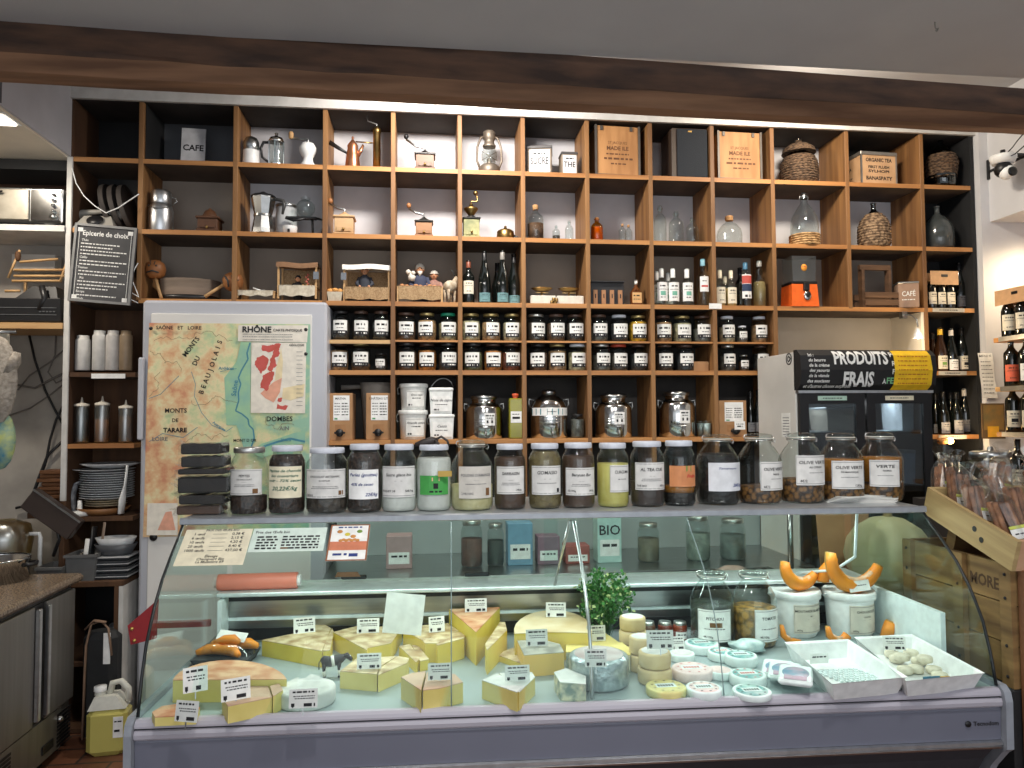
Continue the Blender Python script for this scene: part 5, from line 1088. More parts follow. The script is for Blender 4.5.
# second row items
ma=M('moka_alu',(190,190,188),.25,1)
p=S(264,231,R2,3.97); t=thing('moka_pot','aluminium moka pot with black handle and lid','moka pot',p)
b=MB(); b.lathe([(.0001,.0005),(.048,.0005),(.046,.02),(.037,.078)],8,smooth=False); b.build('base',ma,t); b=MB(); b.lathe([(.036,.08),(.05,.155),(.05,.16)],8,smooth=False); b.lathe([(.039,.074),(.039,.083)],20); b.build('upper_chamber',ma,t)
b=MB(); b.lathe([(.052,.16),(.048,.168),(.02,.176),(.008,.185),(.0001,.188)],12); b.build('lid',blackm,t); b=MB(); b.tube([(.048,0,.155),(.08,0,.15),(.085,0,.13),(.078,0,.09)],[.007,.008,.008,.005],8); b.build('handle',M('dark_grey_plastic',(60,60,60),.4),t)
p=S(287,231,R2,4.09); t=thing('coffee_maker_body','white and glass vacuum coffee maker behind the moka pot','coffee maker',p)
b=MB(); b.lathe([(.0001,.0005),(.055,.0005),(.052,.1),(.045,.16),(.05,.165)],20); b.build('jug',M('frosted_white',(190,192,194),.4),t); b=MB(); b.lathe([(.05,.15),(.052,.153),(.052,.16),(.05,.163)],20,cap=False); b.build('band',steel,t)
p=S(306,231,R2,4.0); t=thing('vacuum_coffee_maker','glass globe coffee maker on a black stand','coffee maker',p)
b=MB(); b.sph((0,0,.13),.042,0,18); b.lathe([(.02,.168),(.022,.18)],16,cap=False); b.build('glass_globe',glass,t)
b=MB(); b.box(-.085,.05,-.012,.012,.078,.09,0,.003); b.tube([(.05,0,.085),(.085,0,.075),(.07,0,.0005)],.006,8); b.tube([(.03,0,.085),(.032,0,.0005)],.005,8); b.tube([(-.085,0,.085),(-.05,-.01,.07),(0,-.01,.08)],.006,8); b.build('stand',blackm,t)
p=S(290,231,R2,3.96); t=thing('black_pan_lid','small white cup with black button in front of the glass coffee maker','cup',p); b=MB(); b.lathe([(.0001,.0005),(.035,.0005),(.038,.045)],20,cap=False); b.lathe([(.0001,.04),(.036,.04)],20); b.build('cup',white,t); b=MB(); b.box(-.006,.006,-.042,-.037,.008,.024); b.build('button',blackm,t)
mill(345,R2,'pale beech coffee grinder with crank at left, second row',.078,.07,M('pale_beech',(206,170,128),.5,noise=10,rgb2=(184,146,104),stretch=(.4,1,2)),M('pale_beech',(206,170,128)),py=230,cl=.06,ch=.06,knob=M('knob_brown',(150,100,60),.5))
mill(424,R2,'brown wooden coffee grinder with dark rounded top, second row',.075,.062,M('mid_brown_box',(160,116,80),.5,noise=10,rgb2=(130,90,58),stretch=(.4,1,2)),M('dark_iron',(60,58,56),.35,.7),py=230,cl=.07,ch=.065,knob=M('knob_brown',(150,100,60)))
t=mill(471,R2,'ornate green coffee grinder with brass bowl and curled crank',.075,.088,M('painted_green_tin',(120,124,84),.5,noise=18,rgb2=(176,170,120)),blackm,py=236,crank=False)
b=MB(); b.lathe([(.012,.11),(.02,.12),(.034,.14),(.034,.146),(.015,.15),(.006,.17)],20); b.build('brass_bowl',brass,t); b=MB(); b.tube([(0,0,.165),(.0,0,.178),(.03,0,.18),(.03,0,.2),(.022,0,.21)],.004,8); b.sph((.022,0,.22),.012); b.build('crank',brass,t)
p=S(505,236,R2,3.98); t=thing('brass_spirit_burner','low round brass burner with small lid and black handle','burner',p); b=MB(); b.lathe([(.0001,.0005),(.042,.0005),(.044,.006),(.042,.026),(.03,.032),(.008,.036),(.006,.044),(.0001,.046)],24); b.build('body',brass,t); b=MB(); b.tube([(.04,0,.015),(.062,0,.008),(.068,0,.006)],.004,6); b.build('handle',blackm,t)
corkm=M('cork',(190,146,100),.9,noise=60,rgb2=(160,116,74))
def apo(px,z,label,r,h,fill=None,ck=True,gm=glass,Y=3.98,py=232):
    p=S(px,py,z,Y); return vessel('apothecary_bottle',label,'bottle',p,r,h,APOTH,gm,fill,cap(corkm if ck else glass,.93,1.07,.34,'stopper'),None,None,n=20)
apo(535,R2,'corked glass bottle half full of brown powder',.042,.155,(.5,fm('brown')))
apo(555.5,R2,'tiny glass stoppered bottle with dark grains between larger ones',.019,.05,(.35,fm('dark')),False); apo(568.5,R2,'slender empty glass bottle at right of the corked one',.021,.085,None,False)
apo(596,R2,'small amber bottle of yellow liquid with dark stopper',.032,.098,(.62,M('yellow_oil',(196,140,20),.2)),True,gbrown)
for px,Y,l in ((621.5,3.97,'left of two tiny corked vials'),(627.5,3.99,'right of two tiny corked vials')): apo(px,R2,l+' standing in the second row',.019,.068,(.1,corkm),True,Y=Y)
apo(659,R2,'tall clear apothecary bottle against the left panel',.032,.165,None,False); apo(675,R2,'medium clear apothecary bottle in the middle of three',.038,.135,None,False); apo(691,R2,'small clear rounded apothecary bottle at right of three',.032,.11,None,False,Y=4.02)
p=S(728,241,R2,3.99); t=vessel('squat_flask','squat round glass flask with wide cork stopper','flask',p,.066,.115,[(.0,0),(.94,0),(1,.04),(.97,.1),(.98,.35),(.9,.55),(.6,.74),(.3,.82),(.26,.95),(.36,1.0)],glass,None,cap(corkm,.9,1.07,.3,'cork'))
# row 1-ish: tea tin (organic tea)
p=at(877,180,3.96); w_=PX(857,898,160,3.96)/2; t=thing('tea_tin_box','square cream tea box lettered ORGANIC TEA in a metal frame','tea box',(p.x+.01,3.95+w_,R1),.06); h=.205
cb_=M('tea_box_cream',(206,166,126),.7,noise=10,rgb2=(190,150,110)); w_*=.88
b=MB(); b.box(-w_,w_,-w_,w_,.0005,h*.9); b.build('box_body',cb_,t); b=MB(); b.box(-w_*1.06,w_*1.06,-w_*1.06,w_*1.06,h*.9,h,0,.003)
for x in (-w_,w_): 
    for y in (-w_,w_): b.box(x-.004,x+.004,y-.004,y+.004,.0005,h*.9)
b.build('metal_frame',M('frame_metal',(150,146,140),.4,.7),t)
b=MB(); 
for s,z,k in (('ORGANIC TEA',.76,.03),('FIRST FLUSH',.56,.022),('SYLHOPI',.44,.022),('BANASPATY',.24,.03)): b.text(s,0,h*z,k,0,y0=-w_-.0008,w=w_*1.5*(1 if k>.025 else .8),bold=.03)
b.T=Matrix.Rotation(-PI/2,4,'Z')
for s,z in (('TEA',.6),('FIRST',.3),('FLUSH',.18)): b.text(s,0,h*z,.024,0,y0=-w_-.0008,bold=.03)
b.build('lettering',ink,t)
# candy machine
p=S(798,305,R3,3.98); t=thing('candy_dispenser','orange candy machine with clear hopper and metal coin slot','candy machine',p); og=M('orange_enamel',(232,104,40),.35)
b=MB(); b.prism([(-.085,-.07),(.085,-.07),(.085,.07),(-.085,.07)],.0005,.115,0,top=[(-.078,-.062),(.078,-.062),(.078,.07),(-.078,.07)]); b.build('body',og,t)
b=MB(); b.box(-.08,.08,-.066,.07,.116,.13,0,.004); b.box(-.012,.022,-.082,-.063,.08,.12,0,.003); b.build('coin_mechanism',blackm,t)
b=MB(); b.lathe([(.022,.0),(.024,.004),(.018,.008),(.0001,.008)],20); b.V=[Vector((v.x+.012,-.069-v.z,v.y*1.1+.055)) for v in b.V]; b.build('chute_flap',chrome,t); b=MB(); b.lathe([(.013,.0),(.013,.006),(.0001,.006)],16); b.V=[Vector((v.x+.012,-.0775-v.z,v.y*1.2+.06)) for v in b.V]; b.build('chute_opening',blackm,t)
b=MB(); b.prism([(-.07,-.058),(.07,-.058),(.07,.06),(-.07,.06)],.131,.26,0,top=[(-.075,-.06),(.075,-.06),(.075,.065),(-.075,.065)]); b.build('clear_hopper',GL('hopper_plastic',(232,234,232),.3,.16,.35),t); b=MB(); b.box(-.02,.02,-.02,.02,.261,.268,0,.004); b.build('hopper_lid',blackm,t)
b=MB(); b.lathe([(.018,0),(.018,.001),(.0001,.001)],20,0); b.V=[Vector((v.x,-.0605-v.z,v.y+.2)) for v in b.V]; b.scrib(-.013,.013,.205,.005,1,None,-.0622); b.build('round_sticker',[M('sticker_orange',(226,150,50),.6),redp],t)
# wooden crate with handle
p=S(874,307,R3,3.98); t=thing('bottle_carrier','old dark wooden bottle carrier with tall handle','carrier',p); wd=M('old_dark_wood',(112,82,58),.7,noise=9,rgb2=(78,56,40),stretch=(.4,.4,3))
w_=.1
for z in (.012,.05): 
    b=MB(); b.box(-w_,w_,-.06,-.05,z,z+.028); b.build('slat',wd,t)
    b=MB(); b.box(-w_,w_,.05,.06,z,z+.028); b.build('slat',wd,t)
b=MB(); b.box(-w_,w_,-.049,.049,.0005,.01); b.build('bottom',wd,t)
for x in (-w_+.006,w_-.03):
    b=MB(); b.box(x,x+.016,-.02,.02,.011,.2); b.build('upright',wd,t)
b=MB(); b.prism([(-w_,-.012),(w_*.88,-.012),(w_*.88,.012),(-w_,.012)],.2,.225,0); b.build('handle',wd,t)
p=S(904,307,R3,3.96); t=thing('coffee_tin','brown square tin lettered CAFÉ beside the bottle carrier','storage tin',p,-.35); h=.135
b=MB(); b.box(-.055,.055,-.055,.055,.0005,h*.93,0,.003); b.build('tin_body',M('tin_brown',(150,122,102),.5),t); b=MB(); b.box(-.057,.057,-.057,.057,h*.93,h,0,.003); b.build('lid',steel,t); b=MB(); b.text('CAFÉ',0,h*.52,.036,0,w=.07,y0=-.0558); b.scrib(-.035,.035,h*.3,.005,0,None,-.0558); b.build('lettering',paper,t)
# ---- big containers row (R5)
def bib(px0,px1,label,txt,h=.245,tilt=0,lab=(.0,.28)):
    Y=3.93; x0=at(px0,410,Y).x; x1=at(px1,410,Y).x; w_=(x1-x0)/2; t=thing('bag_in_box_carton',label,'carton',((x0+x1)/2,Y+.08,R5))
    b=MB(); b.box(-w_,w_,-.08,.1,.0005,h,0,.002); b.build('carton',kraft,t)
    b=MB(); b.box(-w_*.6,w_*.75,-.0815,-.0802,h*.42,h*.95); b.text(txt,0,h*.88,.016,1,y0=-.0818); 
    for i in range(5): b.scrib(-w_*.5,-w_*.05,h*(.78-i*.06),.004,1,None,-.0818); b.scrib(w_*.1,w_*.65,h*(.78-i*.06),.005,1,None,-.0818)
    b.bar(-w_*.5,-w_*.25,h*.44,h*.47,2,None,-.0818); b.build('white_label',[lwhite,ink,M('label_green',(70,150,90),.7)],t)
    b=MB(); b.prism([(-w_*.45,-.0817),(w_*.45,-.0817),(w_*.45,-.0803),(-w_*.45,-.0803)],h*.14,h*.33,0); b.build('cut_flap',M('flap_cardboard',(160,118,80),.85),t)  # flap in a darker cardboard tone
    b=MB(); b.lathe([(.014,0),(.014,.03),(.02,.032),(.02,.04),(.0001,.041)],16); b.V=[Vector((v.x,-.082-v.z,v.y+h*.16)) for v in b.V]; b.box(-.028,.028,-.118,-.108,h*.14,h*.18,0,.003); b.build('tap',blackm,t)
bib(328.5,352.5,'brown bag-in-box carton with tap, left of two','MATHA'); bib(366,391,'brown bag-in-box carton with tap, right of two','CHÂTEAU LIT')
p=S(377,440,R5,4.1); t=thing('enamel_saucepan','grey-beige plastic pail with long handle behind the cartons','pail',p)
gp=M('grey_beige_plastic',(128,124,118),.5)
b=MB(); b.lathe([(.08,.18),(.09,.3),(.093,.305)],28); b.build('pail_body',gp,t); b=MB(); b.lathe([(.0001,.0005),(.07,.0005),(.08,.179)],24); b.build('base',gp,t); b=MB(); b.tube([(-.085,0,.285),(-.19,-.02,.28)],[.012,.014],10); b.build('handle',gp,t)
def pail(px,z,label,rx,h,sq=False,wire=False,Y=4.0,txt=''):
    p=S(px,410,z,Y); t=thing('plastic_pail',label,'pail',p); n=4 if sq else 28; k=1.0
    pw=M('pail_white',(222,224,222),.4)
    if sq:
        b=MB(); b.prism([(-rx*.88,-rx*.88),(rx*.88,-rx*.88),(rx*.88,rx*.88),(-rx*.88,rx*.88)],.0005,h*.86,0,top=[(-rx*.97,-rx*.97),(rx*.97,-rx*.97),(rx*.97,rx*.97),(-rx*.97,rx*.97)]); b.build('body',pw,t)
        b=MB(); b.box(-rx*1.03,rx*1.03,-rx*1.03,rx*1.03,h*.86,h,0,.006); b.build('lid',pw,t)
        b=MB(); f=-rx*.99; b.box(-rx*.7,rx*.8,f-.0015,f,h*.1,h*.68); b.text(txt,0,h*.52,.02,1,y0=f-.0022,shear=.3); b.scrib(-rx*.5,rx*.5,h*.36,.004,1,None,f-.0022); b.scrib(-rx*.6,-rx*.2,h*.17,.008,1,None,f-.0022); b.build('paper_label',[lwhite,ink],t)
    else:
        b=MB(); b.lathe([(.0001,.0005),(rx*.86,.0005),(rx*.96,h*.86)],28); b.build('body',pw,t); b=MB(); b.lathe([(rx*1.0,h*.84),(rx*1.04,h*.86),(rx*1.04,h*.97),(rx*.97,h),(.0001,h*.985)],28); b.build('lid',pw,t)
        lines([('t',txt,.1,.75,.17,1,.01,.3),('s',-.4,.5,.55,.05,1),('s',-.8,-.4,.15,.1,1)]+border(),.7,.1,.72,du=.2,rr=.965)(t,rx,h,None)
    if wire: b=MB(); R=rx*1.04; b.tube([(-R*.9+ (R*1.9)*i/10,-.02,h*.9+.055*math.sin(PI*i/10)**.6+.02*i/10) for i in range(11)],.0025,6); b.build('wire_handle',steel,t)
    else: b=MB(); b.tube([(-rx,-.02,h*.9),(-rx*1.15,-.02,h*.8),(-rx*1.1,-.02,h*.6),(-rx*.97,-.02,h*.62)],.0022,6); b.build('wire_handle',steel,t)
    return t
pail(414,R5,'round white pail, lower left of four, marked in script','',.0,) if 0 else None
pail(413,R5,'round white pail under the other round pail',.076,.155,Y=3.995,txt='Amande entière'); pail(413.5,R5+.156,'round white pail on top of the other round pail',.074,.14,Y=4.0,txt='Gros raisin')
pail(441.5,R5,'square white pail under the other square pail',.066,.132,True,Y=3.99,txt='Cassis'); pail(441,R5+.133,'square white pail with raised wire handle, topmost right',.063,.14,True,True,Y=3.99,txt='Noix de cajou')
def fusti(px,label,r,h,kind=0,labm=lwhite,tap=1,Y=4.0,lu=.1,bands=True):
    p=S(px,440,R5,Y); t=thing('steel_oil_drum',label,'oil drum',p)
    b=MB(); body=[(.0001,.0005),(r*.97,.0005),(r,.006),(r,h*.68),(r*.93,h*.74),(r*.72,h*.8),(r*.66,h*.82),(r*.66,h*.9)]
    if kind==1: body=[(.0001,.0005),(r*.97,.0005),(r,.006),(r,h*.58),(r*.9,h*.72),(r*.6,h*.84),(r*.34,h*.88),(r*.34,h*.93)]
    b.lathe(body,36); b.build('body',chrome,t)
    if bands:
        b=MB()
        for z in (.3,.36,.42): b.lathe([(r*1.0,h*z),(r*1.018,h*z+.003),(r*1.0,h*z+.006)],36,cap=False)
        b.build('rolled_rings',chrome,t)
    b=MB(); R=r*(.7 if kind==0 else .38); b.lathe([(R,h*.9),(R*1.04,h*.92),(R*1.04,h*.97),(R*.4,h),(.0001,h)],30); b.build('lid',steel,t)
    for s in (-1,1): b=MB(); b.tube([(s*r*.8,0,h*.78),(s*r*1.08,0,h*.8),(s*r*1.1,0,h*.7),(s*r*1.0,0,h*.62)],.004,8); b.build('side_handle',steel,t)
    if tap:
        b=MB(); b.tube([(0,-r,.035),(0,-r-.025,.035),(0,-r-.03,.015)],[.008,.008,.006],8); b.tube([(0,-r-.012,.04),(0,-r-.012,.06)],.004,6); b.box(-.014,.014,-r-.018,-r-.006,.058,.066,0,.002); b.build('tap',steel,t)
    if kind==1: lines([('b',-1+.5*i,-.68+.5*i,.12,.88,2) for i in range(4)]+[('s',-.2,.2,.5,.1,1)],1.3,.46,.62,mats=[lwhite,ink,M('bluegreen_print',(70,130,140),.6),bink,grink],rr=1.01)(t,r,h,None)
    else: lines([('s',-.8,.8,.8,.1,1),('s',-.6,.6,.6,.06,1),('b',-.6,.6,.2,.42,1)],.3,.3,.58,mats=[labm,ink,gink,bink,grink],du=lu,rr=1.02)(t,r,h,None)
fusti(484,'wide steel drum with domed lid, left of the green bottle',.098,.235,lu=.25); fusti(549,'steel drum with narrow top and blue-green printed band',.1,.265,1,bands=True); fusti(613.5,'ribbed steel drum with open-looking wide neck',.1,.24); fusti(677,'plain steel drum with wide lid and black tap',.098,.255,bands=False,lu=.15)
# green oil bottle
p=S(515.5,440,R5,3.95); t=thing('oil_bottle','square tall bottle of yellow-green oil with red stopper','bottle',p); w_=.036
b=MB(); b.box(-w_,w_,-w_,w_,.0005,.215,0,.005); b.build('oil',M('olive_oil',(150,146,40),.1,noise=4,rgb2=(120,118,30)),t); b=MB(); b.lathe([(.014,.215),(.014,.225)],12); b.lathe([(.016,.225),(.018,.23),(.018,.24),(.0001,.243)],12); b.build('stopper',M('orange_red',(200,84,50),.5),t); b=MB(); b.box(-w_*.8,w_*.8,-w_-.0014,-w_-.0004,.085,.145); b.bar(-.02,.02,.105,.117,1,None,-w_-.002); b.scrib(-.02,.02,.13,.004,1,None,-w_-.002); b.build('label',[lwhite,ink],t)
vessel('storage_jar','dark-lidded jar of grey grains beside the banded steel drum','jar',S(577.5,440,R5,3.97),.037,.13,SCREW,glass,(.78,fm('grey')),screwlid(blklid))
for px,l in ((707,'left clear cup of crumpled foil beside the plain drum'),(700,'right clear cup of crumpled foil half behind the drum')): 
    vessel('foil_cup',l,'cup',S(px if px>702 else 715.5-14,440,R5,3.95 if px>702 else 4.0),.026,.088,[(.0,0),(.8,0),(1,1)],glass,(.85,foil))
bib(719,746.5,'brown carton with round stamp and tilted white card, at right','',.2)
for px,h,lm,l in ((751,.255,lgrey,'slim dark bottle with grey label, left behind the carton'),(758.5,.26,lgrey,'slim dark bottle with grey label, beside the juice bottle')): bottle('dark_bottle',l,px,R5,.026,h,FLUTE,wineg,blackm,(.85,1),L1(lm,.1,.3,1.0),3.98,py=430)
bottle('juice_bottle','green-capped juice bottle with orange fruit label',767.5,R5,.035,.2,BORD,wineb,M('cap_green',(34,84,60),.4),(.84,1),lines([('b',-1,1,.82,1,2),('b',-.5,.5,.2,.55,5)],1.0,.12,.52,mats=[lwhite,ink,gink,bink,grink,M('fruit_orange',(226,140,70),.6)]),3.96,py=430)
b=MB(); b.box(-.03,.03,0,.001,0,.045); b.scrib(-.02,.02,.03,.004,1,None,-.0006); b.scrib(-.015,.015,.018,.007,1,None,-.0006); tag(b.build('price_card',[lwhite,ink],None,S(740,432,R5+.04,3.846)),'white price card on the tap of the round-stamped carton','price card')
b=MB(); b.box(-.036,.036,0,.001,0,.03); o=b.build('price_card',[lwhite],None,S(715.5,309,R3-.02,3.895)); tag(o,'blank white card clipped to the shelf edge below the clear bottles','price card')
# ================================================ BIG JARS ON THE COUNTER TOP
ZTOP=1.3
def fillm(n,c,c2,sc=40,kind='noise',bump=.5): return M(n,c,.6,noise=sc,rgb2=c2,bump=bump,kind=kind)
fdark=fillm('choc_drops',(40,30,28),(66,48,40),90,'voronoi'); fbrown=fillm('brown_sugar',(86,60,44),(70,48,36)); fwhite=fillm('icing_sugar',(224,222,216),(206,204,198),20); fgb=fillm('coarse_green_brown',(128,112,72),(100,84,56),70); fyel=fillm('yellow_flour',(206,196,110),(190,176,90),30); fcream=fillm('almond_powder',(206,196,150),(190,178,130),30); foliv=fillm('olives',(134,92,46),(48,28,14),60,'voronoi',1); fbrine=M('amber_brine',(150,96,36),.15); ftea=fillm('dark_tea',(66,50,46),(50,38,34),60); fblk=fillm('black_olives',(30,20,16),(14,10,8),50,'voronoi',1); fgrain=fillm('grey_pastilles',(72,62,54),(50,42,38),60,'voronoi')
def bigjar(px,pyt,wpx,label,prof,fill,items,lz=(.24,.66),lw=.82,lid='w',du=0,Y=2.44,pyb=510,lm=None,extra=None):
    p=at(px,500,Y); p=Vector((p.x,Y,ZTOP+.0005)); s=mpp(p); r=wpx*s/2; h=(pyb-pyt)*s*1.0
    f=fill if isinstance(fill,list) else [fill]
    t=vessel('storage_jar',label,'storage jar',p,r,h,prof,glass,(f[0][1],f[0][0]),
        (cliplid if lid=='clip' else screwlid({'w':greylid,'s':silverlid}[lid],hh=.085)),None,'large storage jars lined up on the counter top',n=28)
    for (m,f0,f1) in f[1:]:
        b=MB(); b.lathe(fillp(prof,r,h,f1,f0),28); b.build('upper_contents',m,t)
    if items is not None:
        lines(([] if lm else border())+items,lw,lz[0],lz[1],du=du,mats=[lm or M('jar_label_grey',(206,205,202),.75),ink,gink,bink,grink,sx])(t,r,h,prof)
    return t
tl=lambda a,b_='',k=.13: [('t',a,0,.74,k,1,.015,.1)]+([('t',b_,0,.6,k*.65)] if b_ else [])+[('b',-.15,.15,.5,.508,4),('s',-.55,.55,.4,.022,4),('s',-.6,.6,.34,.022,4)]
J=bigjar
J(249,450,36,'silver-lidded jar labelled PEPITES, first after the stacked packets',SCREW,(fdark,.27),tl('PÉPITES','DE CHOCOLAT')+[('b',.45,.75,.06,.24,5)],(.3,.68),1.0,'s',-.05,pyb=516)
J(287,449,36,'dark-filled jar with green handwriting and a 20,22€ price',SCREW,(fdark,.86),[('t','Pépites de chocolat',0,.86,.12,2,.02,.3,.95),('t','bio couverture',0,.7,.12,2,.02,.3,.75),('t','noir - 72% cacao',0,.55,.11,2,.02,.3,.95),('t','20,22€/kg',.0,.3,.17,2,.02,.3,.7)],(.24,.7),1.05,lm=cardcream,pyb=516)
J(327,451,41,'jar labelled CHOCOLAT ARTISANAL with mostly clear top',SCREW,(fgrain,.22),tl('CHOCOLAT ARTISANAL','EN PASTILLES',.1)+[('b',.6,.85,.1,.25,5),('t','18€/KG',-.7,.1,.1)],(.24,.68),1.15,pyb=515)
J(364.5,447,35,'jar full of dark drops with blue handwriting 45% de cacao',SCREW,(fdark,.87),[('t','Perles (gouttes)',0,.82,.15,3,.02,.3,.9),('t','45% de cacao',-.1,.5,.13,3,.02,.3,.7),('t','22€/kg',.5,.15,.15,3,.02,.3,.4)],(.2,.63),.95,lm=lwhite,pyb=514)
J(399,447,35,'jar of white powder labelled Sucre glace bio',SCREW,(fwhite,.62),[('t','Sucre glace bio',0,.72,.14,1,.01,.2,.7),('b',-.2,.2,.52,.53,4),('t','PAQUET 2€',-.55,.2,.09,1,.01,0,.4),('t','5€/kg',.6,.2,.09,1,.01,0,.25)],(.22,.68),1.1,pyb=513)
J(434,447,35,'jar of white flour with a green label and dark scoop on its lid',SCREW,(fwhite,.8),[('b',-.35,.55,.0,1,5),('b',-1,-.3,.72,1,5),('b',-.15,.35,.72,.9,4,1.6),('b',-.05,.25,.32,.6,1,1.6),('s',-.3,.5,.17,.09,1)],(.25,.54),.9,du=-.0,lm=lwhite,pyb=512)
# green label material for that jar
o=[c for c in COL.objects if c.name.startswith('paper_label')][-1]; o.data.materials[5]=M('bright_green_label',(64,150,70),.6); o.data.materials[0]=M('bright_green_label',(64,150,70)); o.data.materials[4]=M('label_tan',(206,170,130),.6)
b=MB(); b.box(-.022,.022,0,.0008,0,.018); p=at(445,477,2.36); tag(b.build('price_sticker',[M('gold_sticker',(176,146,70),.6)],None,(p.x,2.375,p.z)),'small gold price sticker on the flour jar','sticker')
J(472,441,43,'large swing-top jar labelled POUDRE D AMANDE',CLIP,(fcream,.36),[('t',"POUDRE D'AMANDE",0,.72,.12,4,.015,.1,.88),('b',-.15,.15,.56,.565,4),('s',-.6,.6,.45,.02,4),('b',.55,.8,.08,.32,5),('t','2,9€/100G',-.5,.15,.09,4)],(.18,.63),.85,'clip',.15,pyb=510,lm=M('aged_label',(192,188,180),.75))
J(510,445,32,'white-lidded jar of dark sugar labelled SARRASIN',SCREW,(fbrown,.8),tl('SARRASIN','',.15)+[('t','12€/kg',.5,.15,.09,1)],(.24,.66),1.0,pyb=509,du=-.05)
J(545,445,33,'green-brown jar labelled GOMASIO',SCREW,(fgb,.88),[('t','GOMASIO',0,.76,.17,1,.01,.15,.6),('b',-.2,.2,.54,.55,4),('s',-.6,.6,.4,.022,4),('b',.6,.78,.08,.22,1)],(.22,.66),1.05,pyb=509)
J(578.5,445,33,'brown powder jar labelled Banyuan Bar',SCREW,(fbrown,.8),tl('Banyuan Bar','',.15)+[('t','3€/100g',-.6,.16,.1),('t','5€/kg',.65,.16,.1)],(.2,.62),1.05,pyb=509)
J(613,445,32,'yellow-green flour jar labelled CURCUMA',SCREW,(fyel,.68),[('t','CURCUMA',.1,.74,.16,1,.01,.1,.7),('s',-.3,.5,.48,.03,4)],(.24,.66),.72,pyb=508,du=.3)
J(647.5,444,34,'dark tea jar labelled AL TEA CUE',SCREW,(ftea,.38),tl('AL TEA CUE','',.16)+[('t','THÉ BIO',-.6,.15,.1),('t','8€/kg',.65,.15,.1)],(.26,.68),1.05,pyb=508)
J(679.5,443,32,'jar with orange and red label and amber contents',SCREW,[(fblk,.2),(fbrine,.2,.3)],[('b',-.2,.9,.1,.75,5),('b',.1,.5,.72,1,2),('t','Fruits',.5,.5,.22,1,.03,.2)],(.3,.62),.95,pyb=507,lm=M('orange_label',(196,130,84),.6))
o=[c for c in COL.objects if c.name.startswith('paper_label')][-1]; o.data.materials[1]=M('label_red_text',(186,40,44),.6); o.data.materials[5]=M('orange_label2',(190,124,80),.6); o.data.materials[2]=M('leaf_green',(110,140,70),.6)
J(718,438,43,'largest dark swing-top jar of black olives with blue writing',CLIP,(fblk,.72),[('t','Tamaroussi',0,.8,.1,3,.01,.3,.5),('t','20€/kg',.6,.2,.15,3,.02,.3,.35)],(.2,.6),.9,'clip',.1,pyb=507,lm=M('label_bluewhite',(206,208,212),.7),Y=2.46)
J(760,437,43,'swing-top jar labelled OLIVE VERTE, one third full of olives, with large clear gap',CLIP,(foliv,.24),[('t','OLIVE VERTE',0,.74,.15,1,.015,.1,.8),('t','FARCIE',.1,.56,.09),('s',-.3,.6,.4,.02,4),('t','4€/2',-.6,.12,.12)],(.2,.6),.7,'clip',.3,pyb=506,Y=2.46)
J(802,436,43,'swing-top jar labelled OLIVE VERTE with raised tilted label and dark patch at left',CLIP,(foliv,.33),[('t','OLIVE VERTE',0,.76,.15,1,.015,.1,.85),('t','AU CITRON',.1,.6,.09),('s',-.3,.7,.42,.02,4),('t','4€/2',-.6,.14,.12)],(.26,.68),.82,'clip',.1,pyb=505,Y=2.46)
J(842,436,43,'swing-top jar labelled OLIVE VERTE filled with olives up the right side',CLIP,[(foliv,.3),(fbrine,.3,.62)],[('t','OLIVE VERTE',0,.76,.15,1,.015,.1,.8),('t','DE MANOSQUE',0,.6,.09),('s',-.5,.5,.42,.02,4),('t','12€/kg',.5,.12,.11)],(.2,.6),.8,'clip',-.15,pyb=504,Y=2.46)
J(881,435,42,'last swing-top jar of olives at the right end, label turned left',CLIP,[(foliv,.28),(fbrine,.28,.64)],[('t','VERTE',0,.76,.16,1,.015,.1,.6),('t','NOIRES',.1,.6,.09),('s',-.5,.5,.42,.02,4)],(.22,.6),.7,'clip',-.35,pyb=503,Y=2.46)
# scoop on the flour jar
p=at(432,446,2.44); t=thing('black_scoop','dark rubbery scoop lying across the lid of the flour jar','scoop',(p.x,2.44,at(434,447,2.44).z+.002))
b=MB(); b.tube([(-.055,0,.006),(-.03,0,.012),(0,0,.02),(.02,0,.016)],[.006,.012,.013,.009],10); b.build('bowl',M('dark_brown_rubber',(44,36,34),.5),t); b=MB(); b.tube([(.01,0,.02),(.03,0,.032),(.05,-.004,.018),(.055,-.008,.002)],.004,8); b.tube([(.01,-.01,.018),(.02,-.02,.01),(.018,-.024,.0)],.005,8); b.build('handle',M('dark_brown_rubber',(44,36,34)),t)
_flx=lambda r2,w_: (w_*.92 if r2.random()<.75 else -w_*.97)
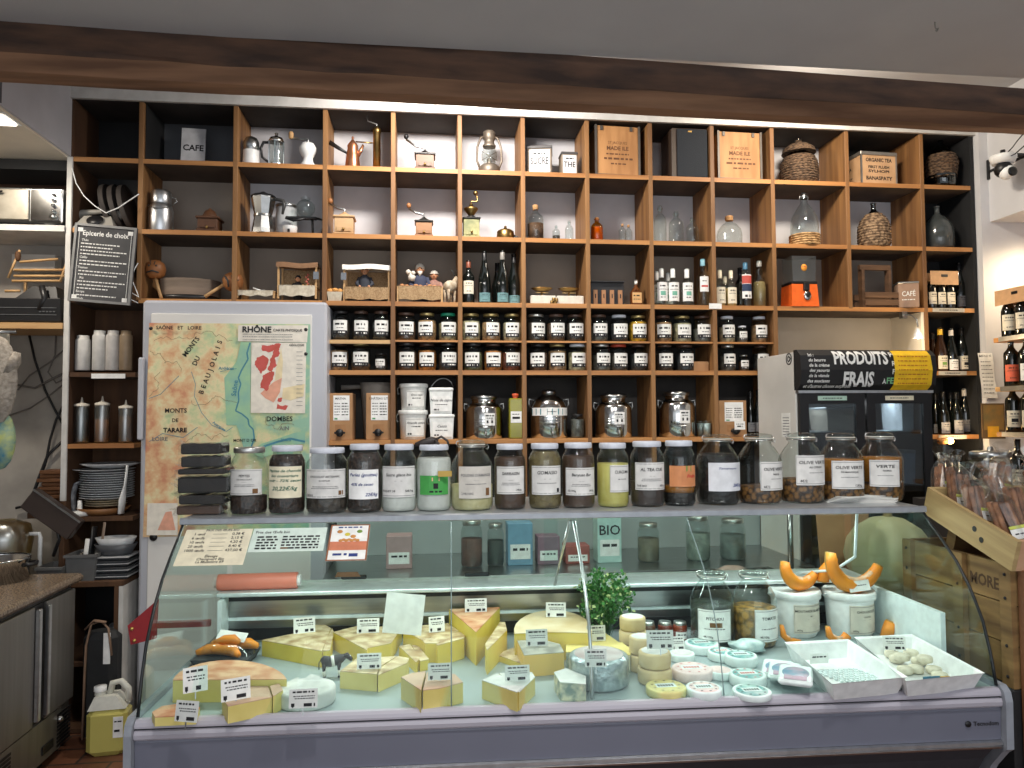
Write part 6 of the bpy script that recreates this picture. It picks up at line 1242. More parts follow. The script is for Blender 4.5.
# stacked packets at the left
packm=M('dark_seaweed',(26,23,22),.7,noise=40,rgb2=(46,40,35),bump=.4); packb=M('brown_packet',(84,58,40),.6)
zz=ZTOP+.0005; names=['bottom brown','second','third','fourth','fifth','topmost']
for i,(h,x0,x1,m,d) in enumerate(((.034,176,222,packb,.02),(.034,181,229,packm,0),(.058,178,231,packm,.01),(.022,180,230,packm,-.005),(.04,181,226,packm,.008),(.04,182,224,packm,0))):
    p0=at(x0,480,2.42); p1=at(x1,480,2.42); w_=(p1.x-p0.x)/2; t=thing('sealed_packet',f'{names[i]} dark flat packet of the film-wrapped stack left of the jars','packet',((p0.x+p1.x)/2,2.45+d,zz),[.05,-.04,.02,-.02,.05,0][i])
    hh=h*.93; b=MB(); n=12
    b.box(-w_*.97,w_*.9,-.055,.06,.002,hh*.92,0,.004); b.build('contents',m,t)
    b=MB(); r2=random.Random(i); P_=[]
    for k in range(n+1):
        x=-w_*1.06+(2.12*w_)*k/n; e=.55 if k in(0,n) else 1; P_.append((x,e))
    for (xa_,e1),(xb_,e2) in zip(P_,P_[1:]):
        q1,q2=hh*(.5+.5*e1)+r2.uniform(-.003,.0),hh*(.5+.5*e2)+r2.uniform(-.003,.0); y1=-.062+r2.uniform(-.004,.004)
        b.add([(xa_,y1,.001),(xb_,y1,.001),(xb_,y1+.002,q2),(xa_,y1+.002,q1),(xb_,.06,q2),(xa_,.06,q1)],[(0,1,2,3),(3,2,4,5)])
    for k in range(7):
        x=_flx(r2,w_); z=r2.uniform(.1,.9)*hh; s_=r2.uniform(.012,.03)*(1 if x>0 else -1)
        b.add([(x,-.05,z),(x+s_,-.06+r2.uniform(0,.02),z+r2.uniform(-.02,.02)),(x+s_*.7,-.02,z+r2.uniform(-.02,.03)),(x,.0,z)],[(0,1,2,3)])
    b.build('plastic_wrap',GL('packet_film',(240,240,240),.5,.02,.1),t); zz+=h

# real sizes of the collectables on the two upper rows
_tune={'small white hand grinder':(1.0,1.3),'glass French press':(1.1,1.3),'white ceramic hand mill':(1.12,1.3),'small copper Turkish':(1.2,1.5),'tall cylindrical brass':(1.05,1.18),'dark walnut coffee grinder':(1.18,1.28),
'weathered grey hurricane':(1.05,1.28),'larger white and black tin':(1.1,1.2),'smaller white and black tin':(1.0,1.25),'aluminium moka pot':(1.25,1.2),'white and glass vacuum':(1.1,1.15),'glass globe coffee':(1.2,1.15),'pale beech coffee':(1.25,1.3),
'brown wooden coffee grinder':(1.15,1.25),'ornate green':(1.12,1.15),'low round brass burner':(1.1,1.7),'corked glass bottle':(1.08,1.18),'tiny glass stoppered':(1.1,1.6),'slender empty':(1.1,1.25),'small amber bottle':(1.05,1.3),'left of two tiny':(1.1,1.4),'right of two tiny':(1.1,1.4),
'tall clear apoth':(1.1,1.2),'medium clear apoth':(1.1,1.25),'small clear rounded apoth':(1.1,1.35),'squat round glass flask':(1.1,1.35),'clear glass demijohn':(1.03,1.22),'dark wicker-wrapped':(.97,1.02),'small grey wicker':(1.0,1.3),'round wicker-covered':(.97,1.1),
'dark smoky glass':(1.0,1.15),'aluminium milk can':(1.05,1.15),'tiny dark wooden coffee':(1.1,1.5),'orange candy machine':(.95,1.1),'old dark wooden bottle':(1,1.12),'brown square tin':(1,1.1),'old grey dial':(.9,1.0),'model market stall':(1,1.1),'long burlap':(1,1.0),
'white-bearded':(1.1,1.12),'figurine in pinkish':(1.1,1.1),'bald figurine':(1.0,1.15),'shaggy':(1.1,1.35),'model stall with brown':(1,1.12),'black loudspeaker':(.93,1.08)}
for o in list(COL.objects):
    if o.parent is None and 'label' in o:
        for k,(a,c) in _tune.items():
            if o['label'].startswith(k): o.scale=(a,a,c); o.location.y-= .02 if o['label'][:5]!='model' else 0

for o in list(COL.objects):
    if o.name=='enamel_saucepan': o.name='handled_pail'
# ================================================ KITCHEN CORNER (LEFT)
# mini oven
p0=at(-30,226,3.88); p1=at(62,226,3.88); t=thing('mini_oven','brushed steel mini oven with knobs on the upper kitchen shelf','oven',(0,3.88,ZK1)); x0,x1=p0.x,p1.x; h=.185
b=MB(); b.box(x0,x1,0,.28,.012,h,0,.006); b.box(x0+.05,x0+.1,.03,.08,.0005,.012); b.box(x1-.1,x1-.05,.03,.08,.0005,.012); b.build('housing',steel,t)
pnl=x1-.145; b=MB(); b.box(x0+.02,pnl-.008,-.012,-.0005,.022,h-.012,0,.003); b.build('door',M('oven_door_steel',(190,184,170),.35,.7,noise=14,rgb2=(168,160,146)),t)
b=MB(); b.box(pnl,x1-.005,-.008,-.0005,.02,h-.01,0,.002); cp=b.build('control_panel',chrome,t)
for i in range(5):
    b=MB(); r=.009 if i<4 else .017; b.lathe([(r,0),(r*.9,.014),(.0001,.015)],14); b.V=[Vector((v.x+x1-.035,-.0085-v.z,v.y+h-.035-i*.028)) for v in b.V]; b.build('knob',steel if i else chrome,cp)
b=MB(); b.tube([(x0+.1,-.03,h-.03),(pnl-.12,-.03,h-.03)],.005,8); b.build('door_handle',blackm,t)
# telephone
p=S(100,228,R2,3.98); t=thing('dial_telephone','old grey dial telephone behind the top of the chalkboard','telephone',p); ph=M('phone_grey',(150,146,138),.5)
b=MB(); b.prism([(-.1,-.08),(.1,-.08),(.1,.08),(-.1,.08)],.0005,.075,0,top=[(-.065,-.03),(.065,-.03),(.065,.06),(-.065,.06)]); b.build('base',ph,t)
b=MB(); b.tube([(-.11,.01,.085),(-.085,.01,.1),(0,.01,.108),(.085,.01,.1),(.11,.01,.085)],[.025,.016,.011,.016,.025],12); b.build('handset',ph,t)
b=MB(); b.lathe([(.04,0),(.038,.006),(.0001,.007)],20); b.T=Matrix.Identity(4); b.V=[Vector((v.x,-.06+v.y*.5-v.z,.045+v.y*.75)) for v in b.V]; b.build('dial',blackm,t)
for i in range(3):
    p=S(112+i*9,228,R2,4.06); b=MB(); b.T=Matrix.Translation((0,0,.135))@Matrix.Rotation(-.25,4,'Y')@Matrix.Rotation(PI/2,4,'Y'); b.lathe([(.134,-.012),(.136,0),(.134,.012)],36,cap=False); b.lathe([(.0001,-.003),(.13,-.003),(.13,.003),(.0001,.003)],36)
    tag(b.build('round_sieve',M('sieve_dark',(60+i*22,54+i*20,50+i*18),.7,noise=10),None,p),['leftmost','middle','rightmost'][i]+' of three round dark sieves leaning above the telephone','sieve')
# chalkboard
cs=[at(75,225,3.86),at(137,227,3.86),at(131,302,3.86),at(68,303,3.86)]
cx=sum(c.x for c in cs)/4; cz=sum(c.z for c in cs)/4; wv=(cs[1]-cs[0]).length; hv=(cs[0]-cs[3]).length; t=thing('chalkboard','hanging chalkboard headed Epicerie de choix left of the fridge','chalkboard',(cx,3.86,cz)); t.rotation_euler=(0,math.radians(4.2),0)
b=MB(); b.box(-wv/2,wv/2,0,.012,-hv/2,hv/2); b.build('slate',M('chalk_slate',(62,62,64),.8,noise=8,rgb2=(76,76,78)),t)
b=MB(); 
for a in ((-wv/2,-wv/2+.012,-hv/2,hv/2),(wv/2-.012,wv/2,-hv/2,hv/2),(-wv/2+.012,wv/2-.012,-hv/2,-hv/2+.012),(-wv/2+.012,wv/2-.012,hv/2-.012,hv/2)): b.box(a[0],a[1],-.006,-.0005,a[2],a[3])
b.build('frame',M('board_frame_grey',(120,120,120),.5),t)
b=MB(); chalk=0
b.text('Epicerie de choix',0,hv*.38,.035,0,w=wv*.74,bold=.02,y0=-.001); zr=hv*.30
for n_,s in enumerate(('Thés','','','','','Cafés','','','Tisanes','','','Riz','','','','Sirops','','Miels')):
    z=hv*.29-n_*hv*.044
    if s: b.text(s,-wv*.32,z,.016,0,y0=-.001)
    else: b.scrib(-wv*.38,wv*(.38-.25*((n_*7)%3)/2),z,.0055,0,None,-.001)
for x in (-wv*.42,wv*.42): b.bar(x-.001,x+.001,-hv*.45,hv*.42,0,None,-.001)
for x,z in ((-wv*.41,hv*.42),(wv*.4,hv*.42),(-wv*.41,-hv*.44),(wv*.4,-hv*.44)): b.bar(x-.012,x+.012,z-.01,z+.01,0,None,-.001)
b.build('chalk_writing',M('chalk_white',(220,220,218),.9),t)
b=MB(); pts=[at(*q,3.85) for q in ((72,168),(76,183),(84,196),(95,206),(106,213),(118,208),(130,200),(139,194))]; b.tube(pts,.0028,6); tag(b.build('electric_cable',white,None),'white cord looping down from the post to the chalkboard','cord')
b=MB(); pts=[at(*q,3.87) for q in ((138,263),(134,270),(132,280),(137,292),(139,297),(132,293),(128,298),(138,303))]; b.tube(pts,.0025,6); tag(b.build('electric_cable',white,None),'coiled white cord beside the right edge of the chalkboard','cord')
# rack, stereo, boxes on the lower kitchen shelf
YK=3.98
p=S(28,322,ZK2,YK); t=thing('stereo_receiver','black stereo receiver on the lower kitchen shelf','stereo',(0,3.9,ZK2)); x0=at(-20,300,3.9).x; x1=at(61,300,3.9).x
b=MB(); b.box(x0,x1,0,.26,.006,.125,0,.004); b.build('housing',blackm,t); b=MB(); b.box(x0+.02,x1-.02,-.003,-.0005,.075,.078); b.box(x0+.02,x1-.02,-.003,-.0005,.04,.043)
for i in range(5): b.box(x1-.1+i*.016,x1-.09+i*.016,-.004,-.0005,.055,.06)
b.build('front_trim',M('trim_silver',(120,122,124),.4,.6),t)
t=thing('black_case','black rounded equipment case on top of the stereo','case',(0,3.93,ZK2+.126)); xa_=at(15,290,3.93).x; xb_=at(58,290,3.93).x
b=MB(); b.prism([(xa_,0),(xb_,0),(xb_,.18),(xa_,.18)],.0005,.065,0,top=[(xa_+.07,.02),(xb_-.02,.02),(xb_-.02,.16),(xa_+.07,.16)]); b.build('case_body',blackm,t)
b=MB(); b.tube([(xb_-.07,-.012,.06),(xb_-.05,-.02,.0),(xb_-.075,-.024,-.06)],[.016,.015,.013],10); b.build('handle',blackm,t)
t=thing('wooden_dish_rack','pale wooden slatted rack above the black stereo','rack',(0,3.98,ZK2)); X=lambda px,py:at(px,py,3.98)
b=MB()
for a,c in (((8,278),(20,250)),((60,282),(67,262)),((14,270),(66,270)),((14,276),(64,276)),((12,281),(60,281)),((5,291),(20,291)),((20,262),(58,259))):
    A=X(*a)-Vector((0,3.98,ZK2)); C=X(*c)-Vector((0,3.98,ZK2)); b.tube([A,C],.007,4)
b.build('slats',wood_pale,t)
b=MB(); A=X(18,256)-Vector((0,3.98,ZK2)); b.sph((A.x,0,A.z),.02,0,10,.7,.7,1.4); b.build('knob_end',wood_br,t)
A=X(12,291)-Vector((0,3.98,ZK2)); b=MB()
for px in (14,62): q=X(px,290)-Vector((0,3.98,ZK2)); b.box(q.x-.006,q.x+.006,.10,.112,.0005,.25)
b.build('post',wood_pale,t)
b=MB(); q=X(35,255); b.box(at(12,255,4.1).x,at(55,255,4.1).x,4.1,4.17,ZK2+.3,ZK2+.385); o=struct('trim_wall_ledge',b,M('duct_white',(190,186,180),.8,noise=4)); o['label']='white boxed duct on the wall behind the wooden rack'
# cables on the wall
for i,(pts,r) in enumerate((([(28,330),(35,360),(45,390),(55,410),(66,430)],.006),([(18,385),(35,388),(50,380),(66,372)],.006),([(18,390),(30,375),(50,362),(66,348)],.004),([(5,417),(30,408),(50,395),(66,382)],.004),([(56,330),(55,355),(48,372),(56,383),(66,378)],.004),([(66,400),(56,420),(50,440),(46,462),(40,480)],.006),([(66,438),(48,455),(40,475),(34,492),(25,506),(16,508)],.008))):
    b=MB(); b.tube([at(u,v,4.195) for u,v in pts],r,6); tag(b.build('cable',blackm if i in(0,5,6) else M('grey_cable',(110,106,102),.6),None),['thick black cable crossing the kitchen wall diagonally','grey cable bundle running flat along the wall','thin grey cable rising right below the wall shelf','thin dark cable sloping up across the wall','grey cable dangling beside the white post','black cable hanging down beside the post to the wooden boards','thick black cable curving down behind the pans'][i],'cable')
# oven glove and blue bag
p=at(4,380,3.7); b=MB(); b.sph((0,0,0),1,0,20,.09,.035,.21); 
for i,v in enumerate(b.V): b.V[i]=v*1.0+Vector((0,0,.0))
b.tube([(.04,0,.03),(.075,0,.09),(.085,0,.13)],[.03,.028,.015],10)
tag(b.build('oven_glove',M('terry_grey',(176,168,158),.95,noise=60,rgb2=(140,132,122),bump=1),None,(p.x-.03,p.y,p.z)),'thick pale oven glove hanging at the left edge','oven glove')
b=MB(); p=at(1,350,3.72); b.box(-.12,.035,-.01,.01,-.06,.09,0,.006); b.box(-.12,.02,-.014,-.0105,-.03,.02,1); tag(b.build('hanging_pouch',[M('pouch_beige',(186,178,160),.8),M('pouch_blue',(50,70,100),.6)],None,p),'beige pouch with blue patch hanging above the oven glove','pouch')
b=MB(); p=at(0,440,3.72); b.sph((0,0,0),1,0,16,.07,.03,.14); tag(b.build('blue_bag',M('bag_blue',(60,130,160),.4,noise=14,rgb2=(190,200,120)),None,p),'blue plastic bag hanging under the oven glove','bag')
b=MB(); b.tube([at(x,332,3.7) for x in (-40,16)],.008,8); o=b.build('hanging_rail',steel); tag(o,'steel rail at the left edge holding glove and pouch','rail')
# shelf bottles
def pbottle(px,z,w_,h,label,m,prof,nm='plastic_bottle',fill=None,capm=None,cz=None,grp=None,Y=3.97):
    s=mpp(at(px,400,Y)); r=w_*s/2; h=h*s; return vessel(nm,label,'bottle',S(px,400,z,Y),r,h,prof,m,fill,capm,None,grp,n=18)
SQ=[(.0,0),(.95,0),(1,.03),(1,.78),(.9,.83),(.75,.84)]
BT=[(.0,0),(.95,0),(1,.02),(1,.86),(.9,.9),(.8,.91),(.8,1),(0,1)]
wt=M('milky_plastic',(190,188,184),.45); wt2=M('milky_brown_plastic',(128,110,88),.45)
pbottle(82,R4,14,35,'short white plastic bottle, first on the bottle shelf',wt,BT); pbottle(98.5,R4,13,40,'tall white plastic bottle, second on the bottle shelf',wt,BT); pbottle(112,R4,13,40,'tall white plastic bottle, third on the bottle shelf',M('milky_plastic2',(180,176,172),.45),BT); pbottle(125,R4,12,40,'brownish translucent plastic bottle at the right end of the bottle shelf',wt2,BT)
def noz(t,r,h,prof):
    b=MB(); b.lathe([(r*1.02,h*.8),(r*1.02,h*.845),(r*.5,h*.87),(r*.22,h*.885),(r*.08,h),(.0001,h*1.001)],16); b.build('nozzle_cap',M('milky_cap',(206,198,184),.5),t)
sqp=GL('squeeze_plastic',(206,200,190),.3,.25,.3)
pbottle(82,R5,13.5,45,'squeeze bottle of blue-black sauce, left on its shelf',sqp,SQ,'squeeze_bottle',(.75,M('blueblack_sauce',(28,46,58),.4)),noz)
pbottle(102.5,R5,13.5,46,'squeeze bottle of pinkish beige sauce, middle on its shelf',sqp,SQ,'squeeze_bottle',(.5,M('beige_sauce',(176,128,92),.5)),noz)
pbottle(126,R5,13,42,'squeeze bottle of brown sauce, right on its shelf',sqp,SQ,'squeeze_bottle',(.62,M('brown_sauce',(110,74,34),.4)),noz)
b=MB(); b.box(0,.16,0,.003,-.012,.012); q=at(91,376,3.89); tag(b.build('shelf_label_strip',lwhite,None,(q.x,3.893,q.z)),'white label strip on the edge of the bottle shelf','label strip')
# plates
plate=M('plate_white',(196,198,200),.3); platew=M('plate_cream',(190,176,150),.4)
z=R6
def plt(z,r,x,label,m,grp=None,w_=.014,cat='plate'):
    b=MB(); b.lathe([(.0001,.0005),(r*.55,.0005),(r*.95,w_*.8),(r,w_),(r*.93,w_),(r*.55,.005),(.0001,.005)],30); p=S(x,500,z,4.02); tag(b.build('plate',m,None,p),label,cat,grp); return z+w_*.82
b=MB(); b.lathe([(.0001,.0005),(.09,.0005),(.125,.035),(.118,.035),(.085,.008),(.0001,.008)],30); tag(b.build('wooden_bowl',M('bowl_wood',(140,96,58),.5),None,S(104,500,R6,4.02)),'brown wooden bowl at the bottom of the plate stack','bowl')
z=R6+.036
for i in range(3): z=plt(z,.1,106,'small cream plate in the lower part of the plate stack',platew,'cream plates in the stack')
z+=.004
for i in range(12): z=plt(z,.128-.002*(i%2),107,'white dinner plate in the middle of the plate stack',plate,'white plates in the stack')
z+=.003; z=plt(z,.145,104,'wide flat platter second from the top of the plate stack',plate); z+=.006; z=plt(z,.14,110,'wide shallow dish on top of the plate stack',plate,w_=.024)
b=MB(); b.T=Matrix.Rotation(.08,4,'Y'); b.tube([(0,0,.01),(0,0,.08),(.006,0,.15),(.008,0,.25)],[.03,.032,.012,.012],10,flat=.4); tag(b.build('white_ladle',lwhite,None,S(121,500,R6,3.93)),'white plastic ladle standing right of the plates','ladle')
b=MB(); b.lathe([(.0001,.0005),(.045,.0005),(.045,.02),(.012,.026),(.01,.075),(.0001,.076)],20); tag(b.build('white_press',lwhite,None,S(80,500,R6,3.95)),'small white plastic pusher at the left of the plate shelf','utensil')
b=MB(); b.tube([(0,0,.005),(-.01,0,.1),(.005,0,.16),(.03,0,.17)],[.02,.025,.02,.01],8,flat=.5); tag(b.build('folded_bag',gpl.copy() if 0 else M('grey_cellophane',(150,152,156),.2,noise=30,rgb2=(90,92,98),bump=.8),None,S(75,500,R6,3.97)),'crumpled clear bag at the left of the plates','bag')
# things on the low cabinet and back table
t=thing('back_table','low steel back table behind the granite counter','table',(0,0,0)); b=MB(); b.box(-2.9,XL-.02,3.62,4.18,.8,.83); b.build('table_top',dsteel,t)
for x in (-2.88,XL-.06):
    for y in (3.63,4.14): b=MB(); b.box(x,x+.035,y,y+.035,.1205,.7995); b.build('leg',dsteel,t)
def bin_(px0,px1,label,h,Y=3.78,m=None,z=.83,d=.16):
    x0=at(px0,565,Y).x; x1=at(px1,565,Y).x; w_=(x1-x0)/2; t=thing('plastic_bin',label,'bin',((x0+x1)/2,Y,z)); q=lambda k:[(-w_*k,0),(w_*k,0),(w_*k,d),(-w_*k,d)]
    m=m or M('grey_bin',(92,92,92),.5); b=MB(); b.prism(q(.86),.0005,.01,0); 
    for s in (0,1):
        y=0 if s==0 else d-.006; b.prism([(-w_*.86,y),(w_*.86,y),(w_*.86,y+.006),(-w_*.86,y+.006)],.01,h,0,top=[(-w_,y),(w_,y),(w_,y+.006),(-w_,y+.006)])
    for s in (-1,1): b.prism([(s*w_*.86-.003,.006),(s*w_*.86+.003,.006),(s*w_*.86+.003,d-.006),(s*w_*.86-.003,d-.006)],.01,h,0,top=[(s*w_-.003,.006),(s*w_+.003,.006),(s*w_+.003,d-.006),(s*w_-.003,d-.006)])
    b.build('bin_body',m,t); b=MB(); b.box(-w_*1.06,w_*1.06,-.012,-.0005,h-.012,h); b.build('rim',m,t); return t
bin_(65,96,'grey plastic bin full of utensils on the low cabinet',.125); bin_(36,62,'smaller grey plastic bin left of the utensil bin',.075,Y=3.75)
for (px,y0,y1,r,m,l,k) in ((84,532,568,.016,lwhite,'white spatula standing in the utensil bin',0),(91,520,568,.03,blackm,'black slotted turner standing in the utensil bin',0),(101,516,568,.014,M('brown_grey_plastic',(128,112,100),.5),'long perforated grey-brown strip standing in the utensil bin',.1)):
    a=at(px-4 if px>95 else px-2,y1,3.85); c=at(px+3,y0,3.87); b=MB(); b.tube([(0,0,0),(c-a)*.6,c-a],[r*.8,r,r],8,flat=.25); tag(b.build('utensil',m,None,(a.x,3.86,.845)),l,'utensil')
b=MB(); b.T=Matrix.Rotation(PI/2,4,'X')@Matrix.Rotation(.2,4,'Y'); b.lathe([(.0001,0),(.045,0),(.05,.006),(.048,.012),(.0001,.01)],24,sx=.55); p=at(78,542,3.84); tag(b.build('steel_disc_lid',chrome,None,(p.x,3.9,.9)),'small round steel lid standing behind the utensil bin','lid')  # steel lid standing on edge
zz=.8305
for i in range(7):
    b=MB(); b.prism([(-.095,-.07),(.095,-.07),(.095,.09),(-.095,.09)],.0005,.012,0,top=[(-.105,-.08),(.105,-.08),(.105,.1),(-.105,.1)]); 
    if i%2==0: b.box(-.106,.106,-.081,.101,.0121,.0145,1)
    tag(b.build('rectangular_dish',[M('dish_dark',(70,72,76),.4),M('dish_rim',(176,178,180),.4)],None,(S(112,570,0,3.87).x,3.87,zz)),'flat grey rectangular dish in the stack on the low cabinet','dish','stacked rectangular dishes'); zz+=.0152
def obowl(z,label,m,r=.1,h=.055):
    b=MB(); b.lathe([(.0001,.0005),(r*.7,.0005),(r,h),(r*.95,h),(r*.66,.006),(.0001,.006)],26,sy=.7); tag(b.build('oval_dish',m,None,(S(116,550,0,3.87).x,3.87,z)),label,'dish')
obowl(zz,'dark oval dish on top of the rectangular dish stack',M('dish_dark',(70,72,76))); obowl(zz+.03,'white oval dish, topmost of the dish stack',M('dish_white',(176,178,180),.4),.095)
# black baking tin leaning, wooden boards
p=at(50,515,3.75); t=thing('baking_tin','dark baking tin propped diagonally behind the granite counter','baking tin',p); a=math.atan2(at(28,497,3.75).z-at(75,530,3.75).z, at(75,530,3.75).x-at(28,497,3.75).x)
b=MB(); b.T=Matrix.Rotation(a,4,'Y'); L_=(at(75,530,3.75)-at(28,497,3.75)).length/2; b.box(-L_,L_,0,.05,-.05,.055,0,.004); b.build('tin_body',M('dark_tin',(72,62,58),.4,.5,noise=10),t)
b=MB(); b.T=Matrix.Rotation(a,4,'Y'); b.box(-L_,L_,-.006,-.0005,.048,.056); b.build('rim',steel,t)
b=MB(); b.tube([(.02,.02,-.05),(.03,.03,-.12),(.0,.04,-.2)],.008,6); b.build('handle',blackm,t)
zz=.0
for i in range(9):
    q=at(36+(i%3)*1.5,507-i*4.1,4.0); L_=at(66,500,4.0).x-q.x; b=MB(); b.box(0,L_+.02,0,.12,0,.018,0,.003); tag(b.build('wooden_board',M('dark_board_wood',(132,86,50),.6,noise=9,rgb2=(96,60,34),stretch=(.3,1,3)),None,(q.x,4.0+.02*(i%2),q.z)),'small brown wooden serving board piled beside the white post','board','wooden boards piled beside the post')
t=thing('wall_rack','small wall bracket carrying the pile of wooden boards','bracket',(0,0,0)); q=at(40,512,4.0); b=MB(); b.box(q.x-.05,XL-.02,3.98,4.2,q.z-.03,q.z-.002); b.build('bracket',wood_br,t)
# granite counter fridge
gr=M('granite',(150,132,112),.25,noise=120,rgb2=(96,82,70),spec=.6)
XR=-1.585; YE=3.60; t=thing('undercounter_fridge','stainless under-counter fridge with speckled granite top at lower left','counter fridge',(0,0,0))
b=MB(); b.box(-2.5,XR-.01,1.3,YE-.01,.18,.862); b.build('body',dsteel,t); b=MB(); b.box(-2.55,XR+.03,1.25,YE+.03,.8645,.9,0,.012); b.build('granite_top',gr,t)
b=MB(); b.box(-2.5,XR-.005,1.3,YE-.02,.845,.864); b.build('gap_strip',blackm,t)
def dr(y0,y1): 
    b=MB(); b.box(XR-.009,XR+.012,y0,y1,.36,.84,0,.003); return b.build('door',dsteel,t)
q1=atx(45,600,XR).y; d1=dr(q1,YE-.015); d2=dr(1.4,q1-.1)
for y in (q1-.012,q1-.088): b=MB(); b.box(XR+.0125,XR+.03,y-.012,y+.012,.38,.83,0,.003); b.build('handle',alu,d1 if y>q1-.05 else d2)
b=MB(); b.box(XR-.009,XR-.002,q1-.098,q1-.002,.36,.84); b.build('door_gap',blackm,t)
b=MB(); b.box(XR-.009,XR+.008,1.4,YE-.12,.185,.355); lp=b.build('lower_panel',dsteel,t)
for y0,y1 in ((q1+.22,YE-.15),(2.0,q1-.25)):
    b=MB()
    for i in range(9):
        for j in range(5): b.box(XR+.0085,XR+.0105,y0+(y1-y0)*j/5+.006,y0+(y1-y0)*(j+1)/5-.003,.195+i*.016,.205+i*.016)
    b.build('vent_slots',blackm,lp)
b=MB(); b.box(XR+.0085,XR+.014,q1-.02,q1+.07,.215,.25,0,.003); b.build('switch',blackm,lp); b=MB(); b.sph((XR+.015,q1+.12,.31),.014); b.build('lock',steel,lp)
b=MB(); b.box(-2.45,XR-.05,1.35,YE-.15,.1205,.18); b.build('plinth',blackm,t)
# pots on the granite
p=at(3,560,3.50); t=thing('stock_pot','polished steel stock pot on the granite at the left edge','pot',(p.x-.03,p.y,.9)); b=MB(); b.lathe([(.0001,.0005),(.125,.0005),(.125,.085),(.132,.088),(.132,.1),(.125,.1)],36,cap=False); b.build('pot_body',chrome,t)
b=MB(); b.tube([(.125,-.03,.07),(.155,-.03,.072),(.165,0,.07),(.155,.03,.072),(.125,.03,.07)],.009,8); b.build('handle',blackm,t); b=MB(); b.lathe([(.0001,.06),(.123,.06)],30); b.build('pot_inside',blackm,t)
p=atz(10,555,.9); t=thing('plastic_jug','cloudy plastic measuring jug with white handle behind the pot','jug',(at(6,540,3.85).x,3.85,.83)); jp=GL('cloudy_plastic',(206,186,140),.35,.3,.3)
b=MB(); b.lathe([(.0001,.0005),(.1,.0005),(.105,.12),(.115,.2),(.1,.265),(.04,.29)],26,cap=False); b.build('jug_body',jp,t); b=MB(); b.tube([(.105,0,.22),(.15,0,.22),(.155,0,.2),(.155,0,.03)],.010,6); b.build('handle',white,t)
# black cool bag with straps
p=at(97,700,3.63); t=thing('delivery_bag','black padded bag with brown straps standing in front of the low cabinet','bag',(p.x-.0,3.64,.12))
b=MB(); b.box(-.08,.07,0,.11,.0005,.5,0,.03); b.build('bag_body',M('black_nylon',(34,36,38),.7,noise=9,rgb2=(24,25,27),bump=.3),t)
sm=M('strap_brown',(122,98,80),.8,noise=30)
b=MB(); b.tube([(-.06,-.008,.03),(-.055,-.012,.3),(-.05,-.014,.45),(-.035,.0,.54),(.0,.02,.55),(.04,.0,.52),(.06,-.01,.4)],.011,6,flat=.4); b.tube([(-.06,.0,.52),(-.02,-.005,.56),(.03,-.005,.55)],.013,6,flat=.4); b.build('strap',sm,t)
b=MB(); b.box(.02,.05,-.0035,-.0005,.36,.5); b.build('white_tag',lwhite,t)
b=MB(); b.sph((0,0,.09),1,0,14,.05,.05,.11); p=S(116,640,.381,3.9); blob('crumpled_plastic_bag','crumpled white plastic bag inside the low cabinet','bag',(p.x,3.9,.381),.055,.06,.11,[M('white_plastic_bag',(176,180,186),.3,noise=14,rgb2=(120,124,132),bump=1)],5,.2)
# jerrycan
p=at(115,722,3.60); t=thing('jerrycan','translucent jerrycan of yellow liquid on the tiles beside the counter','jerrycan',(p.x+.0,3.5,.12),.12); w_=.083
b=MB(); b.box(-w_,w_,0,.12,.0005,.2,0,.022); b.build('liquid_part',M('yellowish_plastic',(206,196,110),.3,noise=2,rgb2=(190,180,96)),t)
b=MB(); b.prism([(-w_+.006,.006),(w_-.006,.006),(w_-.006,.114),(-w_+.006,.114)],.2,.255,0,top=[(-w_+.03,.02),(w_-.05,.02),(w_-.05,.1),(-w_+.03,.1)]); b.lathe([(.024,.255),(.022,.27)],14,cx=-.04,cy=.06); b.build('shoulder',M('milky_top',(206,206,196),.35),t)
b=MB(); b.lathe([(.026,.27),(.026,.29),(.0001,.291)],16,cx=-.04,cy=.06); b.build('cap',white,t); b=MB(); b.tube([(.0,.06,.25),(.01,.06,.3),(.045,.06,.305),(.075,.06,.27),(.078,.06,.215)],.014,10); b.build('handle',M('milky_top',(206,206,196)),t)
b=MB(); b.box(.03,.07,-.003,-.0005,.08,.17); b.scrib(.035,.065,.15,.006,1,None,-.0035); b.scrib(.035,.065,.11,.01,1,None,-.0035); b.build('label',[lwhite,ink],t)
# red board on the counter's end
A=[at(130,624,2.62),at(160,598,2.62),at(158,637,2.62),at(133,643,2.62)]; b=MB(); P=[(a.x,a.z) for a in A]; 
vs=[(x,2.60,z) for x,z in P]+[(x,2.61,z) for x,z in P]; b.add(vs,[(0,1,2,3),(7,6,5,4),(0,4,5,1),(1,5,6,2),(2,6,7,3),(3,7,4,0)]); b.sph((A[0].x+.014,2.598,A[0].z-.01),.006,1,8); b.sph((A[3].x+.012,2.598,A[3].z+.014),.006,1,8); b.box(A[1].x-.03,-.72,2.612,2.63,A[2].z+.03,A[2].z+.05,0)
tag(b.build('red_board',[M('dark_red',(140,28,34),.5),M('brass_rivet',(190,160,90),.4,.8)],None),'dark red board with rivets at the left end of the counter','board')
# magnet/clip below map
b=MB(); b.lathe([(.0001,0),(.016,0),(.018,.008),(.0001,.01)],16); b.V=[Vector((v.x,-v.z,v.y)) for v in b.V]; q=at(154,537,3.785); tag(b.build('magnet',blackm,None,(q.x,3.784,q.z)),'dark round magnet under the lower left map corner','magnet')
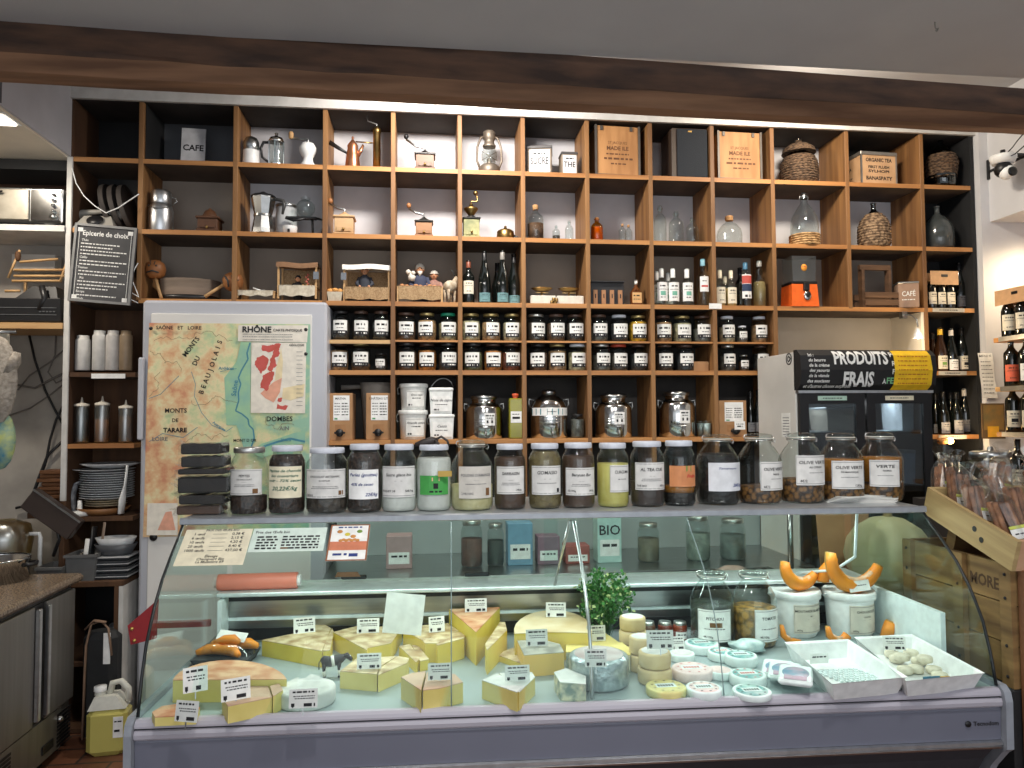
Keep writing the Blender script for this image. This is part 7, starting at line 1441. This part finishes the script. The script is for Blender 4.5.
# ================================================ BEHIND THE COUNTER (seen through the glass)
t=thing('back_worktop','long stainless worktop against the shelving behind the counter','worktop',(0,0,0)); b=MB(); b.box(-.45,1.8,3.3,3.86,.86,.9,0,.003); b.build('worktop',steel,t); b=MB(); b.box(-.45,1.8,3.34,3.86,.18,.859); b.build('cabinet',dsteel,t)
b=MB(); b.box(-.4,1.75,3.38,3.8,.1205,.1795); b.build('plinth',blackm,t)
t=thing('added_pale_panel','brushed steel splashback above the worktop behind the counter','splashback',(0,0,0)); b=MB(); b.box(-.45,1.8,3.862,3.875,.9,1.13); b.build('panel',M('added_panel_grey',(150,156,156),.5,.2,noise=5),t)  # pale panel added to brighten the background seen through the glass
def wbox(px0,px1,pyb,pyt,Y,m,label,nm='food_box',cat='box',txt=None,tm=ink,d=.1):
    A=at(px0,pyb,Y); C=at(px1,pyb,Y); h=(pyb-pyt)*mpp(A); w_=(C.x-A.x)/2; t=thing(nm,label,cat,((A.x+C.x)/2,Y,.9)); b=MB(); b.box(-w_,w_,0,d,.0005,h,0,.003); b.build('box_body',m,t)
    b=MB(); b.box(-w_*.8,w_*.8,-.0015,-.0003,h*.15,h*.5); 
    if txt: b.text(txt,0,h*.7,h*.3,1,y0=-.002)
    b.scrib(-w_*.6,w_*.6,h*.38,h*.06,1,None,-.002); b.build('printed_face',[lwhite,tm],t)
wbox(508,533,570,528,3.5,M('box_blue',(110,150,176),.5),'blue and purple food box on the worktop seen through the glass')
wbox(598,622,572,526,3.5,M('box_palegreen',(176,206,200),.5),'pale green BIO box on the worktop seen through the glass',txt='BIO')
wbox(538,560,573,545,3.5,M('box_purple',(128,96,112),.5),'purple carton lying on the worktop seen through the glass')
wbox(566,590,574,556,3.5,M('box_red',(150,80,74),.5),'low reddish carton on the worktop seen through the glass')
wbox(386,412,573,540,3.5,M('box_pink',(170,140,140),.5),'small pinkish carton on the worktop near the left door handle')
for px,w_,h,l,c in ((472,22,46,'squat glass jar of reddish preserve on the back worktop',(120,80,70)),(496,17,42,'dark bottle-like jar on the back worktop beside the blue box',(60,66,62)),(700,24,44,'pale glass jar on the back worktop right of the BIO box',(150,160,150)),(650,22,38,'round-topped glass jar on the back worktop before the centre rod',(130,120,100)),(735,26,40,'wide glass jar on the back worktop near the chopping board',(120,130,126))):
    p=at(px,572,3.5); s=mpp(p); vessel('worktop_jar',l,'jar',(p.x,3.52,.9005),w_*s/2,h*s,SCREW,glass,(.6,M('wj%d'%px,c,.6,noise=20,rgb2=tuple(int(v*.7) for v in c))),screwlid(silverlid))
A=at(745,585,3.0); t=thing('chopping_board','white chopping board on the small prep table behind the counter','chopping board',(1.30,3.02,.9)); 
b=MB(); b.box(-.26,.26,-.14,.12,.0005,.022,0,.006); b.build('board',M('board_white',(196,190,182),.5),t)
t=thing('prep_table','narrow steel prep table behind the right half of the counter','table',(1.28,3.02,0)); b=MB(); b.box(-.4,.36,-.2,.2,.87,.8995); b.build('table_top',steel,t)
for x in (-.38,.32):
    for y in (-.18,.15): b=MB(); b.box(x,x+.03,y,y+.03,.1205,.8695); b.build('leg',dsteel,t)
b=MB(); b.lathe([(.0001,.0005),(.05,.0005),(.06,.03),(.03,.05),(.0001,.055)],20,sx=1.3); tag(b.build('dough_ball',M('pale_pinkish',(206,176,166),.7),None,(1.27,2.99,.9225)),'pale pinkish mound of food on the white chopping board','food')
t=thing('cutting_machine','steel slicer with upright glass guard behind the counter right end','slicer',(1.58,2.98,.9)); b=MB(); b.box(-.12,.02,-.1,.12,.0005,.05,0,.01); b.build('base',steel,t); b=MB(); b.tube([(-.06,0,.05),(-.06,0,.3)],.012,10); b.build('column',steel,t)
# ================================================ FRESH PRODUCTS FRIDGE
YD=3.42; X0=at(797.5,400,YD).x; X1=at(932,400,YD).x; ZF=at(866,350,YD).z; ZH=at(866,391,YD).z
t=thing('display_fridge','upright black display fridge with chalk sign PRODUITS FRAIS','display fridge',(X0,YD,0)); Wf=X1-X0
b=MB(); b.box(0,.02,.02,.43,.1205,ZF-.01,0,.002); b.build('side_panel',M('fridge_side_white',(206,204,198),.5,noise=3),t,label='white side panel')
b=MB(); b.box(Wf-.02,Wf,.02,.43,.1205,ZF-.01); b.box(.02,Wf-.02,.40,.43,.1205,ZF-.01); b.box(.02,Wf-.02,.04,.40,.13,.17); b.box(.02,Wf-.02,.04,.40,ZH-.03,ZH-.0); b.build('body',blackm,t)
pr=[(.0,ZH+.005),(-.03,ZH+.03),(-.045,(ZH+ZF)/2),(-.035,ZF-.03),(.0,ZF),(.03,ZF),(.03,ZH+.005)]
b=MB(); b.ext(pr,0,Wf); hd=b.build('header_sign',M('sign_black',(26,26,28),.6),t)
def curve(v): # map (x,z) on the header front
    z=v.z; 
    for (y0,z0),(y1,z1) in zip(pr[:5],pr[1:5]):
        if z0<=z<=z1: return Vector((v.x,y0+(y1-y0)*(z-z0)/(z1-z0)-.0045+v.y,z))
    return v
def px2(u,v): q=at(u,v,YD-.035); return q.x-X0,q.z
hm=mpp(at(866,370,YD))
b=MB()
def ht(s,u,v,hp,m=0,bold=.02,shear=0,w=None): x,z=px2(u,v); b.text(s,x,z,hp*hm*1.38,m,bold=bold,shear=shear,w=w*hm if w else None)
ht('PRODUITS',860,358.5,13,bold=.035,w=57); ht('FRAIS',858,380,14,bold=.035,w=32)
for i,s in enumerate(('Ici :','du beurre','de la crème','des yaourts','de la viande','des saucisses',"et d'autres choses surprises")): ht(s,[810,816,818,818,818,818,828][i],355+i*5.2,3.2,bold=.02,shear=.2)
ht('PO',893,355,5); ht('RE',894,364,5); ht('PE',894,372,5); ht('FER',892,381,6,1); ht('À',884,382,4)
b.subdiv(2); b.V=[curve(Vector((v.x,0,v.z))) for v in b.V]; b.build('chalk_lettering',[M('chalk_white',(220,220,218)),M('chalk_green',(130,190,140),.8)],hd)
b=MB(); n=8; xa_,_=px2(893,370); xb_,_=px2(931,370)
zs=[ZH+.004+(ZF-ZH-.008)*i/n for i in range(n+1)]
for i in range(n): b.add([curve(Vector((xa_,-.002,zs[i]))),curve(Vector((xb_-.004*i*.2,-.002,zs[i]))),curve(Vector((xb_-.004*i*.2,-.002,zs[i+1]))),curve(Vector((xa_,-.002,zs[i+1])))],[(0,1,2,3)],0,True)
k=len(b.V)
for i in range(7): b.scrib(xa_+.02,xb_-.025,ZF-.035-i*.022,.006,1)
b.V=b.V[:k]+[curve(Vector((v.x,-.0032,v.z))) for v in b.V[k:]]
o=b.build('yellow_notice',[M('notice_yellow',(236,190,34),.5),M('notice_ink',(190,120,30),.7)],None,(X0,YD,0)); tag(o,'curved yellow printed notice stuck over the right of the fridge sign','notice')
# doors
mid=px2(869,400)[0]
for i,(a,c) in enumerate(((.008,mid-.006),(mid+.006,Wf-.008))):
    b=MB(); fw=.045; z0=.2; z1=ZH-.012; 
    b.box(a,a+fw,-.008,.018,z0,z1); b.box(c-fw,c,-.008,.018,z0,z1); b.box(a+fw,c-fw,-.008,.018,z1-.05,z1); b.box(a+fw,c-fw,-.008,.018,z0,z0+.05); d=b.build('door',blackm,t)
    b=MB(); b.box(a+fw,c-fw,0,.006,z0+.05,z1-.05); b.build('door_glass',GL('fridge_glass',(190,200,204),.6,.1,.02),d)
    b=MB(); b.box((a+c)/2-.075,(a+c)/2+.075,-.0095,-.0082,z1-.034,z1-.012,0); b.scrib((a+c)/2-.05,(a+c)/2+.05,z1-.023,.004,1,None,-.0102); b.build('door_label',[M('door_label_green',(176,206,190),.6) if i==0 else cardcream,ink],d)
b=MB(); b.box(.0,Wf,-.012,.02,ZH-.010,ZH+.003); b.build('header_rail',alu,t)
for z in (1.52,1.25,.95):
    b=MB(); b.box(.022,Wf-.022,.06,.39,z-.006,z); b.build('wire_shelf',alu,t)
for px,z,l,c,w_,h in ((835,1.52,'wide white tub on the upper shelf of the black fridge',(190,176,160),.16,.12),(905,1.52,'bag of white yoghurts on the upper shelf of the black fridge',(206,208,212),.12,.2),(908,1.25,'pale blue carton on the middle fridge shelf',(176,190,214),.14,.17),(830,1.25,'dark crate on the middle fridge shelf',(70,64,62),.14,.12)):
    p=at(px,440,3.6); t2=thing('chilled_product',l,'food package',(p.x,3.62,z+.0005)); b=MB(); b.prism([(-w_*.45,-.08),(w_*.45,-.08),(w_*.45,.08),(-w_*.45,.08)],.0005,h*.9,0,top=[(-w_*.5,-.09),(w_*.5,-.09),(w_*.5,.09),(-w_*.5,.09)]); b.build('tub',M('chill%d'%px+str(int(z*100)),c,.5,noise=8),t2); b=MB(); b.box(-w_*.52,w_*.52,-.094,.094,h*.9,h,0,.004); b.build('lid',M('chill_lid',(170,170,172),.5),t2)
p=atx(789,359,X0); b=MB(); b.lathe([(.03,0),(.03,.001),(.024,.001),(.024,0)],24,cap=False); b.lathe([(.0001,.0),(.0001,.0)],8); b.tube([(-.018,0,.001),(0,.014,.001),(.018,0,.001),(0,-.014,.001),(-.018,0,.001)],.003,5); b.V=[Vector((-.001-v.z,v.x,v.y)) for v in b.V]; b.build('round_badge',blackm,t,loc=(-.0,p.y-YD,p.z),label='black round emblem')
p=atx(786,425,X0); b=MB(); b.box(-.0012,-.0002,-.045,.045,-.06,.06,0)
for i in range(7): b.box(-.0018,-.0013,-.035,.03,-.05+i*.014,-.046+i*.014,1)
o=b.build('paper_notice',[paper,grink],None,(X0-.0,p.y,p.z)); tag(o,'white printed notice on the white side of the display fridge','notice')
area('fridge_inner_light',(X0+Wf/2,YD+.2,ZH-.04),Wf*.8,2.5,(.92,.96,1),(X0+Wf/2,YD+.2,1.2),.05)
# clip lamp
t=thing('clip_lamp','small white clip lamp glowing under the shelf above the fridge','clip lamp',at(918,332,3.78)); 
b=MB(); b.lathe([(.014,0),(.02,-.012),(.024,-.034)],18,cap=False); b.lathe([(.014,0),(.008,.02),(.0001,.024)],14); b.T=Matrix.Identity(4); b.build('lamp_shade',white,t)
b=MB(); b.sph((0,0,-.022),.016); b.build('bulb',M('bulb_glow',(255,214,150),.5,emit=18),t)
b=MB(); b.tube([(0,0,.03),(.01,.02,.07),(.0,.05,.1),(-.005,.12,.115)],.004,6); b.box(-.02,.01,.1,.13,.09,.112+.015); b.build('clip_arm',steel,t)
q=at(918,345,3.76); point('clip_lamp_light',(q.x,3.70,q.z-.02),3.2,(1,.74,.42),.02)
# ================================================ WINE COLUMN
YW=4.0
def wb(px,z,h,label,r=.035,prof=BURG,lm=lcream,capm=blackm,zl=(.12,.42),Y=YW,gm=None,mk=None): return bottle('wine_bottle',label,px,z,r,h,prof,gm or wineg,capm,(.84,1),L1(lm,zl[0],zl[1],1.0,mk),Y,py=400)
kr2=M('carrier_card',(196,156,116),.8)
def beers(origin,n,dx,dy,label,zbase,cover,rz=0,hs=1):
    t=thing('beer_carrier',label,'bottle carrier',origin,rz); W_=.058*n
    b=MB(); b.box(-W_/2,W_/2,-.035,.035,.165*hs,.168*hs); b.box(-W_/2,W_/2,-.036,-.0345,.14*hs,.22*hs); b.box(-W_/2,W_/2,.0345,.036,.14*hs,.22*hs); b.build('cardboard_sleeve',kr2,t)
    b=MB(); b.box(-.02,.02,-.038,-.0365,.185*hs,.2*hs); b.build('hand_slot',blackm,t); return t
p=at(941,306,3.96); beers((p.x,3.96,R3),3,0,0,'cardboard carrier over three beer bottles in the right wine column',0,0)
for i,l in enumerate(('left','middle','right')):
    x=p.x+(i-1)*.058; vessel('beer_bottle','short dark beer bottle with cream label, '+l+' in the column carrier','bottle',(x,3.96,R3),.027,.165,[(.0,0),(.93,0),(1,.03),(1,.72),(.8,.85),(.5,.95),(.45,1)],wineg,None,None,L1(lcream,.18,.6,1.1),n=18)
wb(963,R3,.285,'tall dark wine bottle beside the three-beer carrier',lm=M('dim_label',(90,90,94),.7),zl=(.08,.3))
wb(934.5,R4,.235,'amber-brown wine bottle half hidden at the left of its shelf',gm=wineb,lm=wineb,Y=4.04); wb(942,R4,.255,'yellow-capped wine bottle with green landscape label',capm=M('yellow_cap',(226,180,50),.4),gm=wineb,mk=M('label_green2',(120,160,80),.7),zl=(.06,.36),Y=3.97,prof=FLUTE); wb(953,R4,.25,'white-capped wine bottle with small white label',capm=M('white_cap',(214,208,200),.4),lm=lwhite,zl=(.04,.28),Y=3.97,r=.033,prof=FLUTE); wb(963.5,R4,.26,'wide-shouldered wine bottle with black and cream label',mk=ink,zl=(.06,.36),r=.038)
wb(935.5,R5,.24,'dark bottle with pale label at left of the lower wine shelf',lm=lgrey,Y=4.05,zl=(.03,.25)); wb(943,R5,.25,'dark bottle with light grey label, second on the lower wine shelf',lm=lgrey,Y=3.97,zl=(.03,.28),prof=FLUTE,r=.032); wb(950.5,R5,.25,'dark bottle behind the pair on the lower wine shelf',lm=lgrey,Y=4.06,zl=(.03,.28)); wb(956,R5,.245,'wide grey-labelled dark bottle, third on the lower wine shelf',lm=M('grey_label',(150,150,152)),Y=3.97,zl=(.03,.34),r=.034); wb(964.5,R5,.265,'white-capped dark bottle with dark grey label at right',lm=M('dim_label',(90,90,94)),capm=M('white_cap',(214,208,200)),zl=(.06,.32),r=.036)
for i,px in enumerate((936,943,950,957,964,971)): wb(px,R6,.25,'plain dark bottle on the bottom visible wine shelf' if 0 else ['first','second','third','fourth','fifth','sixth'][i]+' dark bottle on the bottom wine shelf below the bulb',lm=M('dim_label',(90,90,94)),Y=4.05)
for (a,c),z,l in (((936,968),ZR[3],'upper'),((940,968),ZR[5],'middle'),((938,966),ZR[6],'lower')):
    b=MB(); xa_=at(a,400,3.89).x; xb_=at(c,400,3.89).x; b.box(xa_,xb_,0,.002,-.011,.011,0); b.scrib(xa_+.04,xb_-.04,0,.005,1,None,-.0006); tag(b.build('shelf_label_strip',[M('strip_grey',(170,166,156),.6),ink],None,(0,3.893,z)),'grey label strip on the edge of the '+l+' wine shelf','label strip')
t=thing('globe_bulb_lamp','bare glowing bulb on a brown wooden holder below the wine bottles','lamp',at(944,441,3.86)); b=MB(); b.tube([(-.03,0,0),(.0,0,0),(.02,0,0)],[.018,.02,.014],12); b.build('lamp_holder',M('lamp_holder_brown',(176,118,62),.5),t); b=MB(); b.sph((.035,-.004,0),.018); b.build('bulb',M('bulb_glow2',(255,206,130),.5,emit=14),t)
b=MB(); b.tube([(-.03,0,0),(-.07,.02,.0),(-.075,.03,.02)],.004,6); b.build('bracket',blackm,t)
q=at(952,441,3.84); point('bulb_light',(q.x+.03,3.80,q.z-.03),2.5,(1,.72,.4),.02)
# ---- right wall wine shelf
XS=at(996,337,3.62).x
zs=[at(996,337,3.62).z,at(998,386,3.62).z,at(998,431,3.62).z,at(998,489,3.62).z]
t=thing('wall_wine_shelf','wooden wine shelving along the right wall','shelving',(0,0,0))
for z in zs:
    b=MB(); b.box(XS,3.75,2.5,3.64,z-.03,z-.006,0,.002); b.build('shelf_board',wood_h if z!=zs[1] else wood_pale,t); b=MB(); b.box(XS-.004,XS-.0005,2.6,3.6,z-.028,z-.004); b.build('price_rail',alu,t)
b=MB(); b.box(3.70,3.75,2.5,2.54,.01,zs[0]+.3); b.build('upright_panel',wood_v,t)
def rb(i,y,z,label,h=.27,lm=lcream,prof=BORD,mk=None,r=.036,capm=blackm): 
    return vessel('wine_bottle',label,'bottle',(XS+.05,y,z-.0055),r,h,prof,wineg,None,cap(capm,.84,1.003,.4,'capsule'),L1(lm,.1,.42,1.1,mk),rz=-.5,n=18)
ys=[3.58,3.49,3.40,3.31]
for k,y in enumerate(ys[:3]): vessel('beer_bottle',['furthest','middle','nearest'][k]+' dark beer bottle with cream label in the right wall carrier','bottle',(XS+.045,y+.0,zs[0]-.0055),.036,.19,[(.0,0),(.93,0),(1,.03),(1,.72),(.8,.85),(.5,.95),(.45,1)],wineg,None,None,L1(lcream,.18,.62,1.1),rz=-.6,n=18)
t=thing('beer_carrier','cardboard carrier over beer bottles on the right wall shelf','bottle carrier',(XS+.045,3.49,zs[0])); b=MB(); b.box(-.04,.04,-.135,.135,.192,.196); b.box(-.041,-.0395,-.135,.135,.165,.245); b.box(.0395,.041,-.135,.135,.165,.245); b.build('cardboard_sleeve',kr2,t); b=MB(); b.box(-.043,-.0415,-.02,.02,.21,.225); b.build('hand_slot',blackm,t)
for k,(y,l,lm,mk) in enumerate(((3.58,'dark bottle with orange label on the right wall shelf',M('orange_lbl',(214,100,70),.6),None),(3.48,'dark bottle with white portrait label on the right wall shelf',lwhite,M('brown_portrait',(130,80,60),.6)),(3.38,'dark bottle with blue label nearest on the right wall shelf',M('blue_lbl',(120,140,160),.6),None))): rb(k,y,zs[1],l,.275,lm,BORD,mk)
for k,(y,l,lm,mk) in enumerate(((3.58,'dark bottle with text label on the third right wall shelf',lcream,ink),(3.48,'dark bottle with brown pictured label on the third right wall shelf',lcream,M('brown_pic',(170,110,70),.6)),(3.38,'dark bottle with plain white label on the third right wall shelf',lwhite,None))): rb(k,y,zs[2],l,.27,lm,BORD,mk)
for k,(y,l) in enumerate(((3.56,'dark bottle with cream label on the lowest right wall shelf'),(3.46,'dark bottle with flowered label on the lowest right wall shelf'))): rb(k,y,zs[3],l,.27,lcream,BORD,M('flower_mark',(190,120,110),.6) if k else None)
b=MB()
n=8
for i in range(n): f=lambda q:(3.858-.004-.003*math.sin(q*1.1)); z=lambda q:.0-q*.032; b.add([(-.045+i*.003,f(i)-3.858,z(i)),(.045+i*.003,f(i)-3.858,z(i)),(.048+i*.003,f(i+1)-3.858,z(i+1)),(-.042+i*.003,f(i+1)-3.858,z(i+1))],[(3,2,1,0)],0,True)
k=len(b.V); b.text('MENUS',0,-.02,.024,1,y0=-.006); 
for i in range(9): b.scrib(-.03+i*.002,.035+i*.002,-.05-i*.022,.005,1,None,-.0085)
p=at(983,353,3.855); tag(b.build('paper_menu',[paper,grink],None,(p.x+.01,3.858,p.z)),'long curling paper menu on the white wall by the wine','paper menu')
b=MB(); b.box(-.07,.07,-.008,0,-.1,.1); b.bar(-.062,.062,-.05,.09,1,None,-.009); b.bar(-.04,.03,-.09,-.03,2,None,-.0095); p=at(993,421,3.855); tag(b.build('small_picture',[M('pic_frame',(96,76,50),.6),M('pic_green',(110,104,70),.6,noise=12,rgb2=(160,120,60)),M('pic_yellow',(226,170,50),.6)],None,(p.x,3.858,p.z)),'small green and yellow picture low on the white wall','picture')
# ---- security camera
p=at(1003,157,3.6); t=thing('security_camera','white dome security camera on a black bracket at upper right','security camera',p); t.scale=(1.25,1.25,1.25)
b=MB(); b.lathe([(.0001,-.03),(.042,-.03),(.052,-.005),(.05,.005),(.0001,.006)],24); b.build('base',white,t); b=MB(); b.sph((0,0,-.055),.036,0,16); b.build('pivot_housing',blackm,t)
b=MB(); b.sph((.004,-.012,-.07),.032,0,16); hd=b.build('camera_head',white,t); b=MB(); b.lathe([(.02,0),(.02,.006),(.012,.008),(.0001,.006)],20); b.V=[Vector((v.x+.006,-.040-v.z,v.y-.076)) for v in b.V]; b.build('lens',blackg,hd)
b=MB(); q=(at(990,160,3.86)-p)/1.25; b.box(q.x+.0,.03,-.012,.012,.0065,.016); b.box(q.x-.015,q.x+.004,-.02,q.y-.001,-.0,.012); b.box(q.x-.02,q.x+.012,q.y-.012,q.y-.001,-.03,.06); b.lathe([(.01,.016),(.01,.03),(.0001,.031)],10); b.build('bracket',blackm,t)
for i,pts in enumerate((((1004,156),(1012,148),(1018,140),(1024,133)),((1006,158),(1015,154),(1024,146)))):
    b=MB(); b.tube([at(u,v,3.6-.1*k) for k,(u,v) in enumerate(pts)],.003,6); tag(b.build('camera_cable',blackm,None),['upper','lower'][i]+' thin black cable running right from the security camera','cable')
# ================================================ CRATES AT THE RIGHT END
XC=1.72; n1=atx(1013,600,XC); YN=n1.y; zt=atx(1013,566,XC).z; zb=atx(1013,688,XC).z
t=thing('wooden_crate','weathered wooden crate lettered MORE at the right end of the counter','crate',(XC,YN,zb)); H=zt-zb; L_=.5; Wc=.55
b=MB(); k=3
for i in range(k): b.box(.012,.028,.0,L_,H*i/k+.002,H*(i+1)/k-.002); 
b.build('side_planks',wood_crate,t)
b=MB(); b.box(.028,Wc,.0,.016,.0,H); b.box(.028,Wc,L_-.016,L_,0,H); b.box(.028,Wc,.016,L_-.016,0,.015); b.build('end_planks',wood_crate,t)
for y in (.0,.2,L_-.045):
    b=MB(); b.box(-.006,.0115,y,y+.045,.0,H); 
    for z in (.03,.12,H-.1,H-.03): b.sph((-.0065,y+.022,z),.005,1,6)
    b.build('batten',[wood_crate,ink],t)
b=MB(); b.text('MORE',0,0,.05,0,w=.12,bold=.03); b.V=[Vector((.0112,.127-v.x,v.z+H*.80)) for v in b.V]; b.build('stencil_lettering',M('burnt_letter',(78,54,34),.8),t)
b=MB(); b.box(XC-.01,2.3,YN-.0,2.62,.1205,zb-.002,0,.004); tag(b.build('black_plinth_box',M('black_base',(30,30,32),.6),None),'black base box under the weathered crate','base')
b=MB(); b.box(XC+.012,2.3,YN-.035,YN-.003,.1205,zt-.01,0,.003); tag(b.build('brown_wooden_panel',M('red_brown_wood',(128,84,54),.6,noise=6,rgb2=(100,62,38),stretch=(2,1,.3)),None),'red-brown wooden panel at the extreme right below the biscuit tray','panel')
# back crate with squashes
t=thing('wooden_crate','pale wooden crate holding up the large squashes behind the lettered crate','crate',(1.68,2.64,0)); b=MB(); b.box(.0,.6,.0,.50,.85,.872); b.build('top_board',wood_tray,t)
for z in (.13,.37,.61): b=MB(); b.box(.0,.6,.0,.014,z,z+.2); b.build('slat',wood_tray,t); b=MB(); b.box(.0,.014,.016,.50,z,z+.2); b.build('slat',wood_tray,t)
for x in (.02,.55): b=MB(); b.box(x,x+.04,.02,.06,.1205,.8495); b.build('post',wood_tray,t)
sqm=M('pale_green_squash',(196,190,150),.5,noise=5,rgb2=(176,176,132),bump=.2)
def squash(x,y,z,r,h,label,ribs=10,am=.05,m=None):
    b=MB(); n=40; b.sph((0,0,h/2),1,0,n,r,r,1)
    for i,v in enumerate(b.V):
        a=math.atan2(v.y,v.x); k=1+am*math.cos(a*ribs)*.5; b.V[i]=Vector((v.x*k,v.y*k,h/2+(v.z-h/2)*h/2+.0005))
    t=thing('squash',label,'squash',(x,y,z)); b.build('body',m or sqm,t); b=MB(); b.tube([(0,0,h-.01),(.005,0,h+.03)],[.02,.012],8); b.build('stem',M('stem_tan',(150,128,84),.8),t)
squash(1.86,2.83,.872,.165,.32,'large pale round squash seen through the right end glass'); squash(2.14,2.78,.872,.11,.24,'yellowish squash right of the large pale squash',8,.06,M('yellow_squash',(206,184,120),.5,noise=6))
b=MB(); b.T=Matrix.Rotation(-.12,4,'X'); b.box(-.14,.1,0,.006,0,.34); tag(b.build('cardboard_panel',kraft,None,(1.82,3.02,.873)),'sheet of brown cardboard leaning behind the large pale squash','cardboard')
# tilted pine tray with biscuit bags
A=atx(922,487,1.70); C=atx(1010,541,1.70); dz=C.z-A.z; dy=C.y-A.y; L_=math.hypot(dz,dy); ang=math.atan2(A.z-C.z,A.y-C.y)
TM=Matrix.Translation((1.70,C.y,C.z-.088))@Matrix.Rotation(ang,4,'X')
t=thing('pine_tray','tilted pale pine tray full of bagged breadsticks at the far right','tray',(0,0,0)); t.matrix_world=TM; W_=.62; hh=.095
b=MB(); b.box(0,.014,.0,L_,.0,hh); sp_=b.build('side_board',wood_tray,t)
b=MB(); 
for y,z in ((.1,.045),(.125,.03)): b.lathe([(.0001,0),(.008,0),(.008,.001),(.0001,.001)],12,0); 
b.V=[]; b.F=[]; b.I=[]; b.S=[]
for y,z in ((.13,.055),(.165,.075)):
    m_=MB(); m_.lathe([(.0001,0),(.009,0),(.009,.001),(.0001,.001)],12); b.add([(-.0003-v.z,y+v.x,z-.02+v.y) for v in m_.V],m_.F)
b.build('hole',blackm,sp_)
b=MB(); b.box(W_-.014,W_,0,L_,0,hh); b.build('side_board',wood_tray,t)
b=MB(); b.box(.0145,W_-.0145,0,.014,0,hh); b.build('end_board',M('pinkish_pine',(206,166,132),.6,noise=8,rgb2=(186,142,108)),t); b=MB(); b.box(.0145,W_-.0145,L_-.014,L_,0,hh); b.build('end_board',wood_tray,t)
b=MB(); b.box(.0145,W_-.0145,.0145,L_-.0145,.0,.01); b.build('bottom',wood_tray,t)
b=MB(); 
pz=TM@Vector((.3,L_,0)); b.box(.1,.5,L_-.05,L_-.01,-.14,-.001); b.build('support_block',wood_crate,t)
stick=M('breadstick',(186,134,98),.7,noise=30,rgb2=(112,74,50),bump=.4); stk2=M('breadstick_dark',(160,112,82),.7,noise=30,rgb2=(92,60,42))
cel=GL('cellophane',(244,244,244),.5,.1,.2); grl=M('label_green_strip',(190,196,90),.6)
r_=random.Random(8)
names=['front left','front middle','front right','second row left','second row middle','second row right','third row left','third row middle','back left','back middle','back right']
pos=[(.09,.07),(.25,.06),(.43,.06),(.07,.19),(.22,.19),(.40,.18),(.08,.30),(.27,.30),(.1,.40),(.27,.40),(.45,.36)]
for i,(x,y) in enumerate(pos):
    q=TM@Vector((x,y,.03)); t=thing('breadstick_bag','cellophane bag of brown breadsticks, '+names[i]+' in the pine tray','bag of breadsticks',q,r_.uniform(-.3,.5)); 
    tilt=Matrix.Rotation(-.45+r_.uniform(-.1,.1),4,'X')@Matrix.Rotation(r_.uniform(-.25,.35),4,'Y')
    for k in range(9):
        a=k*.785; b=MB(); b.T=tilt; dx,dy2=.028*math.cos(a)*(k>0),.017*math.sin(a)*(k>0)+.02; b.tube([(dx,dy2,.01),(dx*1.1,dy2,.08),(dx*.9,dy2,.15+r_.uniform(-.01,.01))],.0092,6); b.build('breadstick',stick if k%2 else stk2,t)
    b=MB(); b.T=tilt; n=12; pr_=[(.042,.004),(.047,.05),(.046,.14),(.03,.17),(.010,.19),(.022,.21),(.036,.23)]
    b.lathe(pr_,n,cap=False,cy=.02); 
    for m_,v in enumerate(b.V): b.V[m_]=v+Vector((r_.uniform(-.004,.004),r_.uniform(-.004,.004),0))
    b.S=[False]*len(b.S); b.build('cellophane',cel,t)
    b=MB(); b.T=tilt; b.box(-.03,.03,-.026,-.0245,.03,.06,0); b.box(-.03,.03,-.0262,-.0246,.061,.07,1); b.scrib(-.02,.02,.045,.004,2,None,-.027); b.build('label',[paper,grl,ink],t)
# cookie jar
p=at(992,505,2.95); t=thing('biscuit_jar','large square glass jar of biscuits with steel lid behind the pine tray','jar',(p.x,2.95,p.z-.0)); ZJ=p.z; s=mpp(p); w_=17*s; h=55*s
b=MB(); b.lathe([(w_*1.25,.0005),(w_*1.3,.01),(w_*1.3,h*.82),(w_*1.1,h*.88)],4,smooth=False,cap=False); 
b.V=[Matrix.Rotation(PI/4,3,'Z')@v for v in b.V]; b.build('glass',glass,t); b=MB(); b.lathe([(w_*1.02,h*.86),(w_*1.08,h*.88),(w_*1.08,h*.96),(w_*.9,h*.98),(.012,h*.985),(.012,h*1.03),(.008,h*1.06),(.0001,h*1.06)],28); b.build('lid',steel,t)
for i in range(12):
    b=MB(); b.T=Matrix.Translation((r_.uniform(-.25,.25)*w_,r_.uniform(-.2,.2)*w_,.008+i*h*.062))@Matrix.Rotation(r_.uniform(-.5,.5),4,'Y'); b.lathe([(.0001,0),(w_*.5,0),(w_*.55,.008),(w_*.4,.016),(.0001,.018)],14); b.build('biscuit',M('biscuit',(176,122,84),.8,noise=30,rgb2=(140,92,60)),t)
b=MB(); b.box(2.30,p.x+.3,2.8,3.3,.1205,ZJ-.001); tag(b.build('side_counter',M('side_counter_dark',(50,46,44),.6,noise=5),None),'dark side counter under the biscuit jar by the wine','counter')
b=MB(); 
for i in range(6): b.T=Matrix.Translation((0,0,i*.004))@Matrix.Rotation(.1*i-.3,4,'Z'); b.box(-.11,.11,-.08,.08,0,.002)
p=CM@Vector((2.22,.5,1.3005)); tag(b.build('paper_sheets',paper,None,(p.x,p.y,1.3005)),'loose white paper sheets at the right end of the counter top','paper')
